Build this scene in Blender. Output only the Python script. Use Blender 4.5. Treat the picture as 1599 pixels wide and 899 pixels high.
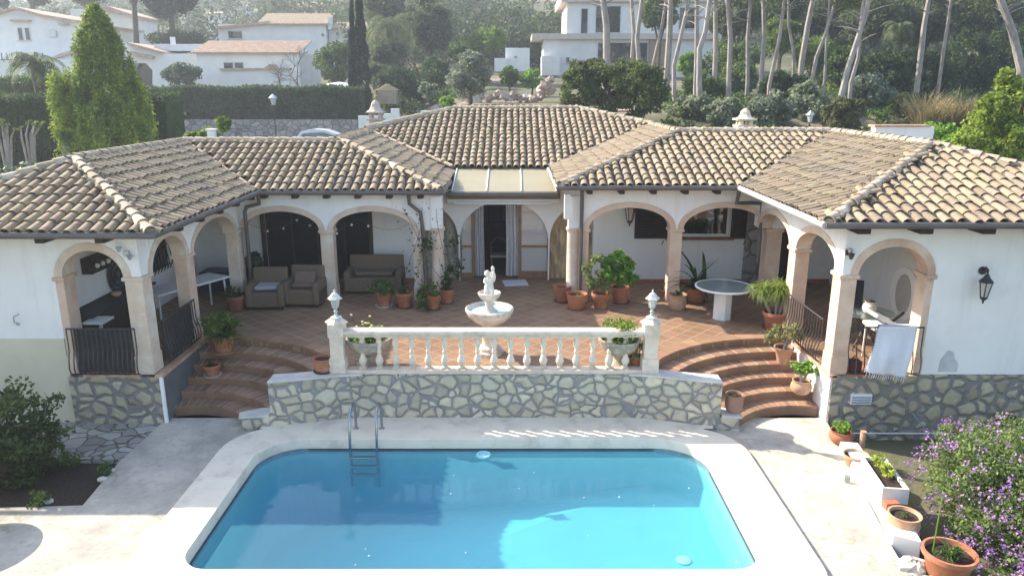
import bpy, bmesh, math, random
import numpy as np
from mathutils import Vector, Matrix
R = math.radians
for o in list(bpy.data.objects):
    bpy.data.objects.remove(o)
SC = bpy.context.scene
COL = SC.collection
# ---------------------------------------------------------------- camera
CAMZ, PITCH, FOC = 5.8, 15.0, 1160.0
cam_d = bpy.data.cameras.new('camera')
cam = bpy.data.objects.new('camera', cam_d)
COL.objects.link(cam)
cam.location = (0, 0, CAMZ)
cam.rotation_euler = (R(90 - PITCH), 0, 0)
cam_d.sensor_width = 36
cam_d.lens = FOC / 1599 * 36
cam_d.clip_start = 0.1
cam_d.clip_end = 4000
SC.camera = cam
# ---------------------------------------------------------------- light
SUN = Vector((-1.27, 0.68, 1.0)).normalized()      # towards the sun
W = bpy.data.worlds.new('World')
SC.world = W
W.use_nodes = True
wn = W.node_tree.nodes
sky = wn.new('ShaderNodeTexSky')
sky.sky_type = 'NISHITA'
sky.sun_disc = False
sky.sun_elevation = math.asin(SUN.z)
sky.sun_rotation = math.atan2(SUN.x, SUN.y)
sky.air_density = 1.1
sky.dust_density = 1.6
sky.ozone_density = 1.0
bg = wn['Background']
bg.inputs['Strength'].default_value = 0.15
W.node_tree.links.new(sky.outputs[0], bg.inputs[0])
sd = bpy.data.lights.new('sun', 'SUN')
sun = bpy.data.objects.new('sun', sd)
COL.objects.link(sun)
sun.rotation_euler = SUN.to_track_quat('Z', 'Y').to_euler()
sun.location = (-30, 20, 40)
sd.energy = 4.7
sd.angle = R(0.55)
sd.color = (1.0, 0.90, 0.76)
SC.view_settings.view_transform = 'Standard'
SC.view_settings.look = 'None'
SC.view_settings.gamma = 1
SC.view_settings.exposure = 1.34
SC.render.engine = 'CYCLES'
cy = SC.cycles
cy.use_denoising = True
cy.max_bounces = 7
cy.diffuse_bounces = 3
cy.glossy_bounces = 3
cy.transmission_bounces = 4
cy.transparent_max_bounces = 16
cy.volume_bounces = 0
cy.caustics_reflective = False
cy.caustics_refractive = False
# ---------------------------------------------------------------- helpers
_T = R(PITCH)
def _ray(x, y):
    v = (449.5 - y) / FOC
    return ((x - 799.5) / FOC, math.cos(_T) + v * math.sin(_T), v * math.cos(_T) - math.sin(_T))
def G(x, y, z=0.0):                      # photo point lying on the level z
    r = _ray(x, y); t = (z - CAMZ) / r[2]
    return (r[0] * t, r[1] * t, z)
def P(x, y, Y):                          # photo point at distance Y
    r = _ray(x, y); t = Y / r[1]
    return (r[0] * t, Y, CAMZ + r[2] * t)

ORIG = {}
def tag(o, label=None, cat=None, group=None, kind=None):
    if label: o['label'] = label
    if cat: o['category'] = cat
    if group: o['group'] = group
    if kind: o['kind'] = kind
    return o
def thing(name, loc, label, cat, group=None, rz=0.0):
    o = bpy.data.objects.new(name, None)
    COL.objects.link(o)
    o.location = loc
    o.rotation_euler = (0, 0, rz)
    o.empty_display_size = 0.2
    ORIG[o.name] = Vector(loc)
    return tag(o, label, cat, group)

class MB:
    def __init__(s):
        s.v = []; s.f = []; s.arr = []
    def box(s, c, d, rz=0.0, m=None):
        n = len(s.v)
        ca, sa = math.cos(rz), math.sin(rz)
        for dx in (-.5, .5):
            for dy in (-.5, .5):
                for dz in (-.5, .5):
                    x, y, z = dx * d[0], dy * d[1], dz * d[2]
                    if m: x, y, z = m @ Vector((x, y, z))
                    s.v.append((c[0] + x * ca - y * sa, c[1] + x * sa + y * ca, c[2] + z))
        for q in ((0, 1, 3, 2), (4, 6, 7, 5), (0, 4, 5, 1), (2, 3, 7, 6), (0, 2, 6, 4), (1, 5, 7, 3)):
            s.f.append(tuple(n + i for i in q))
        return s
    def b2(s, x0, x1, y0, y1, z0, z1):
        return s.box(((x0 + x1) / 2, (y0 + y1) / 2, (z0 + z1) / 2), (abs(x1 - x0), abs(y1 - y0), abs(z1 - z0)))
    def poly(s, pts):
        n = len(s.v); s.v += [tuple(p) for p in pts]; s.f.append(tuple(range(n, n + len(pts)))); return s
    def prism(s, pts, z0, z1):
        n = len(s.v); k = len(pts)
        s.v += [(p[0], p[1], z0) for p in pts] + [(p[0], p[1], z1) for p in pts]
        s.f.append(tuple(range(n + k - 1, n - 1, -1))); s.f.append(tuple(range(n + k, n + 2 * k)))
        for i in range(k):
            j = (i + 1) % k
            s.f.append((n + i, n + j, n + k + j, n + k + i))
        return s
    def tube(s, pts, r, n=8, cap=True):
        pts = [Vector(p) for p in pts]
        rr = r if isinstance(r, (list, tuple)) else [r] * len(pts)
        b = len(s.v); prev = None
        for i, p in enumerate(pts):
            if i == 0: t = pts[1] - p
            elif i == len(pts) - 1: t = p - pts[i - 1]
            else: t = (pts[i + 1] - p).normalized() + (p - pts[i - 1]).normalized()
            if t.length < 1e-9: t = Vector((0, 0, 1))
            t.normalize()
            if prev is None:
                u = t.orthogonal().normalized()
            else:
                u = prev - t * prev.dot(t)
                u = t.orthogonal().normalized() if u.length < 1e-6 else u.normalized()
            prev = u; w = t.cross(u)
            for k in range(n):
                a = 2 * math.pi * k / n
                q = p + (u * math.cos(a) + w * math.sin(a)) * rr[i]
                s.v.append(tuple(q))
        for i in range(len(pts) - 1):
            for k in range(n):
                j = (k + 1) % n
                s.f.append((b + i * n + k, b + i * n + j, b + (i + 1) * n + j, b + (i + 1) * n + k))
        if cap:
            s.f.append(tuple(b + k for k in range(n - 1, -1, -1)))
            e = b + (len(pts) - 1) * n
            s.f.append(tuple(e + k for k in range(n)))
        return s
    def lathe(s, prof, c=(0, 0, 0), n=24, cap=True, flute=0, fd=0.0, wob=None):
        b = len(s.v)
        for (r, z) in prof:
            for k in range(n):
                a = 2 * math.pi * k / n
                q = r * (1 + (fd * math.cos(flute * a) if flute else 0))
                s.v.append((c[0] + q * math.cos(a), c[1] + q * math.sin(a), c[2] + z))
        for i in range(len(prof) - 1):
            for k in range(n):
                j = (k + 1) % n
                s.f.append((b + i * n + k, b + i * n + j, b + (i + 1) * n + j, b + (i + 1) * n + k))
        if cap:
            s.f.append(tuple(b + k for k in range(n - 1, -1, -1)))
            e = b + (len(prof) - 1) * n
            s.f.append(tuple(e + k for k in range(n)))
        return s
    def ball(s, c, r, n=10, sq=(1, 1, 1)):
        b = len(s.v); m = n // 2 + 1
        for i in range(m + 1):
            th = math.pi * i / m
            for k in range(n):
                a = 2 * math.pi * k / n
                s.v.append((c[0] + r * sq[0] * math.sin(th) * math.cos(a), c[1] + r * sq[1] * math.sin(th) * math.sin(a), c[2] - r * sq[2] * math.cos(th)))
        for i in range(m):
            for k in range(n):
                j = (k + 1) % n
                s.f.append((b + i * n + k, b + i * n + j, b + (i + 1) * n + j, b + (i + 1) * n + k))
        return s
    def quads(s, A):                      # numpy array (n,4,3)
        s.arr.append(np.asarray(A, dtype=np.float32)); return s
    def build(s, name, mat, parent=None, origin=None, smooth=False, bevel=0.0, kind=None):
        if parent is not None:
            org = ORIG[parent.name]
        else:
            org = Vector(origin) if origin is not None else Vector((0, 0, 0))
        V = np.array(s.v, dtype=np.float32).reshape(-1, 3)
        me = bpy.data.meshes.new(name)
        if s.arr:
            A = np.concatenate(s.arr).reshape(-1, 3)
            nv = len(V) + len(A); nq = len(A) // 4
            allv = np.concatenate([V, A]) - np.array(org, dtype=np.float32)
            lens = [len(f) for f in s.f]
            loops = [i for f in s.f for i in f]
            tot = np.array(lens + [4] * nq, dtype=np.int32)
            li = np.concatenate([np.array(loops, dtype=np.int32), np.arange(len(V), nv, dtype=np.int32)])
            st = np.concatenate([[0], np.cumsum(tot)[:-1]]).astype(np.int32)
            me.vertices.add(nv); me.vertices.foreach_set('co', allv.astype(np.float32).ravel())
            me.loops.add(len(li)); me.loops.foreach_set('vertex_index', li)
            me.polygons.add(len(tot)); me.polygons.foreach_set('loop_start', st)
            me.polygons.foreach_set('loop_total', tot)
            me.update(calc_edges=True)
        else:
            me.from_pydata((V - np.array(org, dtype=np.float32)).tolist(), [], s.f)
        for m in (mat if isinstance(mat, (list, tuple)) else [mat]):
            me.materials.append(m)
        if smooth:
            me.polygons.foreach_set('use_smooth', [True] * len(me.polygons))
            me.set_sharp_from_angle(angle=R(42))
        o = bpy.data.objects.new(name, me)
        COL.objects.link(o)
        if parent is not None:
            o.parent = parent
        else:
            o.location = org
        ORIG[o.name] = org
        if bevel:
            bv = o.modifiers.new('bevel', 'BEVEL'); bv.width = bevel; bv.segments = 2; bv.limit_method = 'ANGLE'
        if kind: o['kind'] = kind
        return o
def copy_tree(o, parent=None):
    c = o.copy(); COL.objects.link(c)
    if parent is not None: c.parent = parent
    ORIG[c.name] = ORIG.get(o.name, Vector((0, 0, 0)))
    for ch in list(o.children): copy_tree(ch, c)
    return c
def dup(o, loc, rz=0.0, label=None, group=None, sc=None):
    c = copy_tree(o); c.location = loc; c.rotation_euler = (0, 0, rz)
    if label: c['label'] = label
    if group: c['group'] = group
    if sc: c.scale = (sc, sc, sc)
    return c

# ---------------------------------------------------------------- materials
def _nt(name):
    m = bpy.data.materials.new(name); m.use_nodes = True
    nt = m.node_tree
    return m, nt, nt.nodes['Principled BSDF'], nt.nodes['Material Output']
def N(nt, t, **k):
    n = nt.nodes.new('ShaderNode' + t)
    for a, b in k.items(): setattr(n, a, b)
    return n
def coords(nt, scale=(1, 1, 1), rot=(0, 0, 0)):
    tc = N(nt, 'TexCoord'); mp = N(nt, 'Mapping')
    mp.inputs['Scale'].default_value = scale; mp.inputs['Rotation'].default_value = rot
    nt.links.new(tc.outputs['Object'], mp.inputs[0])
    return mp.outputs[0]
def noise(nt, vec, scale, detail=5, rough=.55):
    n = N(nt, 'TexNoise'); n.inputs['Scale'].default_value = scale
    n.inputs['Detail'].default_value = detail; n.inputs['Roughness'].default_value = rough
    nt.links.new(vec, n.inputs['Vector'])
    return n.outputs['Fac']
def ramp(nt, fac, a, b, ca=(0, 0, 0, 1), cb=(1, 1, 1, 1)):
    r = N(nt, 'ValToRGB'); e = r.color_ramp.elements
    e[0].position = a; e[1].position = b; e[0].color = ca; e[1].color = cb
    nt.links.new(fac, r.inputs[0]); return r.outputs[0]
def mix(nt, fac, a, b, mode='MIX'):
    n = N(nt, 'Mix', data_type='RGBA', blend_type=mode)
    for s_, v in ((n.inputs[0], fac), (n.inputs[6], a), (n.inputs[7], b)):
        if isinstance(v, (int, float)): s_.default_value = v
        elif isinstance(v, (tuple, list)): s_.default_value = (*v[:3], 1)
        else: nt.links.new(v, s_)
    return n.outputs[2]
def bump(nt, h, bsdf, strength=.3, dist=.02):
    b = N(nt, 'Bump'); b.inputs['Strength'].default_value = strength; b.inputs['Distance'].default_value = dist
    nt.links.new(h, b.inputs['Height']); nt.links.new(b.outputs[0], bsdf.inputs['Normal'])
    return b
def mat(name, c1, c2=None, rough=.8, s1=2.0, lo=.35, hi=.65, isl=0.0, b=.25, bs=30, bd=.01, spec=.3, metal=0.0, c3=None, s3=.6, stretch=(1, 1, 1), trans=0.0):
    m, nt, p, out = _nt(name)
    p.inputs['Roughness'].default_value = rough
    p.inputs['Specular IOR Level'].default_value = spec
    p.inputs['Metallic'].default_value = metal
    v = coords(nt, stretch)
    if c2 is None: c2 = tuple(x * .78 for x in c1)
    f = ramp(nt, noise(nt, v, s1), lo, hi)
    c = mix(nt, f, c1, c2)
    if c3 is not None:
        g = ramp(nt, noise(nt, v, s3, 6, .65), .5, .68)
        c = mix(nt, g, c, c3)
    if isl:
        ge = N(nt, 'NewGeometry')
        hs = N(nt, 'HueSaturation')
        mr = N(nt, 'MapRange'); mr.inputs[3].default_value = 1 - isl; mr.inputs[4].default_value = 1 + isl
        nt.links.new(ge.outputs['Random Per Island'], mr.inputs[0])
        nt.links.new(mr.outputs[0], hs.inputs['Value'])
        w = N(nt, 'TexWhiteNoise', noise_dimensions='1D'); nt.links.new(ge.outputs['Random Per Island'], w.inputs['W'])
        m2 = N(nt, 'MapRange'); m2.inputs[3].default_value = .5 - isl * .06; m2.inputs[4].default_value = .5 + isl * .06
        nt.links.new(w.outputs['Value'], m2.inputs[0]); nt.links.new(m2.outputs[0], hs.inputs['Hue'])
        nt.links.new(c, hs.inputs['Color']); c = hs.outputs[0]
    nt.links.new(c, p.inputs['Base Color'])
    if b: bump(nt, noise(nt, v, bs, 6, .6), p, b, bd)
    if trans:
        tr = N(nt, 'BsdfTranslucent'); nt.links.new(c, tr.inputs[0])
        ms = N(nt, 'MixShader'); ms.inputs[0].default_value = trans
        nt.links.new(p.outputs[0], ms.inputs[1]); nt.links.new(tr.outputs[0], ms.inputs[2])
        nt.links.new(ms.outputs[0], out.inputs[0])
    return m
def stone_mat(name, stone_a, stone_b, mortar, scale=3.6, edge=.06, flat=False):
    m, nt, p, out = _nt(name)
    p.inputs['Roughness'].default_value = .9; p.inputs['Specular IOR Level'].default_value = .15
    v0 = coords(nt, (1, 1, 1.15))
    nz = N(nt, 'TexNoise'); nz.inputs['Scale'].default_value = 2.2; nt.links.new(v0, nz.inputs['Vector'])
    vm = N(nt, 'VectorMath', operation='MULTIPLY_ADD'); vm.inputs[1].default_value = (.22, .22, .22)
    nt.links.new(nz.outputs['Color'], vm.inputs[0]); nt.links.new(v0, vm.inputs[2])
    v = vm.outputs[0]
    e = N(nt, 'TexVoronoi', feature='DISTANCE_TO_EDGE'); e.inputs['Scale'].default_value = scale
    c = N(nt, 'TexVoronoi', feature='F1'); c.inputs['Scale'].default_value = scale
    for q in (e, c): nt.links.new(v, q.inputs['Vector']); q.inputs['Randomness'].default_value = .92
    sp = N(nt, 'SeparateColor'); nt.links.new(c.outputs['Color'], sp.inputs[0])
    sc_ = mix(nt, sp.outputs[0], stone_a, stone_b)
    gr = ramp(nt, noise(nt, v0, 9, 6), .35, .7)
    sc_ = mix(nt, mixv(nt, gr, .35), sc_, tuple(x * .55 for x in stone_b))
    hs = N(nt, 'HueSaturation'); mr = N(nt, 'MapRange'); mr.inputs[3].default_value = .72; mr.inputs[4].default_value = 1.15
    nt.links.new(sp.outputs[1], mr.inputs[0]); nt.links.new(mr.outputs[0], hs.inputs['Value']); nt.links.new(sc_, hs.inputs['Color'])
    en = N(nt, 'Math', operation='MULTIPLY_ADD'); en.inputs[1].default_value = edge * 1.1; nt.links.new(noise(nt, v0, 6, 5), en.inputs[0]); nt.links.new(e.outputs['Distance'], en.inputs[2])
    k = ramp(nt, en.outputs[0], edge * 1.5, edge * 1.5 + .03)
    mo = mix(nt, ramp(nt, noise(nt, v0, 5), .3, .7), mortar, tuple(x * .7 for x in mortar))
    col = mix(nt, k, mo, hs.outputs[0])
    nt.links.new(col, p.inputs['Base Color'])
    h = N(nt, 'Math', operation='MULTIPLY_ADD'); h.inputs[1].default_value = .25
    nt.links.new(noise(nt, v0, 22, 6), h.inputs[0])
    kk = ramp(nt, e.outputs['Distance'], edge * .5, edge + .13)
    nt.links.new(kk, h.inputs[2])
    bump(nt, h.outputs[0], p, .3 if flat else .85, .04)
    return m
def mixv(nt, a, f):
    n = N(nt, 'Math', operation='MULTIPLY'); n.inputs[1].default_value = f
    nt.links.new(a, n.inputs[0]); return n.outputs[0]
def tile_mat(name, c1, c2, grout, size=.3, rot=0.0, w=None, gs=.018, off=0.0, rough=.55, bmp=.3):
    m, nt, p, out = _nt(name)
    p.inputs['Roughness'].default_value = rough; p.inputs['Specular IOR Level'].default_value = .3
    v = coords(nt, (1, 1, 1), (0, 0, rot))
    br = N(nt, 'TexBrick'); br.offset = off; br.inputs['Scale'].default_value = 1
    br.inputs['Mortar Size'].default_value = gs; br.inputs['Mortar Smooth'].default_value = .1
    br.inputs['Brick Width'].default_value = w or size; br.inputs['Row Height'].default_value = size
    br.inputs['Color1'].default_value = (*c1, 1); br.inputs['Color2'].default_value = (*c2, 1); br.inputs['Mortar'].default_value = (*grout, 1)
    br.inputs['Bias'].default_value = 0
    nt.links.new(v, br.inputs['Vector'])
    f = ramp(nt, noise(nt, v, 1.1, 6, .6), .35, .7)
    c = mix(nt, mixv(nt, f, .45), br.outputs['Color'], tuple(x * .6 for x in c2))
    nt.links.new(c, p.inputs['Base Color'])
    inv = N(nt, 'Math', operation='SUBTRACT'); inv.inputs[0].default_value = 1; nt.links.new(br.outputs['Fac'], inv.inputs[1])
    bump(nt, inv.outputs[0], p, bmp, .01)
    return m

STUCCO = mat('white_stucco', (.84, .835, .82), (.78, .77, .75), .9, s1=1.2, b=.25, bs=60, bd=.006, spec=.15, c3=(.72, .70, .66), s3=.8)
def stucco_mat(name, a, b, dirt):
    m, nt, p, out = _nt(name)
    p.inputs['Roughness'].default_value = .92; p.inputs['Specular IOR Level'].default_value = .12
    v = coords(nt); vs = coords(nt, (7, 7, .55)); vl = coords(nt, (1, 1, 1))
    c = mix(nt, ramp(nt, noise(nt, v, 1.3, 6), .3, .7), a, b)
    st = ramp(nt, noise(nt, vs, 1.0, 5, .6), .54, .78); c = mix(nt, mixv(nt, st, .5), c, dirt)
    bl = ramp(nt, noise(nt, vl, .8, 7, .7), .56, .66); c = mix(nt, mixv(nt, bl, .35), c, dirt)
    nt.links.new(c, p.inputs['Base Color'])
    h = N(nt, 'Math', operation='ADD'); nt.links.new(noise(nt, v, 70, 6), h.inputs[0]); nt.links.new(noise(nt, v, 7, 4), h.inputs[1])
    bump(nt, h.outputs[0], p, .3, .008)
    return m
STUCCO = stucco_mat('white_stucco_wall', (.85, .84, .82), (.80, .785, .76), (.66, .635, .59))
CREAM = mat('cream_render', (.66, .60, .45), (.60, .54, .40), .9, s1=2, b=.2, bs=60, bd=.006, spec=.15)
PINK = mat('pink_limestone', (.62, .43, .32), (.70, .55, .43), .85, s1=2.5, b=.35, bs=40, bd=.008, spec=.2, c3=(.50, .34, .26), s3=1.4)
PINKW = mat('pale_limestone', (.66, .54, .43), (.58, .45, .35), .85, s1=4, b=.35, bs=40, bd=.008, spec=.2, c3=(.70, .64, .55), s3=2.5)
CAST = mat('cast_stone', (.80, .67, .54), (.72, .59, .47), .85, s1=5, b=.3, bs=70, bd=.004, spec=.15, c3=(.56, .47, .38), s3=4)
URNST = mat('shaded_urn_stone', (.50, .43, .34), (.34, .29, .23), .9, s1=8, b=.4, bs=50, bd=.006, c3=(.26, .23, .19), s3=6)  # brown-dark version of the fountain stone; the urns' shade is coloured in
FOUNT = mat('fountain_stone', (.72, .66, .58), (.52, .46, .39), .85, s1=6, b=.4, bs=50, bd=.006, spec=.2, c3=(.40, .36, .30), s3=5)
STATUE = mat('statue_stone', (.78, .74, .68), (.60, .56, .50), .85, s1=9, b=.3, bs=60, bd=.004, spec=.2)
RUBBLE = stone_mat('rubble_stone', (.70, .60, .44), (.58, .52, .41), (.32, .31, .29), 4.4, .062)
RUBBLE2 = stone_mat('dark_rubble_stone', (.56, .48, .33), (.44, .39, .29), (.26, .245, .225), 3.8, .12)
FLAG = stone_mat('flagstone', (.42, .40, .36), (.34, .32, .29), (.16, .14, .11), 3.6, .03, True)
DRYST = stone_mat('grey_dry_stone', (.42, .39, .36), (.33, .30, .28), (.20, .185, .17), 2.2, .04)
TERRA = tile_mat('terracotta_floor', (.32, .195, .115), (.26, .15, .087), (.36, .265, .19), .30, R(42))
STEPT = tile_mat('terracotta_step', (.50, .22, .10), (.40, .165, .075), (.48, .33, .23), .33, 0, gs=.012)
COPE = mat('pool_coping_stone', (.80, .71, .58), (.74, .65, .52), .8, s1=3, b=.2, bs=80, bd=.003, spec=.2, c3=(.60, .51, .42), s3=2.2)
CAPST = mat('weathered_cap', (.66, .62, .56), (.50, .47, .43), .9, s1=3, b=.3, bs=40, bd=.006)
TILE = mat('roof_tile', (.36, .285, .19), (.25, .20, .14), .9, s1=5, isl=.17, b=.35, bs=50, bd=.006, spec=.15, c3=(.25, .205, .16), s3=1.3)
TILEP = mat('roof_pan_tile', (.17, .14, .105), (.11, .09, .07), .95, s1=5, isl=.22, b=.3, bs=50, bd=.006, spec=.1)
RIDGE = mat('ridge_tile', (.48, .39, .28), (.36, .29, .21), .9, s1=7, isl=.16, b=.35, bs=50, bd=.006, spec=.15, c3=(.66, .58, .46), s3=3)  # mortar-pale tiles, coloured lighter to carry sunlight along the ridges
UNDER = mat('roof_board', (.22, .17, .12), (.16, .12, .09), .9)
GUT = mat('gutter_metal', (.10, .085, .075), (.14, .12, .105), .45, b=0, spec=.5)
GUTLIT = mat('sunlit_gutter', (.62, .58, .52), (.52, .48, .42), .5, b=0, spec=.5)  # pale copy of the gutter metal, sunlight put into the colour
IRON = mat('black_iron', (.025, .025, .03), (.04, .038, .036), .5, b=0, spec=.5)
DARKW = mat('dark_wood', (.045, .03, .022), (.03, .02, .016), .6, s1=6, b=.2)
BROWNW = mat('brown_wood', (.30, .17, .09), (.22, .12, .06), .6, s1=6, b=.2, stretch=(6, 6, .6))
WEATH = mat('sunlit_weathered_plywood', (.66, .45, .25), (.26, .21, .15), .9, s1=2.4, lo=.42, hi=.6, b=.3, stretch=(3, 3, .8), c3=(.62, .43, .22), s3=1.0)  # weathered boards, lightened towards orange to stand for sun on them
GREYPLY = mat('grey_plywood', (.38, .34, .27), (.20, .18, .145), .9, s1=2.4, lo=.42, hi=.6, b=.3, stretch=(3, 3, .6))
POLY = mat('cream_panel', (.60, .55, .40), (.56, .51, .36), .5, s1=1.5, b=0, spec=.3, trans=.45)
WHITEP = mat('white_paint', (.80, .80, .78), (.74, .74, .72), .5, b=0, spec=.4)
TCOT = mat('terracotta_pot', (.42, .165, .085), (.34, .13, .07), .8, s1=6, b=.25, bs=60, bd=.004, c3=(.50, .27, .17), s3=4)
TCOTP = mat('pale_terracotta_pot', (.54, .33, .21), (.44, .25, .15), .85, s1=6, b=.25, bs=60, bd=.004, c3=(.62, .46, .34), s3=4)
TCOTD = mat('dark_terracotta_pot', (.28, .13, .08), (.22, .10, .06), .8, s1=6, b=.25, bs=60, bd=.004)
SOIL = mat('soil', (.06, .042, .03), (.035, .025, .018), .95, s1=20, b=.8, bs=60, bd=.02)
WICK = mat('wicker', (.19, .14, .095), (.125, .09, .062), .7, s1=60, b=.7, bs=140, bd=.006)
CUSH = mat('grey_cushion', (.34, .36, .40), (.42, .44, .48), .9, s1=30, b=.2)
DCUSH = mat('brown_cushion', (.16, .11, .085), (.20, .14, .11), .9, s1=10, b=.2)
CLOTHW = mat('white_cloth', (.66, .68, .72), (.60, .62, .66), .95, s1=40, b=.5, bs=120, bd=.004)
LACE = mat('lace_curtain', (.88, .87, .86), (.66, .65, .65), .95, s1=26, b=.2, trans=.2)
STEEL = mat('stainless_steel', (.34, .38, .42), (.28, .31, .35), .25, b=0, spec=.5, metal=1.0)
LAMPG = mat('verdigris_metal', (.38, .46, .44), (.55, .58, .55), .5, s1=8, b=.2)
PLASTW = mat('white_plastic', (.72, .72, .72), (.66, .66, .66), .4, b=0, spec=.5)
BLUEP = mat('pale_blue_glaze', (.30, .52, .66), (.45, .62, .72), .35, s1=7, b=0, spec=.5)
SHUT = mat('dark_shutter', (.05, .03, .025), (.035, .022, .018), .6, b=0)
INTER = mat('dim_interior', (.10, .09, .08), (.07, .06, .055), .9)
ALU = mat('aluminium', (.55, .58, .62), (.48, .5, .54), .4, b=0, metal=.6)
ROCKM = mat('pale_rock', (.62, .58, .52), (.48, .44, .39), .95, s1=4, b=.8, bs=12, bd=.05)
PROCK = mat('pink_rock', (.50, .38, .31), (.38, .28, .23), .95, s1=4, b=.8, bs=8, bd=.1)
BLACKM = mat('black_fabric', (.03, .032, .036), (.045, .046, .05), .9, b=.1)
CARP = mat('white_car_paint', (.75, .76, .78), (.72, .73, .75), .25, b=0, spec=.6)
def schlick(nt, f0, amt=1.0):
    lw = N(nt, 'LayerWeight'); lw.inputs['Blend'].default_value = .5
    pw = N(nt, 'Math', operation='POWER'); pw.inputs[1].default_value = 4.5
    nt.links.new(lw.outputs['Facing'], pw.inputs[0])
    ma = N(nt, 'Math', operation='MULTIPLY_ADD'); ma.inputs[1].default_value = (1 - f0) * amt; ma.inputs[2].default_value = f0
    nt.links.new(pw.outputs[0], ma.inputs[0]); return lw, ma.outputs[0]
def glass_mat(name, tint=(.02, .025, .03), a=.35, rough=.02):
    m, nt, p, out = _nt(name)
    t = N(nt, 'BsdfTransparent'); t.inputs[0].default_value = (.75, .8, .8, 1)
    g = N(nt, 'BsdfGlossy'); g.inputs['Roughness'].default_value = rough; g.inputs[0].default_value = (1, 1, 1, 1)
    d = N(nt, 'BsdfDiffuse'); d.inputs[0].default_value = (*tint, 1)
    m1 = N(nt, 'MixShader'); m1.inputs[0].default_value = a
    nt.links.new(t.outputs[0], m1.inputs[1]); nt.links.new(d.outputs[0], m1.inputs[2])
    lw, fr = schlick(nt, .06)
    ms = N(nt, 'MixShader'); nt.links.new(fr, ms.inputs[0])
    nt.links.new(m1.outputs[0], ms.inputs[1]); nt.links.new(g.outputs[0], ms.inputs[2])
    nt.links.new(ms.outputs[0], out.inputs[0]); return m
GLASS = glass_mat('window_glass')
CLEARG = glass_mat('clear_glass', (.3, .4, .4), .12)
DARKG = glass_mat('dark_glass', (.006, .011, .012), .96)
DOORG = mat('black_door_glass', (.006, .011, .012), (.010, .016, .018), .35, b=0, spec=.15)
MIRG = glass_mat('lacy_glass', (.58, .56, .54), .8)
TABG = mat('grey_table_glass', (.20, .25, .26), (.17, .21, .22), .12, b=0, spec=.7)

# foliage
def leafm(name, c, c2=None, isl=.35, tr=.42):
    c = tuple(min(.8, x * 1.25) for x in c); c2 = tuple(x * 1.25 for x in c2) if c2 else None
    return mat(name, c, c2 or tuple(x * .62 for x in c), .6, s1=1.3, isl=isl, b=0, spec=.18, trans=tr)
L_THUJA = leafm('thuja_leaf', (.24, .31, .03), (.09, .15, .02))
L_HEDGE = leafm('hedge_leaf', (.06, .095, .028), (.035, .06, .02))
L_HEDTOP = leafm('hedge_top_leaf', (.12, .17, .045))
L_DARK = leafm('dark_leaf', (.05, .085, .028))
L_MID = leafm('mid_leaf', (.10, .16, .04))
L_LIME = leafm('lime_leaf', (.17, .24, .035), (.10, .16, .03))
L_BRIGHT = leafm('bright_leaf', (.19, .34, .045), (.11, .21, .03))
L_OLIVE = leafm('olive_leaf', (.20, .23, .16), (.13, .16, .11))
L_GREY = leafm('grey_leaf', (.22, .25, .16), (.14, .17, .10))
L_PINE = leafm('pine_needle', (.12, .145, .055), (.06, .08, .032))
L_PALM = leafm('palm_frond', (.12, .15, .06), (.09, .11, .05))
L_SHINY = mat('shiny_leaf', (.09, .14, .05), (.06, .10, .035), .25, isl=.3, b=0, spec=.8, trans=.15)
L_STRAW = leafm('straw_leaf', (.34, .27, .13), (.24, .19, .09))
L_JADE = leafm('jade_leaf', (.28, .25, .12), (.19, .22, .09))
L_PURP = leafm('purple_flower', (.44, .25, .48), (.33, .17, .40), .3, .35)
L_YEL = leafm('yellow_flower', (.75, .68, .30), (.7, .6, .3), .15)
L_CYP = leafm('cypress_leaf', (.022, .042, .02), (.015, .03, .014))
BARK = mat('grey_bark', (.40, .36, .33), (.25, .22, .20), .95, s1=6, b=.6, bs=14, bd=.03, stretch=(1, 1, .3))
BARKD = mat('dark_bark', (.12, .095, .075), (.08, .065, .05), .95, s1=6, b=.6, bs=14, bd=.03, stretch=(1, 1, .3))
TWIG = mat('bare_twig', (.22, .18, .16), (.17, .14, .12), .95, b=0)
CORE = mat('foliage_core', (.018, .03, .012), (.012, .02, .008), 1.0, b=0)
# ---------------------------------------------------------------- terrain
def sst(a, b, x):
    t = min(1, max(0, (x - a) / (b - a))); return t * t * (3 - 2 * t)
HLP = [(-30, -.3), (20, .2), (30, 1.0), (50, 1.45), (54, 1.6), (58, 3.4), (80, 6.2), (100, 8), (150, 14), (250, 32), (400, 76), (520, 110)]
HRP = [(-30, -.3), (20, .3), (28, 1.6), (40, 4.4), (60, 5.2), (90, 7.2), (100, 8.2), (150, 14), (250, 32), (400, 76), (520, 110)]
def _ip(t, y):
    if y <= t[0][0]: return t[0][1]
    for (a, b), (c, d) in zip(t, t[1:]):
        if y <= c: return b + (d - b) * (y - a) / (c - a)
    return t[-1][1]
def gz(x, y):
    m = sst(-9, -4, x)
    z = _ip(HLP, y) * (1 - m) + _ip(HRP, y) * m
    if y < 24: z = min(z, -.35 if y < 13 else -.35 + (y - 13) * .05)
    if y > 90:
        k = min(1, (y - 90) / 160)
        z += k * (9 * math.sin(x * .011 + 1.3) + 5 * math.sin(x * .027 + y * .01) + 3 * math.sin(y * .03 + x * .02)) * min(1, y / 300)
    if -6.3 < x < 5.7 and y < 13 and y > 6: z = -2.0
    return z
xs = sorted(set([round(-60 + i * 1.5, 2) for i in range(81)] + [s * v for s in (-1, 1) for v in (65, 75, 90, 110, 140, 180, 230, 300, 400, 460)]))
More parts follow.
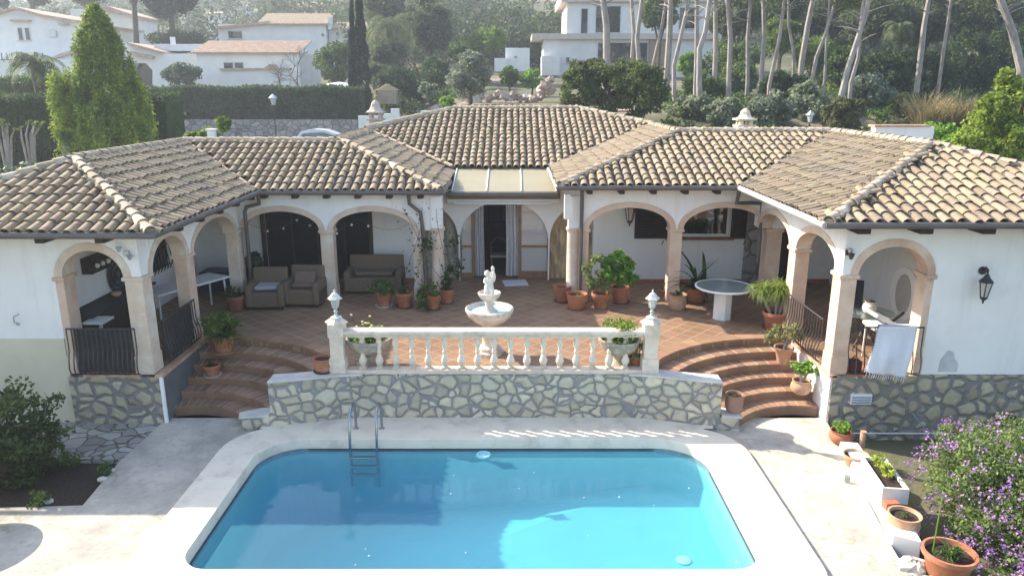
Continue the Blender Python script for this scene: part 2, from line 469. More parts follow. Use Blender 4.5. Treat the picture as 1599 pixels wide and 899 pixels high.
ys = [-30, -15, -5, 0, 3, 5] + [6 + .5 * i for i in range(29)] + [21 + i for i in range(40)] + [62 + 3 * i for i in range(20)] + [125, 135, 150, 170, 190, 215, 250, 290, 330, 370, 410, 450]
m = MB()
for y in ys:
    for x in xs: m.v.append((x, y, gz(x, y)))
nx = len(xs)
for j in range(len(ys) - 1):
    for i in range(nx - 1):
        a = j * nx + i; m.f.append((a, a + 1, a + nx + 1, a + nx))
EARTH = mat('dry_earth', (.15, .14, .085), (.07, .085, .04), 1.0, s1=.35, b=.6, bs=6, bd=.1, c3=(.28, .22, .16), s3=.12)
tag(m.build('ground', EARTH, smooth=True), kind='structure')

# pool deck ------------------------------------------------------------
def rrect(x0, x1, y0, y1, rs, n=10):      # corner radii: front-left, front-right, back-right, back-left
    out = []
    cs = [(x0 + rs[0], y0 + rs[0], 180, rs[0]), (x1 - rs[1], y0 + rs[1], 270, rs[1]), (x1 - rs[2], y1 - rs[2], 0, rs[2]), (x0 + rs[3], y1 - rs[3], 90, rs[3])]
    for cx, cy_, a0, r in cs:
        for k in range(n + 1):
            a = R(a0 + 90 * k / n); out.append((cx + r * math.cos(a), cy_ + r * math.sin(a)))
    return out
IN = rrect(-4.16, 3.16, 7.98, 11.49, (.38, .42, .75, .7))
OUT = rrect(-4.82, 3.88, 7.32, 12.0, (.65, .7, 1.0, .9))
m = MB(); k = len(IN)
ZC = .075
for ring, z in ((IN, -.16), (IN, ZC - .016), ([(a[0] + (b[0] - a[0]) * .02, a[1] + (b[1] - a[1]) * .02) for a, b in zip(IN, OUT)], ZC), ([(a[0] + (b[0] - a[0]) * .985, a[1] + (b[1] - a[1]) * .985) for a, b in zip(IN, OUT)], ZC), (OUT, ZC - .016), (OUT, -.1)):
    m.v += [(p[0], p[1], z) for p in ring]
for r in range(5):
    for i in range(k):
        j = (i + 1) % k; m.f.append((r * k + i, r * k + j, (r + 1) * k + j, (r + 1) * k + i))
tag(m.build('pool_coping', COPE, smooth=True), kind='structure')
# slab under the coping on the house side, reaching the wall
def deck_mat():
    m, nt, p, out = _nt('pool_deck_concrete')
    p.inputs['Roughness'].default_value = .9; p.inputs['Specular IOR Level'].default_value = .2
    v = coords(nt)
    a = ramp(nt, noise(nt, v, 1.1, 8, .65), .35, .7)
    c = mix(nt, a, (.56, .50, .41), (.31, .285, .25))
    g = ramp(nt, noise(nt, v, .45, 6, .6), .5, .66)
    c = mix(nt, mixv(nt, g, .8), c, (.66, .585, .48))
    vo = N(nt, 'TexVoronoi', feature='DISTANCE_TO_EDGE'); vo.inputs['Scale'].default_value = .62
    nz = N(nt, 'TexNoise'); nz.inputs['Scale'].default_value = 1.6; nz.inputs['Detail'].default_value = 5; nt.links.new(v, nz.inputs['Vector'])
    vm = N(nt, 'VectorMath', operation='MULTIPLY_ADD'); vm.inputs[1].default_value = (.9, .9, .9)
    nt.links.new(nz.outputs['Color'], vm.inputs[0]); nt.links.new(v, vm.inputs[2]); nt.links.new(vm.outputs[0], vo.inputs['Vector'])
    ck = ramp(nt, vo.outputs['Distance'], .0, .016, (1, 1, 1, 1), (0, 0, 0, 1))
    gate = ramp(nt, noise(nt, v, .9, 2), .5, .6)
    mm = N(nt, 'Math', operation='MULTIPLY'); nt.links.new(ck, mm.inputs[0]); nt.links.new(gate, mm.inputs[1]); mm.use_clamp = True
    c = mix(nt, mixv(nt, mm.outputs[0], .65), c, (.24, .23, .14))
    sp = ramp(nt, noise(nt, v, 9, 8, .7), .52, .66)
    c = mix(nt, mixv(nt, sp, .55), c, (.27, .245, .21))
    s2 = ramp(nt, noise(nt, v, 2.6, 8, .7), .55, .7)
    c = mix(nt, mixv(nt, s2, .5), c, (.70, .64, .54))
    nt.links.new(c, p.inputs['Base Color'])
    bump(nt, noise(nt, v, 25, 6), p, .4, .008)
    return m
DECK = deck_mat()
m = MB()
k = len(IN)
big = []
for p in OUT:      # deck: ring from coping outwards to an outline
    big.append(p)
def outl(p):
    return p
# outer boundary of the deck (left bed, stairs, right curb)
LEFTX = [(7.0, -6.0), (9.5, -6.2), (10.8, -6.33), (12.4, -6.28)]
RX = [(6.6, 4.8), (8.3, 4.98), (11.3, 5.5), (12.45, 5.72)]
m.poly([(x, y, -.004) for x, y in ((-4.5, 7.9), (-4.5, 12.5), (-6.3, 12.5), (-6.33, 10.8), (-6.2, 9.55), (-9, 9.4), (-9, 1), (-4.5, 1))])
m.poly([(x, y, -.004) for x, y in ((-4.5, 1), (4.6, 1), (4.75, 5), (4.9, 7.9), (3.4, 7.9), (3.4, 7.6), (-4.5, 7.6))])
m.poly([(x, y, -.004) for x, y in ((3.4, 7.9), (4.9, 7.9), (5.0, 8.6), (5.5, 11.3), (5.72, 12.5), (3.4, 12.5))])
m.poly([(x, y, -.004) for x, y in ((-4.5, 11.8), (3.4, 11.8), (3.4, 12.5), (-4.5, 12.5))])
tag(m.build('pool_deck', DECK), kind='structure')
m = MB(); m.poly([(-4.4, 11.9, .070), (3.5, 11.9, .070), (3.7, 12.4, .070), (-4.5, 12.4, .070)])
tag(m.build('coping_strip', COPE), kind='structure')
m = MB(); m.b2(-6.35, 5.75, 1, 1.02, -.6, -.02); m.poly([(-12, 9.6, -.1), (-6.2, 9.6, -.1), (-6.3, 12.5, -.1), (-12, 12.5, -.1)])
bedsoil = m.build('garden_bed', SOIL); tag(bedsoil, kind='structure')
m = MB(); m.prism([(-6.3, 10.95), (-6.28, 12.35), (-9.5, 12.35), (-9.5, 11.5), (-7.4, 11.0)], -.2, -.02)
tag(m.build('flagstone_path', FLAG), kind='structure')

# basin + water --------------------------------------------------------
def basin_mat(name, deep, shallow):
    m, nt, p, out = _nt(name)
    p.inputs['Roughness'].default_value = .7; p.inputs['Specular IOR Level'].default_value = .1
    v = coords(nt)
    c = mix(nt, ramp(nt, noise(nt, v, 1.5, 4), .3, .7), deep, shallow)
    nt.links.new(c, p.inputs['Base Color'])
    return m
BAS = basin_mat('pool_render', (.20, .52, .52), (.23, .56, .55))
MOS = tile_mat('pool_mosaic', (.16, .40, .50), (.09, .28, .40), (.30, .42, .45), .03, 0, gs=.003)
m = MB(); k = len(IN)
def fl(x): return -.76 - .85 * sst(0, 1, (.4 - x) / 4.2)
rings = []
INb = [(p[0] * .97 + (-.5) * .03, p[1] * .97 + 9.74 * .03) for p in IN]
for ring, zf in ((IN, lambda x: -.10), (IN, lambda x: -.2), (IN, lambda x: fl(x) + .25), (INb, lambda x: fl(x))):
    m.v += [(p[0], p[1], zf(p[0])) for p in ring]
for r in range(3):
    for i in range(k):
        j = (i + 1) % k; m.f.append((r * k + j, r * k + i, (r + 1) * k + i, (r + 1) * k + j))
cc = len(m.v)
for t in range(1, 8):
    q = 1 - t / 7.0
    ring = [(-.5 + (p[0] + .5) * q, 9.74 + (p[1] - 9.74) * q) for p in INb]
    m.v += [(p[0], p[1], fl(p[0])) for p in ring]
    a = 3 * k if t == 1 else cc + (t - 2) * k
    b = cc + (t - 1) * k
    for i in range(k):
        j = (i + 1) % k; m.f.append((a + j, a + i, b + i, b + j))
bas = m.build('pool_basin', [BAS, MOS], smooth=False)
for i, f in enumerate(bas.data.polygons):
    if i < k: f.material_index = 1
tag(bas, kind='structure')
def water_mat():
    m = bpy.data.materials.new('pool_water_surface'); m.use_nodes = True
    nt = m.node_tree; nt.nodes.clear()
    out = N(nt, 'OutputMaterial')
    t = N(nt, 'BsdfTransparent'); t.inputs[0].default_value = (1, 1, 1, 1)
    g = N(nt, 'BsdfGlossy'); g.inputs['Roughness'].default_value = .015
    d = N(nt, 'BsdfDiffuse'); d.inputs[0].default_value = (.20, .58, .72, 1)
    lw, fr = schlick(nt, .02, .7)
    v = coords(nt, (1, 1.3, 1))
    bp = N(nt, 'Bump'); bp.inputs['Strength'].default_value = .10; bp.inputs['Distance'].default_value = .02
    nt.links.new(noise(nt, v, 5.5, 3), bp.inputs['Height'])
    nt.links.new(bp.outputs[0], g.inputs['Normal']); nt.links.new(bp.outputs[0], lw.inputs['Normal'])
    m1 = N(nt, 'MixShader'); m1.inputs[0].default_value = .18
    nt.links.new(t.outputs[0], m1.inputs[1]); nt.links.new(d.outputs[0], m1.inputs[2])
    m2 = N(nt, 'MixShader'); nt.links.new(fr, m2.inputs[0])
    nt.links.new(m1.outputs[0], m2.inputs[1]); nt.links.new(g.outputs[0], m2.inputs[2])
    nt.links.new(m2.outputs[0], out.inputs['Surface'])
    va = N(nt, 'VolumeAbsorption'); va.inputs['Color'].default_value = (.05, .70, .92, 1); va.inputs['Density'].default_value = .52
    nt.links.new(va.outputs[0], out.inputs['Volume'])
    return m
wr = rrect(-4.175, 3.175, 7.965, 11.505, (.38, .42, .75, .7))
m = MB(); m.prism(wr, -1.8, -.11)
wat = m.build('pool_water', water_mat()); tag(wat, kind='structure')

# retaining wall --------------------------------------------------------
def ring_pts(cx, cy_, r, a0, a1, n):
    return [(cx + r * math.cos(R(a0 + (a1 - a0) * i / n)), cy_ + r * math.sin(R(a0 + (a1 - a0) * i / n))) for i in range(n + 1)]
def bow(x):
    c = -.3; d = abs(x - c)
    return 12.36 - .37 * sst(2.3, 4.1, d) * (1.0 if x > 0 else .95)
wxs = [-4.24 + i * (7.89 / 40) for i in range(41)]
front = [(x, bow(x)) for x in wxs]
backl = [(x, bow(x) + .30) for x in wxs]
rw = thing('retaining_wall', (-.2, 12.4, 0), 'crazy-paved rubble retaining wall along the far edge of the pool', 'wall')
m = MB(); m.prism(front + backl[::-1], -.1, .875)
m.prism([(3.65, bow(3.65)), (3.98, 11.94), (4.0, 12.1), (3.8, 12.3), (3.65, 12.3)], -.1, .24)
m.prism([(-4.24, bow(-4.24)), (-4.24, 12.3), (-4.45, 12.3), (-4.78, 12.10), (-4.72, 11.94)], -.1, .24)
m.build('wall_face', RUBBLE, rw)
m = MB()
fr_ = [(x, y - .025) for x, y in front[:9]]; m.prism(fr_ + [(x, y + .34) for x, y in front[:9]][::-1], .875, .91)
fr_ = [(x, y - .025) for x, y in front[-9:]]; m.prism(fr_ + [(x, y + .34) for x, y in front[-9:]][::-1], .875, .91)
m.prism([(3.68, bow(3.65) - .02), (4.02, 11.92), (4.04, 12.12), (3.82, 12.34), (3.68, 12.34)], .24, .28)
m.prism([(-4.26, bow(-4.24) - .02), (-4.26, 12.33), (-4.47, 12.33), (-4.82, 12.12), (-4.76, 11.91)], .24, .28)
m.build('wall_cap', CAPST, rw, bevel=.008)

# terrace + stairs --------------------------------------------------------
SR, SL = (5.2, 11.3), (-5.8, 11.3)
RAD = [1.42, 1.74, 2.07, 2.38, 2.68, 3.05]
arcR = ring_pts(SR[0], SR[1], 3.05, 82, 141, 24)   # from right to left
arcL = ring_pts(SL[0], SL[1], 3.05, 39, 98, 24)
m = MB()
outline = [(arcL[0][0], arcL[0][1]), (-2.9, 12.60), (2.4, 12.60), (arcR[-1][0], arcR[-1][1])] + arcR[::-1][1:] + [(5.72, 14.35), (5.72, 12.42), (14, 12.42), (14, 19.25), (-14, 19.25), (-14, 12.42), (-6.28, 12.42), (-6.28, 14.35)] + arcL[::-1]
m.prism(outline, .55, .9)
m.b2(-3.0, 2.6, 12.58, 13.4, -.1, .55)
tag(m.build('terrace_floor', TERRA), kind='structure')
def stairs(c, a0_, a1_, xlim, sgn):
    m = MB(); m2 = MB(); m3 = MB()
    def lims(r):
        q = 180 - math.degrees(math.asin(min(1, (1.03 if r > 1.5 else .86) / r)))
        return (72, q) if sgn > 0 else (180 - q, 108)
    for i, r in enumerate(RAD[:-1]):
        z1 = .15 * (i + 1)
        ro = RAD[i + 1] + .02 if i < 4 else 3.07
        n = 15
        a0, a1 = lims(r)
        A = ring_pts(c[0], c[1], r, a0, a1, n); B = ring_pts(c[0], c[1], ro, a0, a1, n)
        clampx = lambda p: (min(p[0], xlim) if sgn > 0 else max(p[0], xlim), p[1])
        A = [clampx(p) for p in A]; B = [clampx(p) for p in B]
        for q in range(n):
            m.prism([A[q], B[q], B[q + 1], A[q + 1]][::-1], z1 - .18 if i else -.05, z1 - .035)
            # nosing tile row
            C_ = ring_pts(c[0], c[1], r - .018, a0, a1, n); C_ = [clampx(p) for p in C_]
        D_ = [clampx(p) for p in ring_pts(c[0], c[1], r - .018, a0, a1, n)]
        for q in range(n):
            m3.prism([A[q], B[q], B[q + 1], A[q + 1]][::-1], z1 - .036, z1 - .002)
            a_, b_, c_, d_ = D_[q], B[q], B[q + 1], D_[q + 1]
            lc = lambda u, v_, t: (u[0] + (v_[0] - u[0]) * t, u[1] + (v_[1] - u[1]) * t)
            m2.prism([lc(a_, d_, .05), lc(b_, c_, .05), lc(b_, c_, .95), lc(a_, d_, .95)][::-1], z1 - .035, z1)
    # top nosing on the terrace edge
    a0, a1 = (72, 158) if sgn > 0 else (22, 108)
    D_ = [(min(p[0], xlim) if sgn > 0 else max(p[0], xlim), p[1]) for p in ring_pts(c[0], c[1], 3.03, a0, a1, 15)]
    E_ = [(min(p[0], xlim) if sgn > 0 else max(p[0], xlim), p[1]) for p in ring_pts(c[0], c[1], 3.33, a0, a1, 15)]
    for q in range(15):
        lc = lambda u, v_, t: (u[0] + (v_[0] - u[0]) * t, u[1] + (v_[1] - u[1]) * t)
        m2.prism([lc(D_[q], D_[q + 1], .03), lc(E_[q], E_[q + 1], .03), lc(E_[q], E_[q + 1], .97), lc(D_[q], D_[q + 1], .97)][::-1], .86, .905)
    a = m.build('stair_riser', RISER); tag(a, kind='structure')
    tag(m3.build('stair_grout', GROUT), kind='structure')
    b = m2.build('stair_tread', STEPT2); tag(b, kind='structure')
RISER = mat('terracotta_riser', (.30, .18, .112), (.24, .14, .088), .7, s1=3, isl=.08, b=.15)
STEPT2 = mat('terracotta_tread', (.36, .215, .135), (.29, .165, .10), .6, s1=3, isl=.2, b=.3, c3=(.25, .15, .10), s3=2)
GROUT = mat('tile_grout', (.56, .47, .38), (.44, .37, .30), .95, s1=4)
stairs(SR, 72, 165, 5.70, 1)
stairs(SL, 15, 108, -6.27, -1)
m = MB()   # solid fill under treads so no gaps
m.b2(2.6, 3.6, 12.66, 14.3, -.1, .14); m.b2(-4.2, -3.0, 12.66, 14.3, -.1, .14)
tag(m.build('stair_base', RISER), kind='structure')

# ---------------------------------------------------------------- villa
villa = thing('villa', (0, 16, .9), 'whitewashed single-storey villa with arched porches and tiled hip roofs round the terrace', 'house')
def arcade(mb, trim, o, d, t, u0, u1, zt, holes, tw=.13, zbot=None, nrm=None):
    """wall over arches. o origin, d unit dir, t thickness along nrm (away from viewer); holes: (ua, ub, zspring, rise)"""
    d = Vector((d[0], d[1], 0)); nv = Vector((nrm[0], nrm[1], 0)); o = Vector((o[0], o[1], 0))
    def pt(u, z, w): 
        q = o + d * u + nv * w; return (q.x, q.y, z)
    cur = u0
    def slab(ua, ub, za, zb, za2=None):
        za2 = za if za2 is None else za2
        n = len(mb.v)
        for w in (0, t):
            mb.v += [pt(ua, za, w), pt(ub, za2, w), pt(ub, zb, w), pt(ua, zb, w)]
        for q in ((0, 1, 2, 3), (7, 6, 5, 4), (0, 4, 5, 1), (3, 2, 6, 7), (0, 3, 7, 4), (1, 5, 6, 2)):
            mb.f.append(tuple(n + i for i in q))
    zs0 = holes[0][2] if zbot is None else zbot
    for (ua, ub, zs, rise) in holes:
        if ua > cur: slab(cur, ua, zs if zbot is None else zbot, zt)
        K = 22; c = (ua + ub) / 2; h = (ub - ua) / 2
        A = [(c - h * math.cos(math.pi * i / K), zs + rise * math.sin(math.pi * i / K)) for i in range(K + 1)]
        for i in range(K): slab(A[i][0], A[i + 1][0], A[i][1], zt, A[i + 1][1])
        if tw:
            B = [(c - (h + tw) * math.cos(math.pi * i / K), zs + (rise + tw) * math.sin(math.pi * i / K)) for i in range(K + 1)]
            for i in range(K):
                n = len(trim.v)
                lip = .018
                for w in (-lip, t + lip):
                    for (uu, zz) in ((A[i][0], A[i][1] - .004), B[i], B[i + 1], (A[i + 1][0], A[i + 1][1] - .004)):
                        trim.v.append(pt(c + (uu - c) * (.997 if abs(uu - c) <= h + .001 else 1), zz, w))
                for q in ((0, 1, 2, 3), (7, 6, 5, 4), (0, 4, 5, 1), (1, 5, 6, 2), (2, 6, 7, 3), (3, 7, 4, 0)):
                    trim.f.append(tuple(n + i2 for i2 in q))
        cur = ub
    if cur < u1: slab(cur, u1, zs if zbot is None else zbot, zt)
def pillar(cx, cy_, wx, wy, z0, z1, mat_=PINK):
    m = MB()
    m.box((cx, cy_, (z0 + z1 - .07) / 2), (wx, wy, z1 - .07 - z0))
    m.box((cx, cy_, z1 - .036), (wx + .07, wy + .07, .07))
    m.box((cx, cy_, z0 + .17), (wx + .03, wy + .03, .34))
    return m.build('pillar', mat_, villa, bevel=.012)
ZL, ZR = 3.46, 3.60
# left wing front and side
wl = MB(); tr = MB()
arcade(wl, tr, (-13.5, 12.36), (1, 0), .34, 0, 7.13, ZL, [(13.5 - 7.71, 13.5 - 6.66, 2.68, .47)], nrm=(0, 1))
wl.b2(-13.5, -7.85, 12.36, 12.7, 1.57, 2.68)
wl.build('wall', STUCCO, villa); tr.build('arch_trim', PINKW, villa)
m = MB(); m.b2(-13.5, -7.86, 12.352, 12.7, -.4, 1.57); m.build('painted_wall_base', CREAM, villa)
m = MB(); m.b2(-7.86, -6.25, 12.3, 12.7, -.4, .865); m.build('stone_plinth', RUBBLE2, villa)
m = MB(); m.b2(-7.6, -6.6, 12.31, 12.72, .865, .905); m.build('sill', TCOTP, villa)
wl = MB(); tr = MB()
arcade(wl, tr, (-6.36, 12.70), (0, 1), .26, 0, 4.62, ZL, [(.05, 1.46, 2.66, .52), (1.80, 4.08, 2.66, .48)], nrm=(-1, 0))
wl.build('wall', STUCCO, villa); tr.build('arch_trim', PINKW, villa)
pillar(-7.78, 12.53, .14, .35, .9, 2.68, PINK); pillar(-6.51, 12.53, .30, .35, .9, 2.68, PINKW)
pillar(-6.49, 14.33, .26, .33, .9, 2.66, PINK); pillar(-6.46, 16.98, .28, .34, .9, 2.66, PINKW)
# centre-left
wl = MB(); tr = MB()
arcade(wl, tr, (-6.27, 17.16), (1, 0), .28, -.1, 4.62, ZL, [(-.02, 1.76, 2.60, .45), (2.07, 3.95, 2.60, .45)], nrm=(0, 1))
wl.build('wall', STUCCO, villa); tr.build('arch_trim', PINKW, villa)
pillar(-4.355, 17.31, .30, .30, .9, 2.60, PINKW); pillar(-2.2, 17.31, .26, .32, .9, 2.60, PINKW)
# centre-right
wl = MB(); tr = MB()
arcade(wl, tr, (1.5, 17.0), (1, 0), .30, .08, 5.0, ZR, [(.28, 2.17, 2.66, .50), (2.47, 4.40, 2.66, .50)], nrm=(0, 1))
wl.build('wall', STUCCO, villa); tr.build('arch_trim', PINK, villa)
pillar(3.82, 17.15, .29, .30, .9, 2.66, PINK); pillar(1.71, 17.15, .16, .3, .9, 2.66, PINK)
pillar(6.1, 17.15, .36, .34, .9, 2.66, PINK)
for cx, mm_ in ((-1.76, PINKW), (1.45, PINKW)):
    m = MB(); m.lathe([(.19, .0), (.19, .1), (.155, .14), (.15, 1.62), (.15, 1.66), (.18, 1.7), (.18, 1.76)], (cx, 17.25, .9), 20)
    m.build('round_column', mm_, villa, smooth=True)
    m = MB(); m.b2(cx - .13, cx + .13, 17.12, 17.4, 2.66, 3.4); m.build('wall', STUCCO, villa)
# right wing side and front
wl = MB(); tr = MB()
arcade(wl, tr, (5.7, 12.68), (0, 1), .27, 0, 4.6, ZR, [(.03, 1.9, 2.72, .46), (2.28, 4.25, 2.70, .46)], nrm=(1, 0))
wl.build('wall', STUCCO, villa); tr.build('arch_trim', PINKW, villa)
pillar(5.84, 14.77, .29, .37, .9, 2.70, PINK); pillar(5.79, 12.53, .28, .34, .9, 2.72, PINK)
wl = MB(); tr = MB()
arcade(wl, tr, (5.66, 12.36), (1, 0), .34, 0, 8, ZR, [(.27, 1.46, 2.72, .50)], nrm=(0, 1))
wl.b2(7.24, 13.6, 12.36, 12.7, .9, 2.72)
wl.build('wall', STUCCO, villa); tr.build('arch_trim', PINK, villa)
pillar(7.185, 12.53, .13, .35, .9, 2.72, PINK)
m = MB(); m.b2(5.68, 13.6, 12.3, 12.72, -.9, .893); m.build('stone_plinth', RUBBLE2, villa)
m = MB(); m.b2(5.93, 7.0, 12.29, 12.72, .893, .915); m.build('sill', TCOT, villa)
# plinth sides with slanting white edge beside the stairs
m = MB(); m.b2(-6.248, -6.19, 12.285, 12.328, -.1, .86); m.build('plinth_edge', STUCCO, villa)
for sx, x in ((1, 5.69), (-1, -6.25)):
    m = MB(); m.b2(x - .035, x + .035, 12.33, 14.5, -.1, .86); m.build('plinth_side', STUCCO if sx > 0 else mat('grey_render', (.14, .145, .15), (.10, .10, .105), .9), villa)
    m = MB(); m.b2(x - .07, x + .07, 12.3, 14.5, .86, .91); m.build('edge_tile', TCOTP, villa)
rng_ = np.random.default_rng(9); pc = P(1481, 568, 12.355); m = MB()
pt_ = [(-.19, -.2), (.19, -.2), (.2, .0), (.12, .12), (.06, .3), (-.05, .34), (-.1, .24), (-.17, .1)]
m.prism([(pc[0] + a * .9, pc[2] + b * .75) for a, b in pt_], 0, 1); m.v = [(v[0], 12.3565 if v[2] == 0 else 12.37, v[1]) for v in m.v]
m.build('plaster_patch', mat('grey_plaster', (.46, .47, .48), (.60, .60, .60), .95, s1=7), villa)
# inner walls
m = MB()
m.b2(-8.45, -8.2, 12.7, 19.2, .9, 3.4); m.b2(-8.2, -6.375, 18.93, 19.2, .9, 3.4); m.b2(-6.40, -3.66, 18.93, 19.2, 3.08, 3.4)
m.b2(-3.66, -2.3, 18.93, 19.2, .9, 3.4)
m.b2(-2.4, -2.3, 19.2, 20.3, .9, 3.4)
m.build('inner_wall', STUCCO, villa)
m = MB()
m.b2(8.3, 8.6, 12.7, 19.2, .9, 3.5); m.b2(2.1, 8.3, 18.85, 19.1, .9, 3.5)
m.build('inner_wall', STUCCO, villa)
m = MB(); m.b2(-8.2, -2.3, 18.9, 18.94, .9, 1.0); m.build('skirting', TCOT, villa)
m = MB(); m.b2(2.1, 8.3, 18.82, 18.86, .9, .99); m.build('skirting', TCOT, villa)
m = MB(); m.b2(-13.5, -6.5, 12.75, 19.3, 3.33, 3.4); m.b2(-6.5, -1.9, 17.5, 19.3, 3.33, 3.4); m.b2(1.6, 6, 17.35, 19.3, 3.47, 3.53); m.b2(6.0, 13.6, 12.75, 19.3, 3.47, 3.53)
m.build('porch_ceiling', STUCCO, villa)
# outer shells (rear and far walls) keep the rooms closed
m = MB(); m.b2(-13.5, -13.3, 12.7, 24, -.4, 3.4); m.b2(13.4, 13.6, 12.7, 24, -.9, 3.5); m.b2(-13.3, 13.4, 28, 28.3, 0, 3.5)
m.b2(-2.3, 2.1, 23.6, 23.8, .5, 3.5); m.build('outer_wall', STUCCO, villa)
# centre wall, three arches
wl = MB(); tr = MB()
arcade(wl, tr, (-3.3, 19.1), (1, 0), .16, 0, 6.3, 3.28, [(.2, 1.89, 2.0, .92), (1.94, 4.24, 2.0, 1.0), (4.29, 6.1, 2.0, .92)], tw=0, nrm=(0, 1), zbot=2.0)
wl.b2(-1.405, -1.365, 19.11, 19.25, .9, 2.0); wl.b2(.945, .985, 19.11, 19.25, .9, 2.0)
wl.build('wall', STUCCO, villa)
m = MB(); m.b2(-2.35, -1.4, 19.3, 19.34, .9, 3.2); m.build('boarded_arch', GREYPLY, villa)
m = MB(); m.b2(.97, 2.15, 19.3, 19.34, .9, 3.2); m.build('boarded_arch', WEATH, villa)
# sliding door frames and panes
def framed(x0, x1, y, z0, z1, rails, name, glass, fm=BROWNW, fw=.07, stiles=(0, 1)):
    m = MB()
    if 0 in stiles: m.b2(x0, x0 + fw, y - .03, y + .03, z0, z1)
    if 1 in stiles: m.b2(x1 - fw, x1, y - .03, y + .03, z0, z1)
    for (za, zb) in rails: m.b2(x0 + .002, x1 - .002, y - .026, y + .026, za, zb)
    d_ = m.build(name, fm, villa)
    g = MB(); g.b2(x0 + .02, x1 - .02, y + .005, y + .013, z0, z1); g.build('pane', glass, d_)
    return d_
framed(-1.36, -1.0, 19.3, .9, 3.1, [(.9, 1.05), (1.74, 1.80)], 'door', MIRG, stiles=(1,))
framed(.16, .95, 19.3, .9, 3.1, [(.9, 1.1), (1.74, 1.80)], 'door', MIRG, fw=.09, stiles=(0,))
def curtain(x0, x1, y, z0, z1, seed, folds):
    rnd = random.Random(seed); m = MB(); nxx, nz = 60, 12
    ph = [rnd.random() * 6 for _ in range(3)]
    for j in range(nz + 1):
        for i in range(nxx + 1):
            u = i / nxx; w = j / nz
            xx = x0 + (x1 - x0) * (u + .04 * math.sin(w * 5 + ph[0]) * (1 - w))
            yy = y + .045 * math.sin(u * folds * 6.28 + ph[1]) + .02 * math.sin(u * folds * 11 + ph[2] + w * 2)
            m.v.append((xx, yy, z0 + (z1 - z0) * w))
    for j in range(nz):
        for i in range(nxx):
            a = j * (nxx + 1) + i; m.f.append((a, a + 1, a + nxx + 2, a + nxx + 1))
    return m.build('lace_curtain', LACE, villa, smooth=True)
curtain(-1.03, -.74, 19.36, .95, 3.1, 1, 5); curtain(-.16, .17, 19.36, .95, 3.1, 2, 4)
curtain(.27, .93, 19.42, .95, 3.1, 3, 6); curtain(-1.34, -1.07, 19.42, .95, 3.1, 4, 3)
m = MB(); m.poly([(-2.3, 19.26, .895), (2.1, 19.26, .895), (2.1, 23.6, .895), (-2.3, 23.6, .895)]); m.build('room_floor', TERRA, villa)
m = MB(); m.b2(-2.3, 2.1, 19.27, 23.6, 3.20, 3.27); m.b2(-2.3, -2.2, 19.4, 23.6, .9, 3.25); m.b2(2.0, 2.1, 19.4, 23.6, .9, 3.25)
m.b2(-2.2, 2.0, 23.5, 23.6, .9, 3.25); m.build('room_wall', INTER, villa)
m = MB()
for xx in (-.75, -.35, .05): m.b2(xx - .02, xx + .02, 23.42, 23.46, 1.7, 3.0)
for zz in (1.7, 2.15, 2.6, 3.0): m.b2(-.77, .07, 23.40, 23.44, zz - .02, zz + .02)
wf = m.build('window_frame', DARKW, villa)
# left dark sliding doors
framed(-6.38, -5.02, 19.0, .98, 3.06, [(.98, 1.06), (3.0, 3.06)], 'door', DOORG, fm=DARKW, fw=.05)
framed(-5.01, -3.67, 19.0, .98, 3.06, [(.98, 1.06), (3.0, 3.06)], 'door', DOORG, fm=DARKW, fw=.05)
for a_ in (-5.72, -4.36): MB().b2(a_, a_ + .04, 18.96, 19.02, 1.06, 3.0).build('door_stile', DARKW, villa)
for a_, b_ in ((-6.47, -6.37), (-3.69, -3.60)): MB().b2(a_, b_, 18.86, 18.93, 1, 3.06).build('shutter', SHUT, villa)
# right window with shutters
wd = MB()
wd.b2(4.1, 5.55, 18.80, 18.84, 2.15, 2.20); wd.b2(4.1, 5.55, 18.80, 18.84, 2.95, 3.0); wd.b2(5.5, 5.56, 18.795, 18.845, 2.15, 3.0); wd.b2(4.1, 4.16, 18.795, 18.845, 2.15, 3.0)
wf = wd.build('window', WHITEP, villa)
m = MB(); m.b2(4.16, 5.5, 18.81, 18.83, 2.2, 2.95); m.build('pane', DARKG, wf)
m = MB(); m.b2(3.95, 5.7, 18.72, 18.85, 2.05, 2.11); m.build('window_sill', TCOTD, wf)
for x0 in (3.15, 5.62):
    m = MB(); m.b2(x0, x0 + .95, 18.77, 18.83, 2.08, 3.08)
    for i in range(16): m.box((x0 + .475, 18.765, 2.15 + i * .056), (.85, .02, .03), m=Matrix.Rotation(R(30), 3, 'X'))
    m.build('shutter', SHUT, wf)
m = MB()
for xx in (3.9, 6.0): m.tube([(xx, 18.78, 2.02), (xx - .06, 18.7, 1.94)], .012, 6)
m.build('shutter_catch', IRON, villa)
# grille window on the left porch inner wall
m = MB(); m.b2(-8.2, -8.17, 15.9, 17.2, 1.75, 2.85); wf = m.build('window', DARKW, villa)
m = MB()
for i in range(9):
    yy = 15.9 + i * .16; m.tube([(-8.12, yy, 1.7), (-8.05, yy, 1.85), (-8.1, yy, 2.3), (-8.12, yy, 2.9)], .014, 5)
for zz in (1.8, 2.3, 2.8): m.tube([(-8.09, 15.85, zz), (-8.09, 17.25, zz)], .014, 5)
m.build('grille', IRON, wf)
# right porch doorway (dark) on the back wall and stone clad corner
m = MB(); m.b2(6.75, 7.6, 18.78, 18.86, .9, 3.1); m.build('door', SHUT, villa)
m = MB(); m.b2(6.0, 6.7, 18.74, 18.87, .9, 3.3); m.build('stone_cladding', DRYST, villa)

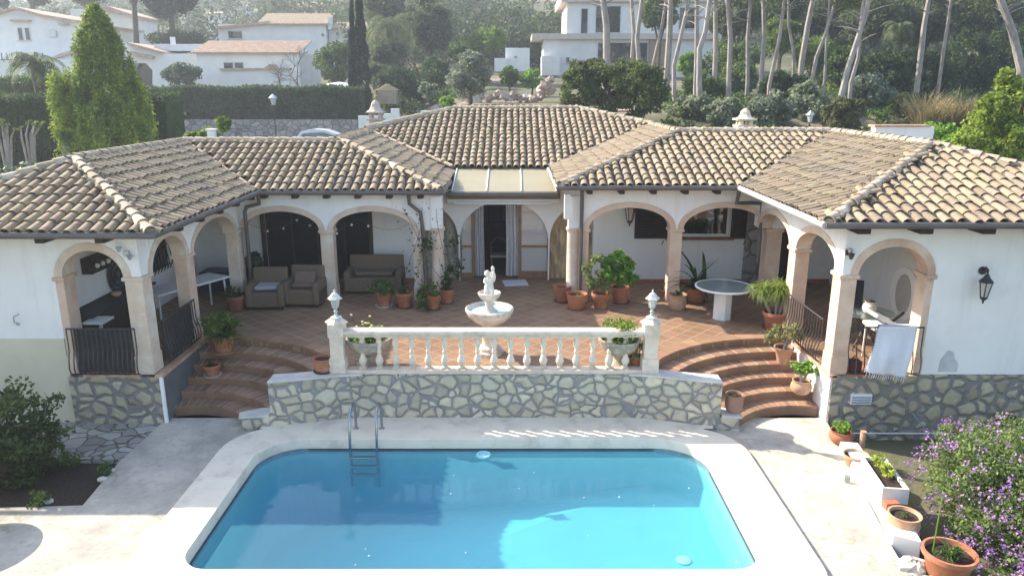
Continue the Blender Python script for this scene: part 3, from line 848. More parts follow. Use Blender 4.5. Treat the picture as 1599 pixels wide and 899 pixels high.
# ---------------------------------------------------------------- roofs
def pip(p, poly):
    x, y = p; ins = False; n = len(poly)
    for i in range(n):
        x1, y1 = poly[i]; x2, y2 = poly[(i + 1) % n]
        if (y1 > y) != (y2 > y) and x < (x2 - x1) * (y - y1) / (y2 - y1) + x1: ins = not ins
    return ins
def roof_face(pts, seed, s=.205, e=.31, tiles=True, lip=.06):
    P_ = [Vector(p) for p in pts]
    u = (P_[1] - P_[0]).normalized()
    nrm = None
    for q in P_[2:]:
        c = (P_[1] - P_[0]).cross(q - P_[0])
        if c.length > 1e-3: nrm = c.normalized(); break
    if nrm.z < 0: nrm = -nrm
    v = nrm.cross(u)
    if v.z < 0: v = -v
    o = P_[0]
    m = MB(); m.poly([p - nrm * .02 for p in P_]); m.poly([p - nrm * .09 for p in P_[::-1]])
    k = len(P_); n0 = 0
    for i in range(k): j = (i + 1) % k; m.f.append((i, k + (k - 1 - i), k + (k - 1 - j), j))
    deck = m.build('roof_board', UNDER, villa)
    if not tiles: return
    loc = [((p - o).dot(u), (p - o).dot(v)) for p in P_]
    um = [a for a, b in loc]; vm = [b for a, b in loc]
    rnd = random.Random(seed)
    cap = MB(); pan = MB()
    L = e * 1.22
    K = 6
    def barrel(mb, cu, cv, rl, rh, up, lift, jit):
        """rl radius at lower end; up=1 convex"""
        n = len(mb.v)
        ang = jit
        uu = (u * math.cos(ang) + v * math.sin(ang)); vv = (v * math.cos(ang) - u * math.sin(ang))
        base = o + u * cu + v * cv
        for (d, r, h) in ((0, rl, lift), (L, rh, lift - .022 * up)):
            for th in ((0.0,) if not (up > 0 and d == 0) else (0.0, -.014)):
                for q in range(K + 1):
                    a = math.pi * q / K
                    x = (r + th) * math.cos(a); z = (r + th) * math.sin(a) * (.85 if up > 0 else -.7)
                    p = base + uu * x + vv * d + nrm * (z + h)
                    mb.v.append((p.x, p.y, p.z))
        w = K + 1
        if up > 0:
            for q in range(K):
                mb.f.append((n + q, n + q + 1, n + 2 * w + q + 1, n + 2 * w + q))
                mb.f.append((n + w + q, n + w + q + 1, n + q + 1, n + q))
        else:
            for q in range(K): mb.f.append((n + q, n + w + q, n + w + q + 1, n + q + 1))
    nu = int((max(um) - min(um)) / s) + 1
    for i in range(nu):
        cu = min(um) + s * (i + .5)
        ju = rnd.uniform(-.008, .008)
        j = 0
        while True:
            cv = -lip + j * e
            if cv > max(vm): break
            j += 1
            jv = rnd.uniform(-.03, .03) if rnd.random() < .9 else rnd.uniform(-.08, .04)
            if pip((cu, max(cv + .1, .03)), loc):
                barrel(cap, cu + ju + rnd.uniform(-.006, .006), cv + jv, .082, .066, 1, .035 + rnd.uniform(-.004, .006), rnd.uniform(-.06, .06))
            if pip((cu + s / 2, max(cv + .1, .03)), loc):
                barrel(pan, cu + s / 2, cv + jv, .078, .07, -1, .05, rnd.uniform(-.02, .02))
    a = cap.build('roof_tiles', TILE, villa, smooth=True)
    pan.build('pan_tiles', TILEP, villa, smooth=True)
    # mortar closing the eave
def ridge(p0, p1, seed, r=.105, L=.36, mt=RIDGE, mortar=True):
    p0, p1 = Vector(p0), Vector(p1); d = p1 - p0; n = max(1, int(d.length / (L * .82)))
    t = d.normalized(); st = d.length / n
    side = t.cross(Vector((0, 0, 1))).normalized(); up = side.cross(t)
    rnd = random.Random(seed); m = MB(); K = 8
    for i in range(n):
        b = p0 + t * (st * i); k0 = len(m.v)
        jj = rnd.uniform(-.012, .012)
        for (dd, rr, h) in ((-.03, r, .035), (-.03, r - .018, .035), (st * 1.08, r * .84, .02)):
            for q in range(K + 1):
                a = -.15 + (math.pi + .3) * q / K
                p = b + t * dd + side * (rr * math.cos(a) + jj) + up * (rr * math.sin(a) + h)
                m.v.append(tuple(p))
        w = K + 1
        for q in range(K):
            m.f.append((k0 + q, k0 + q + 1, k0 + 2 * w + q + 1, k0 + 2 * w + q)); m.f.append((k0 + w + q, k0 + w + q + 1, k0 + q + 1, k0 + q))
    o = m.build('ridge_tiles', mt, villa, smooth=True)
    if mortar:
        m = MB(); m.tube([p0 - up * .02, p1 - up * .02], r * .93, 8); m.build('ridge_mortar', MORT, villa)
MORT = mat('ridge_mortar', (.50, .42, .31), (.36, .30, .22), .95, s1=8, b=.5, bs=30)
zl, zlr, zr, zrr = 3.55, 4.48, 3.70, 4.69
YL, YR = 16.95, 16.62
A0 = (-10.94, 11.85, zl); A1 = (-5.86, 11.85, zl); AX = (-8.4, 14.4, zlr); AY = (-8.4, 19.4, zlr)
roof_face([A0, A1, AX], 1)
roof_face([A1, (-5.86, YL, zl), AY, AX], 2)
roof_face([(-5.86, YL, zl), (-1.67, YL, zl), (-4.35, 19.4, zlr), AY], 3)
roof_face([(-1.67, YL, zl), (-1.67, 20.8, zl), (-4.35, 23.5, zlr), (-4.35, 19.4, zlr)], 4)
roof_face([(-10.94, 19.4, zl), A0, AX, (-8.4, 19.4, zlr)], 5, tiles=False)
roof_face([(-5.86, 22, zl + .1), (-1.67, 22, zl + .1), (-4.35, 19.4, zlr), AY], 6, tiles=False)
B0 = (11.75, 11.93, zr); B1 = (5.15, 11.93, zr); BX = (8.45, 15.22, zrr); BY = (8.45, 19.95, zrr)
roof_face([B1, B0, BX], 7, s=.225, e=.33)
roof_face([B1, (5.15, YR, zr), BY, BX], 8, s=.225, e=.33)
roof_face([(1.1, YR, zr), (5.15, YR, zr), BY, (4.4, 19.95, zrr)], 9)
roof_face([(1.1, YR, zr), (1.1, 20.8, zr), (4.4, 24.1, zrr), (4.4, 19.95, zrr)], 10)
roof_face([(11.75, 19.95, zr), B0, BX, (8.45, 19.95, zrr)], 11)
CLx, CRx = -1.95, 2.28
roof_face([(-1.65, 20.8, zr), (1.1, 20.8, zr), (4.4, 24.1, zrr), (CRx, 25.6, 5.13), (CLx, 25.6, 5.13), (-4.5, 23.6, zr + .3 * 2.85)], 12)
roof_face([(-7, 29, 3.7), (8, 29, 3.7), (CRx, 25.6, 5.13), (CLx, 25.6, 5.13)], 13, tiles=False)
roof_face([(11.75, 23.2, zr), (4.4, 23.2, zr), (4.4, 19.95, zrr), (8.45, 19.95, zrr)], 14, tiles=False)
for i, (a, b) in enumerate([(A1, AX), (A0, AX), (AX, AY), ((-1.67, YL, zl), (-4.35, 19.4, zlr)), (AY, (-4.35, 19.4, zlr)), ((-4.35, 19.4, zlr), (-4.35, 23.5, zlr)),
        (B1, BX), (B0, BX), (BX, BY), ((1.1, YR, zr), (4.4, 19.95, zrr)), ((4.4, 19.95, zrr), BY), ((4.4, 19.95, zrr), (4.4, 24.1, zrr)),
        ((4.4, 24.1, zrr), (CRx, 25.6, 5.13)), ((CLx, 25.6, 5.13), (CRx, 25.6, 5.13)), ((-4.5, 23.5, zrr - .1), (CLx, 25.6, 5.13))]):
    ridge(a, b, 100 + i)
# valleys: metal/mortar strips
for a, b in (((-5.86, YL, zl), AY), ((5.15, YR, zr), BY), ((-1.65, 20.8, zr), (-4.5, 23.6, zr + .855)), ((1.1, 20.8, zr), (4.4, 24.1, zrr))):
    a = Vector(a); b = Vector(b); m = MB(); m.tube([a + Vector((0, 0, .03)), b + Vector((0, 0, .03))], .05, 6); m.build('valley_mortar', MORT, villa)
# fascia boards, gutters, rafter ends
def gutter(pts, mt=GUT, r=.055):
    m = MB(); m.tube(pts, r, 10); return m.build('gutter', mt, villa, smooth=True)
go = .10
gutter([(-13, 11.85 - go, zl - .03), (-5.86 + go, 11.85 - go, zl - .03), (-5.86 + go, YL - go, zl - .03), (-1.67 + go, YL - go, zl - .03), (-1.67 + go, 18.9, zl - .03)])
gutter([(13.5, 11.93 - go, zr - .03), (5.15 - go, 11.93 - go, zr - .03)])
gutter([(5.15 - go, 11.93 - go, zr - .03), (5.15 - go, YR - go, zr - .03)], GUTLIT)
gutter([(5.15 - go, YR - go, zr - .03), (1.1 - go, YR - go, zr - .03)])
gutter([(1.1 - go, YR - go, zr - .03), (1.1 - go, 20.7, zr - .03)], GUTLIT, .04)
def rafter(c, d): MB().box(c, d).build('rafter_end', DARKW, villa, bevel=.01)
for x in np.arange(-12.6, -6.2, .98): rafter((x, 12.1, zl - .13), (.15, .46, .11))
for y in np.arange(13.0, 16.9, .95): rafter((-6.05, y, zl - .13), (.40, .13, .11))
for x in np.arange(-5.7, -1.7, .72): rafter((x, 17.05, zl - .13), (.13, .26, .10))
for x in np.arange(1.75, 5.2, .72): rafter((x, 16.82, zr - .14), (.12, .36, .10))
for x in np.arange(5.75, 13, 1.02): rafter((x, 12.15, zr - .14), (.22, .42, .11))
m = MB(); m.b2(-13.4, -5.95, 11.87, 12.38, zl - .075, zl - .062); m.b2(-6.28, -5.9, 12.3, 17.0, zl - .077, zl - .064); m.b2(-6.3, -1.75, 16.98, 17.3, zl - .075, zl - .062)
m.b2(5.2, 13.5, 11.95, 12.4, zr - .075, zr - .062); m.b2(5.2, 5.72, 12.4, 16.9, zr - .077, zr - .064); m.b2(1.2, 5.8, 16.65, 17.1, zr - .075, zr - .062)
m.build('soffit', UNDER, villa)
def pipe(pts, mt=GUT, r=.045):
    m = MB(); m.tube(pts, r, 10)
    return m.build('downpipe', mt, villa, smooth=True)
pipe([(-5.78, YL - .05, zl - .08), (-5.8, YL + .0, zl - .3), (-6.12, 17.02, zl - .38), (-6.17, 17.02, zl - .5), (-6.17, 17.03, 1.0)])
pipe([(-2.36, YL - .05, zl - .08), (-2.36, YL + .05, zl - .3), (-2.12, 17.08, zl - .52), (-2.08, 17.1, 2.6), (-2.04, 17.1, 1.0)])
pipe([(1.56, YR - .05, zr - .08), (1.60, 16.9, zr - .3), (1.6, 16.93, 2.5), (1.6, 16.93, 1.0)])
pipe([(5.05, YR - .12, zr - .08), (5.05, YR, zr - .38), (5.5, 16.9, zr - .42), (5.72, 16.92, zr - .44), (5.74, 16.92, 1.9)])
m = MB(); m.b2(1.20, 1.34, 16.9, 17.05, 2.9, 3.48); m.build('rain_hopper', WHITEP, villa, bevel=.01)
# cream panel canopy over the recess
cn = MB()
x0, x1 = -1.52, 1.12; ya, yb, za, zb = 18.72, 20.75, 3.30, 3.66
n = 3
for i in range(n):
    a = x0 + (x1 - x0) * i / n + .012; b = x0 + (x1 - x0) * (i + 1) / n - .012
    cn.v += [(a, ya, za), (b, ya, za), (b, yb, zb), (a, yb, zb), (a, ya, za - .03), (b, ya, za - .03), (b, yb, zb - .03), (a, yb, zb - .03)]
    q = len(cn.v) - 8
    for f in ((0, 1, 2, 3), (7, 6, 5, 4), (0, 4, 5, 1), (1, 5, 6, 2), (2, 6, 7, 3), (3, 7, 4, 0)): cn.f.append(tuple(q + w for w in f))
cnp = cn.build('canopy_panel', POLY, villa)
m = MB()
for i in range(n + 1):
    a = x0 + (x1 - x0) * i / n
    m.tube([(a, ya - .01, za + .012), (a, yb, zb + .012)], .018, 6)
m.build('canopy_bar', WHITEP, villa)
m = MB(); m.b2(x0 - .15, x1 + .05, ya - .14, ya - .02, za - .12, za - .01); m.build('gutter', GUT, villa, bevel=.02)
m = MB(); m.b2(x0 - .1, x1 + .1, ya - .02, 19.08, za - .19, za - .04); m.build('canopy_beam', UNDER, villa)
aw = MB(); aw.b2(-1.66, 1.2, 18.86, 19.08, 2.985, 3.10); aw.b2(-1.5, 1.0, 18.80, 18.86, 2.95, 3.01)
awn = aw.build('awning_box', WHITEP, villa, bevel=.02)
# chimneys
def chimney(x, y, z0, w, h, mt, capm, k=1.0):
    m = MB(); m.box((x, y, z0 + h / 2), (w, w, h))
    c = m.build('chimney', mt, villa, bevel=.01)
    t = z0 + h; m = MB()
    m.box((x, y, t + .03), (w + .14, w + .14, .06))
    for sx in (-1, 1):
        for sy in (-1, 1): m.box((x + sx * (w / 2 - .05), y + sy * (w / 2 - .05), t + .05 + .12 * k), (.11, .11, .25 * k))
    q = t + .05 + .26 * k; m.box((x, y, q), (w + .18, w + .18, .05))
    m.lathe([(w * .78, q + .02), (w * .55, q + .1 * k), (w * .40, q + .22 * k), (w * .36, q + .34 * k), (w * .22, q + .44 * k), (.02, q + .5 * k)], (x, y, 0), 8)
    m.build('chimney_cap', capm, c, bevel=.008)
    return c
c_ = P(588, 203, 25.5); chimney(c_[0], 25.5, c_[2] - .3, .40, .62, mat('pink_brick', (.64, .55, .49), (.56, .46, .40), .9, s1=8, b=.4), mat('pink_cap', (.56, .47, .42), (.46, .38, .34), .9), .8)
c_ = P(1161, 211, 21.0); chimney(c_[0], 21.0, c_[2] - .4, .36, .62, WHITEP, mat('chimney_cap_ochre', (.74, .70, .62), (.62, .45, .25), .9, s1=4), .6)
c_ = P(332, 222, 22.0); m = MB(); m.box((c_[0], 22, c_[2] + .1), (.2, .2, .5)); m.box((c_[0], 22, c_[2] + .36), (.27, .27, .04)); m.build('chimney', STUCCO, villa, bevel=.01)
# ---------------------------------------------------------------- foliage builders
def _unit(a): return a / (np.linalg.norm(a, axis=1, keepdims=True) + 1e-9)
def leafq(c, size, rng, elong=1.7, up=.35, out=None, outw=.5, vary=.35, flat=False):
    n = len(c)
    nr = rng.normal(size=(n, 3)); nr[:, 2] += up
    if out is not None: nr += out * outw * 1.6
    nr = _unit(nr)
    t = _unit(np.cross(nr, rng.normal(size=(n, 3)))); s = np.cross(nr, t)
    L = size * (1 + rng.uniform(-vary, vary, (n, 1))); w = L / elong
    return np.stack([c - t * L / 2, c + s * w / 2, c + t * L / 2, c - s * w / 2], axis=1)
def clump(ells, n, size, seed, k=14, kr=.34, elong=1.7, up=.35, hole=.0, shell=.45):
    """leaves on sub-clumps spread over ellipsoids (cx,cy,cz,rx,ry,rz)"""
    rng = np.random.default_rng(seed); E_ = np.array(ells, dtype=float)
    wt = (E_[:, 3] * E_[:, 4] * E_[:, 5]) ** (2 / 3.); cnt = np.maximum(1, (n * wt / wt.sum()).astype(int))
    out = []
    for e, q in zip(E_, cnt):
        d = _unit(rng.normal(size=(k, 3))); rr = rng.uniform(shell, 1.0, (k, 1)) 
        sc_ = e[:3] + d * rr * e[3:] * (1 - kr * .6)
        sr = kr * rng.uniform(.65, 1.25, k) * e[3:].mean()
        idx = rng.integers(0, k, q)
        dd = _unit(rng.normal(size=(q, 3)))
        rad = rng.uniform(0, 1, (q, 1)) ** .45
        c = sc_[idx] + dd * rad * sr[idx][:, None] * np.array([1, 1, .85])
        out.append(leafq(c, size, rng, elong, up, dd))
    return np.concatenate(out)
def blades(c, n, L, w, droop, spread, seed, seg=5, tilt0=.15):
    rng = np.random.default_rng(seed); out = []
    az = rng.uniform(0, 2 * np.pi, n); el = np.pi / 2 - (tilt0 + spread * rng.uniform(0, 1, n) ** .7)
    ll = L * rng.uniform(.65, 1.1, n)
    p = np.tile(np.array(c, dtype=float), (n, 1)) + rng.normal(size=(n, 3)) * [w, w, 0]
    dr = droop * rng.uniform(.6, 1.3, n)
    prev = None
    for i in range(seg + 1):
        side = np.stack([-np.sin(az), np.cos(az), np.zeros(n)], 1)
        ww = w * (1 - (i / seg) ** 2 * .9) * (.6 + .4 * min(1, i))
        a, b = p - side * ww / 2, p + side * ww / 2
        if prev is not None: out.append(np.stack([prev[0], prev[1], b, a], 1))
        prev = (a, b)
        d = np.stack([np.cos(el) * np.cos(az), np.cos(el) * np.sin(az), np.sin(el)], 1)
        p = p + d * (ll / seg)[:, None]
        el = el - dr / seg
    return np.concatenate(out)

# ---------------------------------------------------------------- balustrade
def PXY(px, py, Y): return P(px, py, Y)[0]
YB = 12.52
bal = thing('balustrade', (-.3, YB, .9), 'pale cast-stone balustrade with turned balusters on top of the pool wall', 'balustrade')
bprof = [(.055, 0), (.055, .035), (.04, .05), (.05, .075), (.072, .13), (.07, .17), (.045, .235), (.032, .275), (.045, .30), (.045, .325), (.03, .35), (.038, .40), (.058, .45), (.062, .48), (.045, .535), (.04, .56), (.055, .575), (.055, .60)]
BZ = .955
first = None
for i in range(17):
    X = P(566 + 25.7 * i, 545, YB)[0]
    if first is None:
        m = MB(); m.lathe(bprof, (X, YB, BZ), 12); m.box((X, YB, BZ + .015), (.12, .12, .03)); m.box((X, YB, BZ + .60), (.12, .12, .04))
        first = m.build('baluster', CAST, bal, smooth=True); fx = X
    else:
        c = first.copy(); COL.objects.link(c); c.parent = bal; c.location = (X - fx, 0, 0)
XL, XR = P(528, 545, YB)[0], P(1015, 545, YB)[0]
m = MB(); m.b2(XL, XR, YB - .11, YB + .11, .88, .956); m.build('base_course', CAST, bal, bevel=.006)
m = MB(); m.b2(XL, XR, YB - .09, YB + .09, 1.56, 1.615); m.b2(XL, XR, YB - .125, YB + .125, 1.612, 1.69); m.build('hand_rail', CAST, bal, bevel=.022)
for X in (XL, XR):
    m = MB(); m.box((X, YB, 1.02), (.29, .29, .30)); m.box((X, YB, 1.35), (.235, .235, .5)); m.box((X, YB, 1.69), (.275, .275, .24))
    m.lathe([(.205, 1.81), (.205, 1.835), (.10, 1.90), (.10, 1.905)], (X, YB, 0), 4)
    m.build('pier', CAST, bal, bevel=.008)
def pier_lamp(loc, label):
    t = thing('pedestal_lamp', loc, label, 'lamp', 'lamps on the balustrade piers')
    x, y, z = loc
    m = MB(); m.lathe([(.10, 0), (.10, .012), (.06, .03), (.03, .05), (.022, .09), (.035, .105), (.035, .125), (.02, .14), (.03, .17), (.05, .185)], loc, 14); m.build('stem', LAMPG, t, smooth=True)
    m = MB()
    for k_ in range(6):
        a = 2 * math.pi * k_ / 6; m.tube([(x + .052 * math.cos(a), y + .052 * math.sin(a), z + .185), (x + .082 * math.cos(a), y + .082 * math.sin(a), z + .35)], .006, 5)
    m.build('lantern_frame', LAMPG, t)
    m = MB(); m.lathe([(.048, .187), (.077, .348)], loc, 6); m.build('lantern_glass', MIRG, t)
    m = MB(); m.lathe([(.125, .345), (.13, .355), (.085, .395), (.06, .43), (.035, .455), (.012, .465), (.02, .485), (.012, .50), (.004, .52)], loc, 6); m.build('lantern_roof', STATUE, t)
pier_lamp((XL, YB, 1.903), 'pale lantern on the left pier of the balustrade, near the pool ladder')
pier_lamp((XR, YB, 1.903), 'pale lantern on the right pier of the balustrade, beside the sunlit steps')

# ---------------------------------------------------------------- fountain
fx_, fy_ = P(765, 560, 13.45)[0], 13.45
ft = thing('fountain', (fx_, fy_, .9), 'tiered stone fountain with two basins and a cherub in the middle of the terrace', 'fountain')
c = (fx_, fy_, .9)
m = MB(); m.lathe([(.26, 0), (.26, .06), (.22, .08), (.21, .14), (.15, .18), (.135, .26), (.16, .38), (.17, .44), (.12, .50), (.11, .55), (.15, .57)], c, 28, flute=14, fd=.02); m.build('pedestal', FOUNT, ft, smooth=True)
m = MB(); m.lathe([(.12, .56), (.20, .60), (.31, .67), (.40, .76), (.445, .85), (.455, .875), (.455, .905), (.435, .915), (.415, .905), (.395, .86), (.30, .80), (.1, .79)], c, 56, flute=28, fd=.012); m.build('basin', FOUNT, ft, smooth=True)
m = MB(); m.lathe([(.404, .868), (.40, .80), (.1, .797)], c, 32, cap=False); m.build('basin_lining', BLUEP, ft, smooth=True)
m = MB(); m.lathe([(.17, .80), (.17, .84), (.10, .90), (.075, .95), (.085, 1.0), (.075, 1.03), (.12, 1.06), (.17, 1.10), (.20, 1.15), (.215, 1.19), (.215, 1.21), (.20, 1.215), (.185, 1.20), (.15, 1.17), (.04, 1.16)], c, 28, flute=14, fd=.015); m.build('upper_basin', FOUNT, ft, smooth=True)
m = MB(); m.lathe([(.0, .845), (.398, .846)], c, 32, cap=False); m.build('water', BLUEP, ft)
m = MB()
bz = 2.06
m.ball((fx_, fy_, bz + .02), .07, 12, (1, .9, .7))
m.tube([(fx_ - .03, fy_ - .02, bz), (fx_ - .045, fy_ - .05, bz + .07), (fx_ - .03, fy_, bz + .14)], [.035, .036, .045], 10)
m.tube([(fx_ + .035, fy_ - .02, bz), (fx_ + .045, fy_ - .06, bz + .06), (fx_ + .02, fy_, bz + .14)], [.033, .036, .045], 10)
m.ball((fx_, fy_, bz + .16), .062, 12, (1, .85, 1.0)); m.ball((fx_ - .003, fy_, bz + .23), .055, 12, (1, .8, 1))
m.tube([(fx_ - .005, fy_, bz + .26), (fx_ - .015, fy_ - .01, bz + .31)], [.026, .024], 8)
m.ball((fx_ - .03, fy_ - .015, bz + .335), .046, 12, (1, 1.05, 1.1)); m.ball((fx_ - .03, fy_ - .062, bz + .33), .011, 6)
m.tube([(fx_ + .04, fy_, bz + .26), (fx_ + .075, fy_ - .02, bz + .30), (fx_ + .06, fy_ - .02, bz + .37), (fx_ + .045, fy_ - .02, bz + .42)], [.028, .023, .02, .022], 8)
m.tube([(fx_ - .05, fy_, bz + .26), (fx_ - .075, fy_ - .03, bz + .21), (fx_ - .04, fy_ - .06, bz + .19)], [.026, .021, .019], 8)
m.ball((fx_ + .05, fy_ + .045, bz + .27), .05, 10, (1.0, .45, 2.0)); m.ball((fx_ + .055, fy_ - .02, bz + .41), .035, 10, (.8, .8, 1.3))
st = m.build('cherub_statue', STATUE, ft, smooth=True)
st.data.transform(Matrix.Translation((0, 0, bz - .9)) @ Matrix.Scale(1.25, 4) @ Matrix.Translation((0, 0, .9 - bz)))
rm = st.modifiers.new('remesh', 'REMESH'); rm.mode = 'VOXEL'; rm.voxel_size = .009; rm.use_smooth_shade = True
sm = st.modifiers.new('smooth', 'SMOOTH'); sm.iterations = 3; sm.factor = .5

# ---------------------------------------------------------------- pots and plants
def potprof(style, r, h):
    if style == 'rim': return [(r * .66, 0), (r * .70, .01), (r * .90, h * .80), (r * .91, h * .81), (r * 1.0, h * .82), (r * 1.0, h), (r * .90, h), (r * .87, h * .80)]
    if style == 'plain': return [(r * .70, 0), (r * .74, .015), (r * .98, h * .93), (r * 1.0, h), (r * .92, h), (r * .88, h * .82)]
    if style == 'round': return [(r * .55, 0), (r * .78, h * .12), (r * 1.0, h * .45), (r * .98, h * .65), (r * .84, h * .86), (r * .92, h), (r * .82, h), (r * .76, h * .84)]
    if style == 'jar': return [(r * .72, 0), (r * .9, h * .2), (r * .98, h * .5), (r * .90, h * .8), (r * .93, h * .9), (r * 1.0, h), (r * .88, h), (r * .82, h * .84)]
    if style == 'bowl': return [(r * .3, 0), (r * .42, h * .06), (r * .75, h * .45), (r * .97, h * .88), (r * 1.02, h * .90), (r * 1.02, h), (r * .93, h), (r * .88, h * .86)]
    if style == 'taper': return [(r * .55, 0), (r * .58, .01), (r * .95, h * .86), (r * 1.05, h * .90), (r * 1.05, h), (r * .92, h), (r * .88, h * .82)]
def pot(name, label, px, py, z, r, h, style='rim', pm=None, fol=None, fm=None, saucer=None, cat='pot', group=None, loc=None, extra=None, bigleaf=None):
    loc = loc or G(px, py, z)
    loc = (loc[0], loc[1], z)
    t = thing(name, loc, label, cat, group)
    b = .0
    if saucer:
        m = MB(); m.lathe([(r * .85, .0), (r * .98, .035), (r * 1.0, .04), (r * .93, .04), (r * .80, .015)], loc, 22); m.build('saucer', saucer, t, smooth=True); b = .018
    pr = potprof(style, r, h)
    m = MB(); m.lathe([(a, q + b) for a, q in pr], loc, 26, cap=False); m.lathe([(.001, b), (pr[0][0], b)], loc, 26, cap=False)
    m.build('pot', pm or TCOT, t, smooth=True)
    sr, sz = pr[-1]
    m = MB(); m.lathe([(.001, sz + b), (sr * 1.01, sz + b - .004)], loc, 20, cap=False); m.build('soil', SOIL, t)
    top = (loc[0], loc[1], loc[2] + sz + b)
    if fol is not None:
        m = MB(); m.quads(fol(top)); m.build('foliage', fm or L_MID, t)
    if extra: extra(t, top)
    return t
def F_bush(w, h, n, s, seed, dz=0, k=14):
    return lambda c: clump([(c[0], c[1], c[2] + h * .5 + dz, w, w, h * .55)], n, s, seed, k=k)
def F_blades(n, L, w, droop, spread, seed): return lambda c: blades(c, n, L, w, droop, spread, seed)
def F_both(*fs): return lambda c: np.concatenate([f(c) for f in fs])
def stems(pts, r, mt, name='stem'):
    def f(t, top):
        m = MB()
        for p in pts: m.tube([(top[0] + q[0], top[1] + q[1], top[2] + q[2]) for q in p], r, 5)
        m.build(name, mt, t)
    return f
ZT = .9
gl, gr = 'terracotta pots on the shaded left of the terrace', 'terracotta pots along the right porch'
pot('potted_plant', 'green broad-leaved plant in a pot on a white saucer before the wicker sofa', 600, 478, ZT, .21, .36, 'rim', TCOT, F_bush(.36, .40, 420, .12, 1, -.05), L_MID, PLASTW, 'potted plant', gl)
pot('potted_plant', 'terracotta pot with twiggy low plant, between the sofa and the geranium pot', 632, 479, ZT, .22, .34, 'rim', TCOT, F_bush(.2, .2, 140, .06, 2), L_DARK, TCOTD, 'potted plant', gl)
pot('potted_plant', 'trailing geranium spilling over the front of its pot, left of the fountain', 676, 482, ZT, .20, .34, 'rim', TCOT, lambda c: clump([(c[0] - .1, c[1] - .08, c[2] + .1, .33, .25, .28), (c[0] - .2, c[1] - .2, c[2] - .16, .2, .14, .2)], 620, .09, 3), L_MID, TCOTD, 'potted plant', gl)
pot('potted_plant', 'orange-red terracotta pot with a dark upright plant beside the boarded arch', 698, 473, ZT, .18, .34, 'plain', TCOT, F_bush(.2, .42, 200, .09, 4), L_DARK, TCOTD, 'potted plant', gl)
pot('potted_plant', 'dim terracotta pot of grassy leaves left of the wicker armchairs', 369, 484, ZT, .24, .34, 'rim', TCOTD, F_bush(.28, .3, 260, .08, 5), L_DARK, TCOTD, 'potted plant', gl)
pot('potted_plant', 'tall dark philodendron behind the left armchair against the white wall', 400, 462, ZT, .2, .35, 'plain', TCOTD, F_bush(.42, .75, 300, .2, 6, .05), L_DARK, None, 'potted plant', gl)
pot('potted_plant', 'small terracotta pot on a pale saucer low on the left steps', 297, 613, .45, .17, .22, 'rim', TCOT, F_bush(.13, .1, 90, .04, 7), L_DARK, CAPST, 'potted plant', loc=(-5.78, 13.42, .45))
pot('potted_plant', 'large fern-like green plant in a terracotta pot at the top of the left steps', 330, 572, .75, .245, .34, 'rim', TCOT, lambda c: np.concatenate([clump([(c[0] - .02, c[1], c[2] + .26, .46, .42, .33)], 900, .075, 8, k=26), blades(c, 60, .65, .05, 1.4, 1.1, 9)]), leafm('fern_leaf', (.10, .18, .03)), TCOTP, 'potted plant', loc=(-5.72, 13.95, .75))
pot('empty_pot', 'round-bellied terracotta pot beside the left pier of the balustrade', 506, 580, ZT, .19, .25, 'jar', TCOT, None, None, IRON, 'pot')
# right side group
pot('empty_pot', 'red terracotta pot without a plant, leftmost of the right-hand group', 878, 470, ZT, .215, .37, 'plain', TCOT, None, None, TCOTD, 'pot', gr)
pot('empty_pot', 'wide orange pot with pale gritty soil in front of the round column', 900, 481, ZT, .245, .34, 'plain', mat('orange_pot', (.52, .21, .10), (.44, .18, .09), .8, s1=6), F_bush(.12, .05, 50, .04, 10), L_MID, TCOT, 'pot', gr)
pot('potted_plant', 'variegated jade bush in a terracotta pot, left of the bright geranium', 938, 480, ZT, .225, .36, 'rim', TCOT, lambda c: clump([(c[0] - .1, c[1], c[2] + .35, .32, .26, .34), (c[0] - .36, c[1] + .05, c[2] + .62, .18, .16, .17), (c[0] - .1, c[1] + .05, c[2] + .85, .24, .2, .14)], 1000, .075, 11, k=18), leafm('variegated_leaf', (.20, .25, .08), (.12, .17, .06)), None, 'potted plant', gr)
pot('potted_plant', 'big leafy geranium with sunlit bright green crown against the white wall', 969, 472, ZT, .23, .38, 'plain', TCOT, lambda c: np.concatenate([clump([(c[0] - .15, c[1] - .05, c[2] + .38, .42, .33, .28), (c[0] + .08, c[1], c[2] + .60, .26, .24, .18), (c[0] - .34, c[1], c[2] + .62, .22, .2, .18), (c[0] + .2, c[1], c[2] + .25, .24, .22, .16), (c[0] - .08, c[1], c[2] + .80, .17, .16, .12)], 1100, .14, 12, k=20, elong=1.2)]), L_BRIGHT, TCOTD, 'potted plant', gr, extra=stems([[(0, 0, -.1), (-.1, 0, .3), (-.2, 0, .6)], [(0, 0, -.1), (.08, 0, .3), (.1, 0, .6)]], .018, BARK))
pot('half_pot', 'small half-round terracotta pot standing empty left of the stone pillar', 1042, 466, ZT, .20, .24, 'bowl', TCOT, None, None, None, 'pot', gr)
pot('potted_plant', 'sunlit pinkish pot with low succulents at the foot of the stone pillar', 1057, 482, ZT, .215, .34, 'jar', TCOTP, F_bush(.15, .14, 160, .05, 13), L_DARK, TCOTP, 'potted plant', gr)
pot('potted_plant', 'fern with long arching fronds in a terracotta pot behind the round table', 1086, 471, ZT, .25, .34, 'plain', TCOT, lambda c: np.concatenate([blades((c[0], c[1], c[2]), 26, .95, .07, 1.3, .9, 14), blades((c[0] + .05, c[1], c[2]), 3, 1.5, .11, 1.0, 1.0, 15), clump([(c[0], c[1], c[2] + .15, .25, .25, .2)], 160, .09, 16)]), L_DARK, TCOTD, 'potted plant', gr)
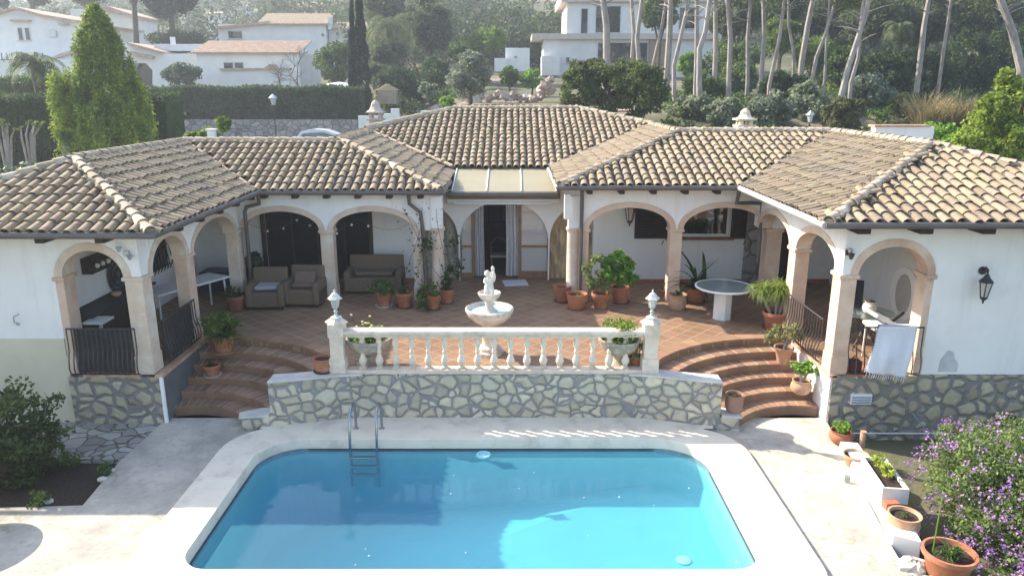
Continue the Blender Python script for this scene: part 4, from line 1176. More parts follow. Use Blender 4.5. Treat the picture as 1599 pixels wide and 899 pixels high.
pot('potted_plant', 'large fountain-shaped ponytail palm in a flared terracotta pot by the sunlit pillar', 1209, 513, ZT, .27, .36, 'rim', TCOT, lambda c: np.concatenate([blades((c[0] + .0, c[1], c[2] + .45), 240, .62, .022, 2.6, 1.0, 17), blades((c[0] - .3, c[1] + .05, c[2] + .5), 150, .55, .022, 2.7, 1.0, 18), blades((c[0] + .2, c[1] + .05, c[2] + .55), 150, .52, .022, 2.6, 1.0, 19)]), leafm('ponytail_leaf', (.22, .29, .06), (.14, .20, .05)), TCOTD, 'potted plant', gr, extra=stems([[(0, 0, -.1), (0, 0, .2), (0, 0, .48)], [(-.05, 0, -.1), (-.2, 0, .2), (-.3, .05, .5)], [(.05, 0, -.1), (.12, 0, .25), (.2, .05, .55)]], .03, BARK))
pot('potted_plant', 'reddish jade plant in a tall tapered pot high on the right steps', 1232, 572, .6, .185, .33, 'taper', TCOTP, lambda c: clump([(c[0] + .0, c[1], c[2] + .38, .36, .30, .20), (c[0] - .25, c[1], c[2] + .30, .22, .2, .2), (c[0] + .22, c[1], c[2] + .3, .2, .2, .18)], 700, .07, 20, k=24), L_JADE, None, 'potted plant', loc=(5.33, 13.75, .6), extra=stems([[(0, 0, -.05), (0, 0, .18), (-.14, 0, .36)], [(0, 0, 0), (.08, 0, .16), (.2, 0, .36)], [(0, 0, 0), (.02, -.03, .2), (.03, 0, .4)]], .02, BARK))
pot('potted_plant', 'green rosette succulent in a round-bellied pale pot at the lower right of the steps', 1252, 614, .3, .19, .27, 'round', TCOTP, lambda c: clump([(c[0] - .06, c[1], c[2] + .27, .22, .2, .12), (c[0] + .14, c[1], c[2] + .30, .18, .18, .13)], 420, .085, 21, k=12, elong=1.4, up=1.2), L_BRIGHT, None, 'potted plant', loc=(5.40, 12.92, .3), extra=stems([[(0, 0, -.05), (-.05, 0, .2)], [(0, 0, -.05), (.1, 0, .22)]], .025, BARK))
pot('potted_plant', 'weathered terracotta jar on the low wall end between pool wall and right steps', 1140, 642, .28, .165, .33, 'jar', mat('weathered_pot', (.36, .20, .14), (.27, .16, .12), .9, s1=5, c3=(.42, .33, .26)), lambda c: blades((c[0] + .04, c[1], c[2]), 5, .3, .025, 1.8, 1.2, 22), L_MID, None, 'potted plant', loc=(3.93, 12.17, .28))
# urns behind the balustrade
def urn(px, py, z, r, label, folf, fm, extra=None):
    loc = G(px, py, z); t = thing('garden_urn', loc, label, 'urn', 'stone urns behind the balustrade')
    m = MB(); m.lathe([(.24, 0), (.24, .05), (.16, .07), (.10, .14), (.10, .2), (.16, .24), (r * .6, .28), (r * .85, .36), (r * .98, .45), (r, .50), (r * 1.06, .52), (r * 1.06, .55), (r * .95, .55), (r * .9, .47)], loc, 40, cap=False, flute=18, fd=.02); m.build('urn_bowl', URNST, t, smooth=True)
    m = MB(); m.lathe([(.001, .475), (r * .93, .47)], loc, 24, cap=False); m.build('soil', SOIL, t)
    top = (loc[0], loc[1], loc[2] + .47); m = MB(); m.quads(folf(top)); m.build('foliage', fm, t)
    if extra: extra(t, top)
def flowers(t, top):
    rng = np.random.default_rng(5); m = MB(); s = MB()
    for q in range(16):
        a, rr, hh = rng.uniform(0, 6.28), rng.uniform(.05, .36), rng.uniform(.22, .48)
        p = (top[0] + rr * math.cos(a), top[1] + rr * math.sin(a), top[2] + hh); m.ball(p, .026, 6, (1, 1, .6)); s.tube([(top[0] + rr * .5 * math.cos(a), top[1] + rr * .5 * math.sin(a), top[2]), p], .005, 4)
    m.build('flower', L_YEL, t); s.build('stem', L_MID, t)
urn(578, 570, ZT, .40, 'stone urn of small pale yellow flowers behind the left end of the balustrade', lambda c: np.concatenate([blades(c, 150, .42, .02, 1.5, 1.0, 30), clump([(c[0], c[1], c[2] + .1, .38, .36, .15)], 500, .05, 31)]), L_BRIGHT, flowers)
urn(966, 572, ZT, .36, 'ornate stone urn of lime green grassy plant behind the right end of the balustrade', lambda c: np.concatenate([blades(c, 200, .38, .018, 1.6, 1.1, 32), clump([(c[0], c[1], c[2] + .24, .46, .42, .30)], 1500, .05, 33, k=30)]), L_LIME)
pot('potted_plant', 'small terracotta pot of reddish leaves between the right urn and the pier', 992, 572, ZT, .14, .22, 'rim', TCOT, F_bush(.24, .5, 260, .07, 34, -.05), L_JADE, None, 'potted plant')
# climbing plant on the left columns
base = G(655, 466, ZT)
t = thing('climbing_plant', (-2.1, 17.0, ZT), 'straggly climbing rose trained up the two left columns beside the recess', 'climbing plant')
rng = np.random.default_rng(40); m = MB(); lf = []
for q in range(6):
    x0_, x1_ = rng.uniform(-2.6, -1.3), rng.uniform(-2.7, -1.2); top_ = rng.uniform(.9, 2.0)
    pts = [(x0_ + (x1_ - x0_) * s + .08 * math.sin(5 * s + q), 17.0 + .04 * math.cos(q + s * 4), ZT + .3 + top_ * s) for s in np.linspace(0, 1, 9)]
    m.tube(pts, .008, 4)
    for p in pts[2:]: lf.append(np.array(p) + rng.normal(size=(4, 3)) * [.09, .05, .09])
m.build('stem', TWIG, t)
m = MB(); m.quads(leafq(np.concatenate(lf), .07, rng)); m.quads(clump([(-2.0, 16.95, 2.3, .2, .1, .3), (-1.3, 17.0, 1.7, .26, .2, .35), (-1.4, 17.1, 2.3, .16, .12, .2)], 300, .08, 41)); m.build('foliage', L_DARK, t)

# ---------------------------------------------------------------- terrace furniture
def armchair(name, loc, w, label, cat, cush, rz, group=None, cushx=None):
    t = thing(name, (0, 0, 0), label, cat, group)
    d = .72
    m = MB(); m.box((0, 0, .24), (w, d, .34)); m.build('seat', WICK, t, bevel=.03)
    for s in (-1, 1):
        m = MB(); m.box((s * (w / 2 - .07), -.02, .34), (.14, d + .02, .50)); m.build('arm_rest', WICK, t, bevel=.035)
    m = MB(); m.box((0, d / 2 - .06, .56), (w - .06, .13, .62), m=Matrix.Rotation(R(-8), 3, 'X')); m.build('backrest', WICK, t, bevel=.04)
    for sx in (-1, 1):
        for sy in (-1, 1):
            m = MB(); m.box((sx * (w / 2 - .08), sy * (d / 2 - .08), .035), (.05, .05, .07)); m.build('leg', DARKW, t)
    for (mt, x, ww, hh, tilt) in cush:
        m = MB(); m.box((x, .06, .43 + hh / 2), (ww, .5 if hh < .2 else .14, hh), m=Matrix.Rotation(R(tilt), 3, 'X')); m.build('cushion', mt, t, bevel=.04)
    t.location = loc; t.rotation_euler = (0, 0, rz)
    return t
armchair('wicker_armchair', G(421, 478, ZT), .86, 'left wicker armchair with a pale grey seat cushion', 'armchair', [(CUSH, 0, .55, .09, 0)], R(3))
armchair('wicker_armchair', G(478, 474, ZT), .86, 'right wicker armchair with a brown cushion leaning in it', 'armchair', [(DCUSH, 0, .52, .10, 0), (DCUSH, 0, .5, .34, -18)], R(-3))
armchair('wicker_sofa', (-3.42, 18.0, ZT), 1.42, 'wicker two-seat sofa against the wall behind the pillar', 'sofa', [(WICK, 0, .92, .1, 0)], 0)
t = thing('side_table', (-4.87, 17.4, ZT), 'small grey-topped side table squeezed between the two wicker armchairs', 'table')
m = MB(); m.lathe([(.2, .40), (.2, .43)], (-4.87, 17.4, ZT), 20); m.build('table_top', ALU, t); m = MB(); m.tube([(-4.87, 17.4, ZT), (-4.87, 17.4, ZT + .4)], .03); m.build('leg', IRON, t)
# round table right
tl = G(1127, 497, ZT); t = thing('round_table', tl, 'round glass-topped table on a white octagonal pedestal in the right porch', 'table')
m = MB(); m.lathe([(.60, .70), (.625, .715), (.625, .74), (.59, .745), (.585, .735)], tl, 56, cap=False); m.build('table_rim', WHITEP, t, smooth=True)
m = MB(); m.lathe([(.001, .738), (.59, .738)], tl, 56, cap=False); m.lathe([(.6, .70), (.001, .70)], tl, 40, cap=False); m.build('table_top', TABG, t)
m = MB(); m.lathe([(.20, 0), (.20, .705)], tl, 8); m.build('pedestal', WHITEP, t)
# door mat
m = MB(); m.box((.08, 18.75, .915), (.62, .55, .02), rz=.15); tag(m.build('door_mat', CLOTHW, origin=(.08, 18.75, .905)), 'pale blue-white mat on the floor before the open curtained door', 'mat')
# chair inside
t = thing('dining_chair', (-.35, 20.2, .9), 'bamboo chair with a cream seat inside the open door', 'chair')
m = MB(); m.box((-.35, 20.2, 1.34), (.5, .46, .07)); m.build('seat', POLY, t, bevel=.02)
for dx in (-.21, .21):
    for dy in (-.19, .19):
        m = MB(); m.tube([(-.35 + dx, 20.2 + dy, .9), (-.35 + dx, 20.2 + dy, 1.31)], .022, 6); m.build('leg', BROWNW, t)
m = MB(); m.tube([(-.58, 20.05, 1.35), (-.6, 20.3, 1.62), (-.45, 20.42, 1.78), (-.25, 20.42, 1.76), (-.08, 20.3, 1.56), (-.1, 20.05, 1.35)], .02, 6); m.build('backrest', BROWNW, t)
# right porch: iron and glass table, chairs, jar, rug
tp = (6.88, 13.75, ZT)
t = thing('glass_table', tp, 'round clear glass table on iron legs behind the hanging rug', 'table')
m = MB(); m.lathe([(.001, .72), (.50, .72), (.505, .727), (.50, .735), (.001, .735)], tp, 40, cap=False); m.build('table_top', CLEARG, t)
m = MB()
for k_ in range(4):
    a = k_ * math.pi / 2 + .5; m.tube([(tp[0] + .34 * math.cos(a), tp[1] + .34 * math.sin(a), .9), (tp[0] + .12 * math.cos(a), tp[1] + .12 * math.sin(a), 1.25), (tp[0] + .3 * math.cos(a), tp[1] + .3 * math.sin(a), 1.61)], .014, 6)
m.tube([(tp[0] + .3 * math.cos(a_), tp[1] + .3 * math.sin(a_), 1.605) for a_ in np.linspace(0, 6.283, 25)], .012, 5); m.build('table_frame', IRON, t)
jc = (tp[0] - .02, tp[1] - .08, ZT + .735)
t = thing('ceramic_jar', jc, 'cream ceramic jar with a lid standing on the glass table', 'jar')
m = MB(); m.lathe([(.08, 0), (.11, .03), (.13, .10), (.12, .17), (.085, .205), (.09, .225), (.10, .23)], jc, 20); m.build('jar_body', mat('cream_glaze', (.70, .66, .58), (.6, .55, .47), .4, s1=8), t, smooth=True)
m = MB(); m.lathe([(.085, .232), (.08, .25), (.03, .262), (.02, .275)], jc, 16); m.build('lid', DARKW, t, smooth=True)
def porch_chair(loc, rz, label, backm, seatm):
    t = thing('patio_chair', (0, 0, 0), label, 'chair')
    m = MB(); m.box((0, 0, .45), (.46, .46, .05)); m.build('seat', seatm, t, bevel=.02)
    m = MB(); m.box((0, .24, .78), (.46, .05, .62), m=Matrix.Rotation(R(-10), 3, 'X')); m.build('backrest', backm, t, bevel=.02)
    for sx in (-.2, .2):
        for sy in (-.2, .2):
            m = MB(); m.tube([(sx, sy, 0), (sx, sy, .45)], .014, 6); m.build('leg', IRON, t)
    t.location = loc; t.rotation_euler = (0, 0, rz)
porch_chair((6.98, 14.6, ZT), R(-12), 'black mesh chair with a pale cushion behind the glass table', BLACKM, CUSH)
t = thing('sun_lounger', (7.0, 13.1, ZT), 'folded white lounge chair with a black strap beside the right arch pillar', 'lounger')
m = MB(); m.box((6.83, 13.1, 1.72), (.5, .5, .07), m=Matrix.Rotation(R(25), 3, 'Y')); m.build('backrest', PLASTW, t, bevel=.02)
m = MB(); m.box((6.85, 13.05, 1.58), (.55, .55, .08)); m.build('seat', PLASTW, t, bevel=.03)
m = MB(); m.box((6.97, 12.95, 1.74), (.42, .07, .06), m=Matrix.Rotation(R(-42), 3, 'Y')); m.build('strap', BLACKM, t, bevel=.01)
for sx in (6.65, 7.05):
    for sy in (12.85, 13.3):
        m = MB(); m.tube([(sx, sy, .9), (sx, sy, 1.56)], .015, 6); m.build('leg', PLASTW, t)
# wall decoration on the inner right wall (concentric ring plate)
t = thing('wall_plate', (8.28, 17.0, 2.0), 'large round cream plate with darker oval centre on the right porch wall', 'wall decoration')
def disc(m, X, cy_, cz_, r0, r1, th, n=40, sz=1.0):
    k0 = len(m.v)
    for (xx) in (X, X - th):
        for r in (r0, r1):
            for k_ in range(n):
                a = 2 * math.pi * k_ / n; m.v.append((xx, cy_ + r * math.cos(a), cz_ + r * sz * math.sin(a)))
    for k_ in range(n):
        j = (k_ + 1) % n
        m.f.append((k0 + 2 * n + k_, k0 + 2 * n + j, k0 + 3 * n + j, k0 + 3 * n + k_)); m.f.append((k0 + n + k_, k0 + n + j, k0 + 3 * n + j, k0 + 3 * n + k_)); m.f.append((k0 + k_, k0 + j, k0 + 2 * n + j, k0 + 2 * n + k_))
WPL = mat('cream_plate', (.93, .92, .88), (.90, .89, .85), .6, b=0)  # cream lightened to near white to stand for reflected sun
t.location = (8.28, 15.12, 1.62); ORIG[t.name] = Vector((8.28, 15.12, 1.62))
m = MB(); disc(m, 8.295, 15.12, 1.62, 0.001, .56, .03); m.build('plate_rim', WPL, t)
m = MB(); disc(m, 8.262, 15.12, 1.62, .001, .30, .012, sz=1.4); m.build('plate_centre', mat('beige_plate', (.50, .47, .43), (.44, .42, .38), .7, b=0), t)
t = thing('wall_plate', (-8.18, 14.95, 2.1), 'large dark plate of concentric rings on the back wall of the left porch', 'wall decoration')
m = MB()
for r0 in (.12, .24, .36): m.tube([(-8.15, 14.95 + r0 * math.cos(a_), 2.1 + r0 * math.sin(a_)) for a_ in np.linspace(0, 6.2832, 30)], .022, 6)
m.build('plate_ring', IRON, t)
m = MB(); disc(m, -8.16, 14.95, 2.1, .001, .40, .02); m.build('plate_back', mat('grey_slate', (.16, .17, .18), (.11, .12, .13), .8), t)
t = thing('wall_shelf', (-8.1, 14.1, 2.45), 'dark wooden shelf with three round ornaments high in the left porch', 'shelf')
m = MB(); m.b2(-8.2, -8.0, 13.75, 14.45, 2.38, 2.68); m.build('shelf_box', DARKW, t)
for q in range(3):
    m = MB(); m.ball((-7.97, 13.9 + q * .2, 2.52), .05, 8); m.build('ornament', STATUE, t)
t = thing('kitchen_counter', (-7.9, 14.4, .9), 'dark counter of the outdoor kitchen along the left porch wall', 'counter')
m = MB(); m.b2(-8.19, -7.7, 13.0, 15.4, .9, 1.75); m.build('cabinet', DARKW, t); m = MB(); m.b2(-8.19, -7.65, 12.95, 15.45, 1.75, 1.8); m.build('worktop', BLACKM, t)
m = MB(); m.box((-7.55, 12.95, 1.72), (.36, .4, .04)); m.tube([(-7.55, 13, .9), (-7.55, 13, 1.7)], .03); tag(m.build('side_table', PLASTW, origin=(-7.55, 12.95, .9)), 'small white table top just inside the left iron balcony rail', 'table')
m = MB(); m.lathe([(.06, 0), (.1, .05), (.08, .09)], (-7.9, 14.3, 1.8), 12); jug = m.build('fruit_bowl', TCOTP, origin=(-7.9, 14.3, 1.8)); tag(jug, 'small bowl on the dark counter of the left porch', 'bowl')
def white_table(loc, w, d, h, rz, label):
    t = thing('folding_table', (0, 0, 0), label, 'table')
    m = MB(); m.box((0, 0, h), (w, d, .045)); m.build('table_top', PLASTW, t, bevel=.015)
    for sx in (-1, 1):
        for sy in (-1, 1):
            m = MB(); m.tube([(sx * (w / 2 - .08), sy * (d / 2 - .07), 0), (sx * (w / 2 - .12), sy * (d / 2 - .1), h)], .022, 6); m.build('leg', PLASTW, t)
    t.location = loc; t.rotation_euler = (0, 0, rz)
white_table((-7.22, 15.85, ZT), .72, 1.9, .74, R(-28), 'long white plastic table slanting across the left porch')
m = MB(); m.box((-7.4, 18.2, 1.15), (.8, .6, .5)); tag(m.build('storage_box', mat('navy_plastic', (.02, .04, .11), (.015, .03, .08), .5, b=0), origin=(-7.4, 18.2, .9), bevel=.04), 'dark blue box on the floor in the shaded porch corner', 'storage box')

# ---------------------------------------------------------------- railings
def railing(name, p0, p1, z0, z1, n, out, label, bulge=.075, r=.011, mid=True):
    p0 = Vector((*p0, 0)); p1 = Vector((*p1, 0)); o = Vector((*out, 0))
    t = thing(name, ((p0.x + p1.x) / 2, (p0.y + p1.y) / 2, z0), label, 'railing', 'wrought iron balcony rails')
    m = MB(); a = p0 + o * .02; b = p1 + o * .02
    m.tube([(a.x, a.y, z1), (b.x, b.y, z1)], .017, 6); m.build('top_rail', IRON, t)
    m = MB(); m.tube([(a.x, a.y, z0 + .05), (b.x, b.y, z0 + .05)], .013, 6); m.build('bottom_rail', IRON, t)
    prof = [(0, z1), (.03, z1 - .2), (.05, z0 + .5), (.8, z0 + .30), (1, z0 + .18), (.75, z0 + .08), (.1, z0 + .05)]
    for i in range(n):
        q = p0 + (p1 - p0) * (i / (n - 1))
        m = MB(); m.tube([(q.x + o.x * (.02 + bulge * f), q.y + o.y * (.02 + bulge * f), z) for f, z in prof], r, 5)
        m.build('bar', IRON, t)
    return t
R1 = railing('balcony_rail', (-7.70, 12.22), (-6.52, 12.22), .92, 1.80, 15, (0, -1), 'bellied black balcony rail under the left front arch')
railing('balcony_rail', (5.86, 12.24), (7.12, 12.24), .92, 1.82, 10, (0, -1), 'black balcony rail with a pale rug hanging over it')
R2 = railing('balcony_rail', (-6.31, 12.78), (-6.31, 14.12), .92, 1.78, 13, (1, 0), 'dark side rail between the two left wing pillars')
railing('balcony_rail', (5.64, 12.8), (5.64, 14.5), .92, 1.78, 15, (-1, 0), 'sunlit side rail above the right steps')
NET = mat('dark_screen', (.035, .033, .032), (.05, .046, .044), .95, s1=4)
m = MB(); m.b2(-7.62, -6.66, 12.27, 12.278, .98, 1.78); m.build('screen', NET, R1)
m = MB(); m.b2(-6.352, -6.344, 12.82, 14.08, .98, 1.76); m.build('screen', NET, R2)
# rug
rng = np.random.default_rng(7); m = MB(); nxx, nz = 18, 26
def rugp(u, w):
    x = 6.31 + .66 * u - .17 * w + .02 * math.sin(w * 6) + .03 * u * w; z = 1.86 - .80 * w - .10 * u * w
    y = 12.15 + .022 * math.sin(u * 8 + w * 2.5) * (.3 + w) + .012 * math.sin(u * 19 - w * 4) * w - .10 * sst(.15, .7, w)
    return x, y, z
for j in range(nz + 1):
    for i in range(nxx + 1):
        x, y, z = rugp(i / nxx, j / nz); m.v.append((x, y, z))
for j in range(nz):
    for i in range(nxx):
        a = j * (nxx + 1) + i; m.f.append((a, a + nxx + 1, a + nxx + 2, a + 1))
rug = thing('hanging_rug', (6.64, 12.16, 1.86), 'pale blue-grey fringed rug draped over the right balcony rail', 'rug')
rb = m.build('rug_cloth', CLOTHW, rug, smooth=True); so = rb.modifiers.new('solid', 'SOLIDIFY'); so.thickness = .012
m = MB()
for i in range(17):
    x, y, z = rugp((i + .5) / 17, 1); m.tube([(x, y, z), (x - .01, y + .01, z - .07 - rng.uniform(0, .03))], .006, 4)
for i in range(18):
    for u in (0, 1):
        x, y, z = rugp(u, (i + .5) / 18); m.tube([(x, y, z), (x + (u * 2 - 1) * .03, y, z - .02)], .005, 4)
m.build('fringe', CLOTHW, rug)
m = MB(); m.poly([(6.34, 12.17, 1.862), (6.94, 12.17, 1.862), (6.94, 12.32, 1.85), (6.34, 12.32, 1.85)]); m.poly([(6.36, 12.315, 1.85), (6.92, 12.315, 1.85), (6.92, 12.32, 1.5), (6.36, 12.32, 1.5)]); m.build('rug_cloth', CLOTHW, rug)
m = MB(); m.box((5.98 + .12, 12.45, 1.03), (.2, .2, .22)); m.tube([(6.02, 12.45, 1.13), (6.1, 12.45, 1.22), (6.18, 12.45, 1.13)], .012); tag(m.build('tool_bag', mat('maroon_bag', (.12, .03, .03), (.05, .03, .035), .7), origin=(6.1, 12.45, .915), bevel=.02), 'small dark red bag on the floor behind the right balcony rail', 'bag')
# ---------------------------------------------------------------- wall lights
def wall_lantern(loc, nrm, label, sc=1.0, arm=True):
    t = thing('wall_lantern', loc, label, 'lantern')
    x, y, z = loc; nx_, ny_ = nrm; g = lambda d, dz: (x + nx_ * d * sc, y + ny_ * d * sc, z + dz * sc)
    c = g(.2, 0)
    m = MB(); m.tube([g(0.0, .28), g(.03, .28)], .07 * sc, 10); m.tube([g(.02, .28), g(.1, .36), g(.2, .34), g(.2, .26)], .014 * sc, 6); m.build('bracket', IRON, t)
    m = MB(); m.lathe([(.015 * sc, .27 * sc), (.04 * sc, .24 * sc), (.06 * sc, .20 * sc), (.125 * sc, .13 * sc), (.12 * sc, .12 * sc)], c, 6); m.build('lantern_roof', IRON, t)
    m = MB(); m.lathe([(.055 * sc, -.13 * sc), (.10 * sc, .12 * sc)], c, 6); m.build('lantern_glass', MIRG, t)
    m = MB()
    for k_ in range(6):
        a = k_ * math.pi / 3; m.tube([(c[0] + .058 * sc * math.cos(a), c[1] + .058 * sc * math.sin(a), z - .13 * sc), (c[0] + .103 * sc * math.cos(a), c[1] + .103 * sc * math.sin(a), z + .12 * sc)], .009 * sc, 4)
    m.lathe([(.062 * sc, -.13 * sc), (.055 * sc, -.17 * sc), (.02 * sc, -.20 * sc), (.012 * sc, -.25 * sc)], c, 8); m.build('lantern_frame', IRON, t)
wall_lantern((8.05, 12.36, 2.52), (-.15, -1), 'black wrought iron lantern on the white front wall right of the arch', 1.0)
wall_lantern((2.98, 18.85, 2.75), (0, -1), 'black lantern under the right porch beside the shuttered window', 1.25)
wall_lantern((-2.55, 18.93, 2.75), (0, -1), 'black lantern high on the white wall above the wicker sofa', 1.0)
t = thing('flood_light', (-6.55, 12.36, 3.08), 'small twin spotlight high on the left wing corner', 'lamp')
m = MB(); m.box((-6.55, 12.34, 3.1), (.09, .04, .09)); m.build('bracket', ALU, t)
for (dx, dz) in ((-.09, .06), (.08, -.08)):
    m = MB(); m.lathe([(.02, 0), (.05, .08), (.055, .085), (.001, .085)], (-6.55 + dx, 12.28, 3.08 + dz), 10); m.build('lamp_head', ALU, t, smooth=True)
m = MB(); m.tube([(-8.62, 12.34, 1.85), (-8.62, 12.27, 1.90), (-8.60, 12.25, 2.0), (-8.5, 12.25, 2.05)], .012, 6); m.box((-8.62, 12.35, 1.84), (.05, .02, .05)); tag(m.build('wall_hook', ALU, origin=(-8.62, 12.36, 1.85)), 'bent metal hook on the white wall at the far left', 'hook')
m = MB(); m.tube([(-7.7, 12.335, .28), (-7.56, 12.33, .28)], .02, 6); m.box((-7.63, 12.34, .28), (.03, .03, .05)); tag(m.build('wall_tap', IRON, origin=(-7.7, 12.33, .28)), 'small outdoor tap low on the cream wall beside the stone plinth', 'tap')
t = thing('string_lights', (-4, 17, 3.3), 'string of small white bulbs under the left porch arches', 'string lights')
ln = []; m2 = MB()
for q in range(50):
    s = q / 49; x = -6.3 + 4.4 * s; z = 2.55 - .35 * abs(math.sin(s * math.pi * 3 + .6)) + .3; y = 17.6 + .3 * math.sin(s * 9); ln.append((x, y, z))
    if q % 4 == 0: m2.ball((x, y, z - .05), .03, 6)
m = MB(); m.tube(ln, .005, 4); m.build('cable', IRON, t); m2.build('bulb', PLASTW, t)
t = thing('vent_grille', (6.22, 12.3, .45), 'small white louvred vent in the dark stone base under the rug', 'vent')
m = MB(); m.b2(6.04, 6.41, 12.27, 12.30, .36, .56); m.build('vent_frame', WHITEP, t)
m = MB()
for z in (.40, .45, .50): m.box((6.225, 12.262, z), (.33, .02, .022), m=Matrix.Rotation(R(35), 3, 'X'))
m.build('vent_slat', ALU, t)
# damp stain is part of the wall; hose
m = MB(); m.tube([P(1424, 644, 12.24), P(1440, 665, 12.18), P(1460, 682, 12.1), P(1500, 700, 12.0)], .012, 6); tag(m.build('garden_hose', mat('blue_hose', (.25, .32, .38), (.2, .26, .32), .5, b=0), origin=P(1440, 665, 12.18)), 'thin blue-grey hose against the dark stone wall above the flowers', 'hose')
m = MB(); a_ = P(1575, 665, 12.0); m.tube([(a_[0] + .2 * math.cos(q), 12.05, a_[2] + .17 * math.sin(q)) for q in np.linspace(0, 5.2, 16)], .04, 8); tag(m.build('hose_reel', BLACKM, origin=(a_[0], 12.05, a_[2] - .2)), 'black coiled bracket on the stone wall at the right edge', 'hose reel')

# ---------------------------------------------------------------- pool things
t = thing('pool_ladder', (-2.5, 11.8, .035), 'stainless steel pool ladder at the far edge of the pool', 'ladder')
for x in (-2.72, -2.27):
    m = MB(); m.tube([(x, 12.02, .07), (x, 12.02, .40), (x, 11.97, .56), (x, 11.86, .62), (x, 11.70, .60), (x, 11.60, .50), (x, 11.52, .25), (x, 11.5, 0), (x, 11.5, -.75)], .022, 10); m.build('handrail', STEEL, t, smooth=True)
    m = MB(); m.lathe([(.05, 0), (.045, .02), (.025, .03)], (x, 12.02, .07), 12); m.build('foot_flange', STEEL, t)
for z in (-.2, -.36, -.52):
    m = MB(); m.box((-2.495, 11.49, z), (.45, .09, .025)); m.build('step', STEEL, t, bevel=.008)
t.location.y -= .13
fl_ = G(755, 711, -.11)
t = thing('floating_dispenser', (fl_[0], fl_[1], -.11), 'pale turquoise floating ring dispenser near the far side of the pool', 'pool float')
AQ = mat('aqua_plastic', (.25, .66, .68), (.3, .7, .7), .35, b=0)
m = MB(); m.tube([(fl_[0] + 0.10 * math.cos(a_), fl_[1] + .10 * math.sin(a_), -.10) for a_ in np.linspace(0, 6.2832, 33)], .026, 8); m.build('float_ring', AQ, t, smooth=True)
m = MB(); m.lathe([(.075, -.02), (.075, .02), (.03, .03)], (fl_[0], fl_[1], -.11), 18); m.build('lid', BLUEP, t)
dr = G(1067, 874, -.75); m = MB(); m.lathe([(.10, 0), (.11, .012), (.07, .02), (.001, .02)], (dr[0], dr[1], -.755), 20); tag(m.build('pool_drain', PLASTW, origin=(dr[0], dr[1], -.755)), 'round white drain cover on the shallow pool floor at the right', 'drain')
pt = None
rnd = random.Random(3)
for px, py in ((709, 742), (704, 771), (465, 836), (555, 882), (576, 868), (571, 857), (727, 863), (811, 763), (834, 738), (912, 777), (967, 776), (1076, 762), (1150, 878), (918, 836), (1021, 789)):
    l = G(px, py, -.105)
    if pt is None:
        m = MB(); m.lathe([(.001, 0), (.022, .004), (.024, .009), (.001, .013)], (0, 0, 0), 7); pt = m.build('floating_petal', PLASTW); c_ = pt
        tag(pt, 'tiny pale petal floating on the blue pool water', 'petal', 'pale specks floating on the pool')
    else:
        c_ = pt.copy(); COL.objects.link(c_)
    c_['label'] = 'tiny pale petal floating on the blue pool water'; c_.location = l; s = rnd.uniform(.3, .65); c_.scale = (s, s * rnd.uniform(.6, 1), 1); c_.rotation_euler = (0, 0, rnd.uniform(0, 6))

# ---------------------------------------------------------------- right garden edge
m = MB()
rows = [(5.34, 11.1, 5.66), (5.2, 10.0, 5.62), (5.08, 9.1, 5.5), (5.02, 8.55, 5.36)]
cu = [(5.44, 11.25), (5.30, 10.2), (5.16, 9.3), (5.0, 8.6), (5.30, 8.42), (5.45, 9.2), (5.58, 10.1), (5.72, 11.2)]
m.prism(cu, -.6, .16)
kerb = m.build('low_wall', WHITEP, origin=(5.3, 9.9, -.3), bevel=.02); tag(kerb, 'low whitewashed wall along the right side of the pool deck carrying pots', 'wall')
pot('potted_plant', 'terracotta pot of bright green herbs nearest the right steps, beside the stone wall', 0, 0, 0, .20, .22, 'round', TCOT, F_bush(.2, .22, 300, .05, 50), L_BRIGHT, None, 'potted plant', loc=(5.58, 11.52, 0.0))
m = MB(); m.lathe([(.05, 0), (.045, .3), (.05, .31), (.001, .31)], (5.84, 11.3, 0), 12); tag(m.build('clay_pipe', TCOTP, origin=(5.84, 11.3, 0)), 'upright clay pipe behind the herb pot', 'pipe')
pot('empty_pot', 'brown terracotta pot half full of soil at the far end of the low white wall', 0, 0, 0, .20, .20, 'rim', TCOTP, None, None, None, 'pot', loc=(5.47, 10.72, .16))
t = thing('planter_trough', (5.44, 9.78, .16), 'white stone trough of yellow-green succulents on the low wall', 'planter')
m = MB(); ang = -.13
def tb(x, y, z, w, d, h): 
    return m.box((5.44 + x * math.cos(ang) - y * math.sin(ang), 9.78 + x * math.sin(ang) + y * math.cos(ang), z), (w, d, h), rz=ang)
tb(-.16, 0, .28, .04, .94, .24); tb(.16, 0, .28, .04, .94, .24); tb(0, -.45, .279, .285, .04, .238); tb(0, .45, .279, .285, .04, .238); tb(0, 0, .185, .28, .86, .04)
m.build('trough', CAPST, t, bevel=.006)
m = MB(); tb(0, 0, .33, .28, .86, .03); m.build('soil', SOIL, t)
m = MB(); m.quads(clump([(5.46, 9.92, .47, .13, .28, .13), (5.44, 9.75, .45, .10, .2, .12)], 420, .05, 51, up=1.0)); m.build('foliage', leafm('yellow_succulent', (.36, .40, .06), (.24, .32, .05)), t)
m = MB(); m.box((5.27, 9.2, .215), (.2, .11, .10), rz=.1); tag(m.build('loose_brick', TCOT, origin=(5.27, 9.2, .165), bevel=.006), 'loose red brick between the white trough and the saucer pot', 'brick')
pot('potted_plant', 'tan terracotta pot on its saucer at the near end of the low white wall', 0, 0, 0, .215, .27, 'jar', TCOTP, F_bush(.09, .06, 60, .04, 52), L_MID, TCOT, 'potted plant', loc=(5.28, 8.86, .16))
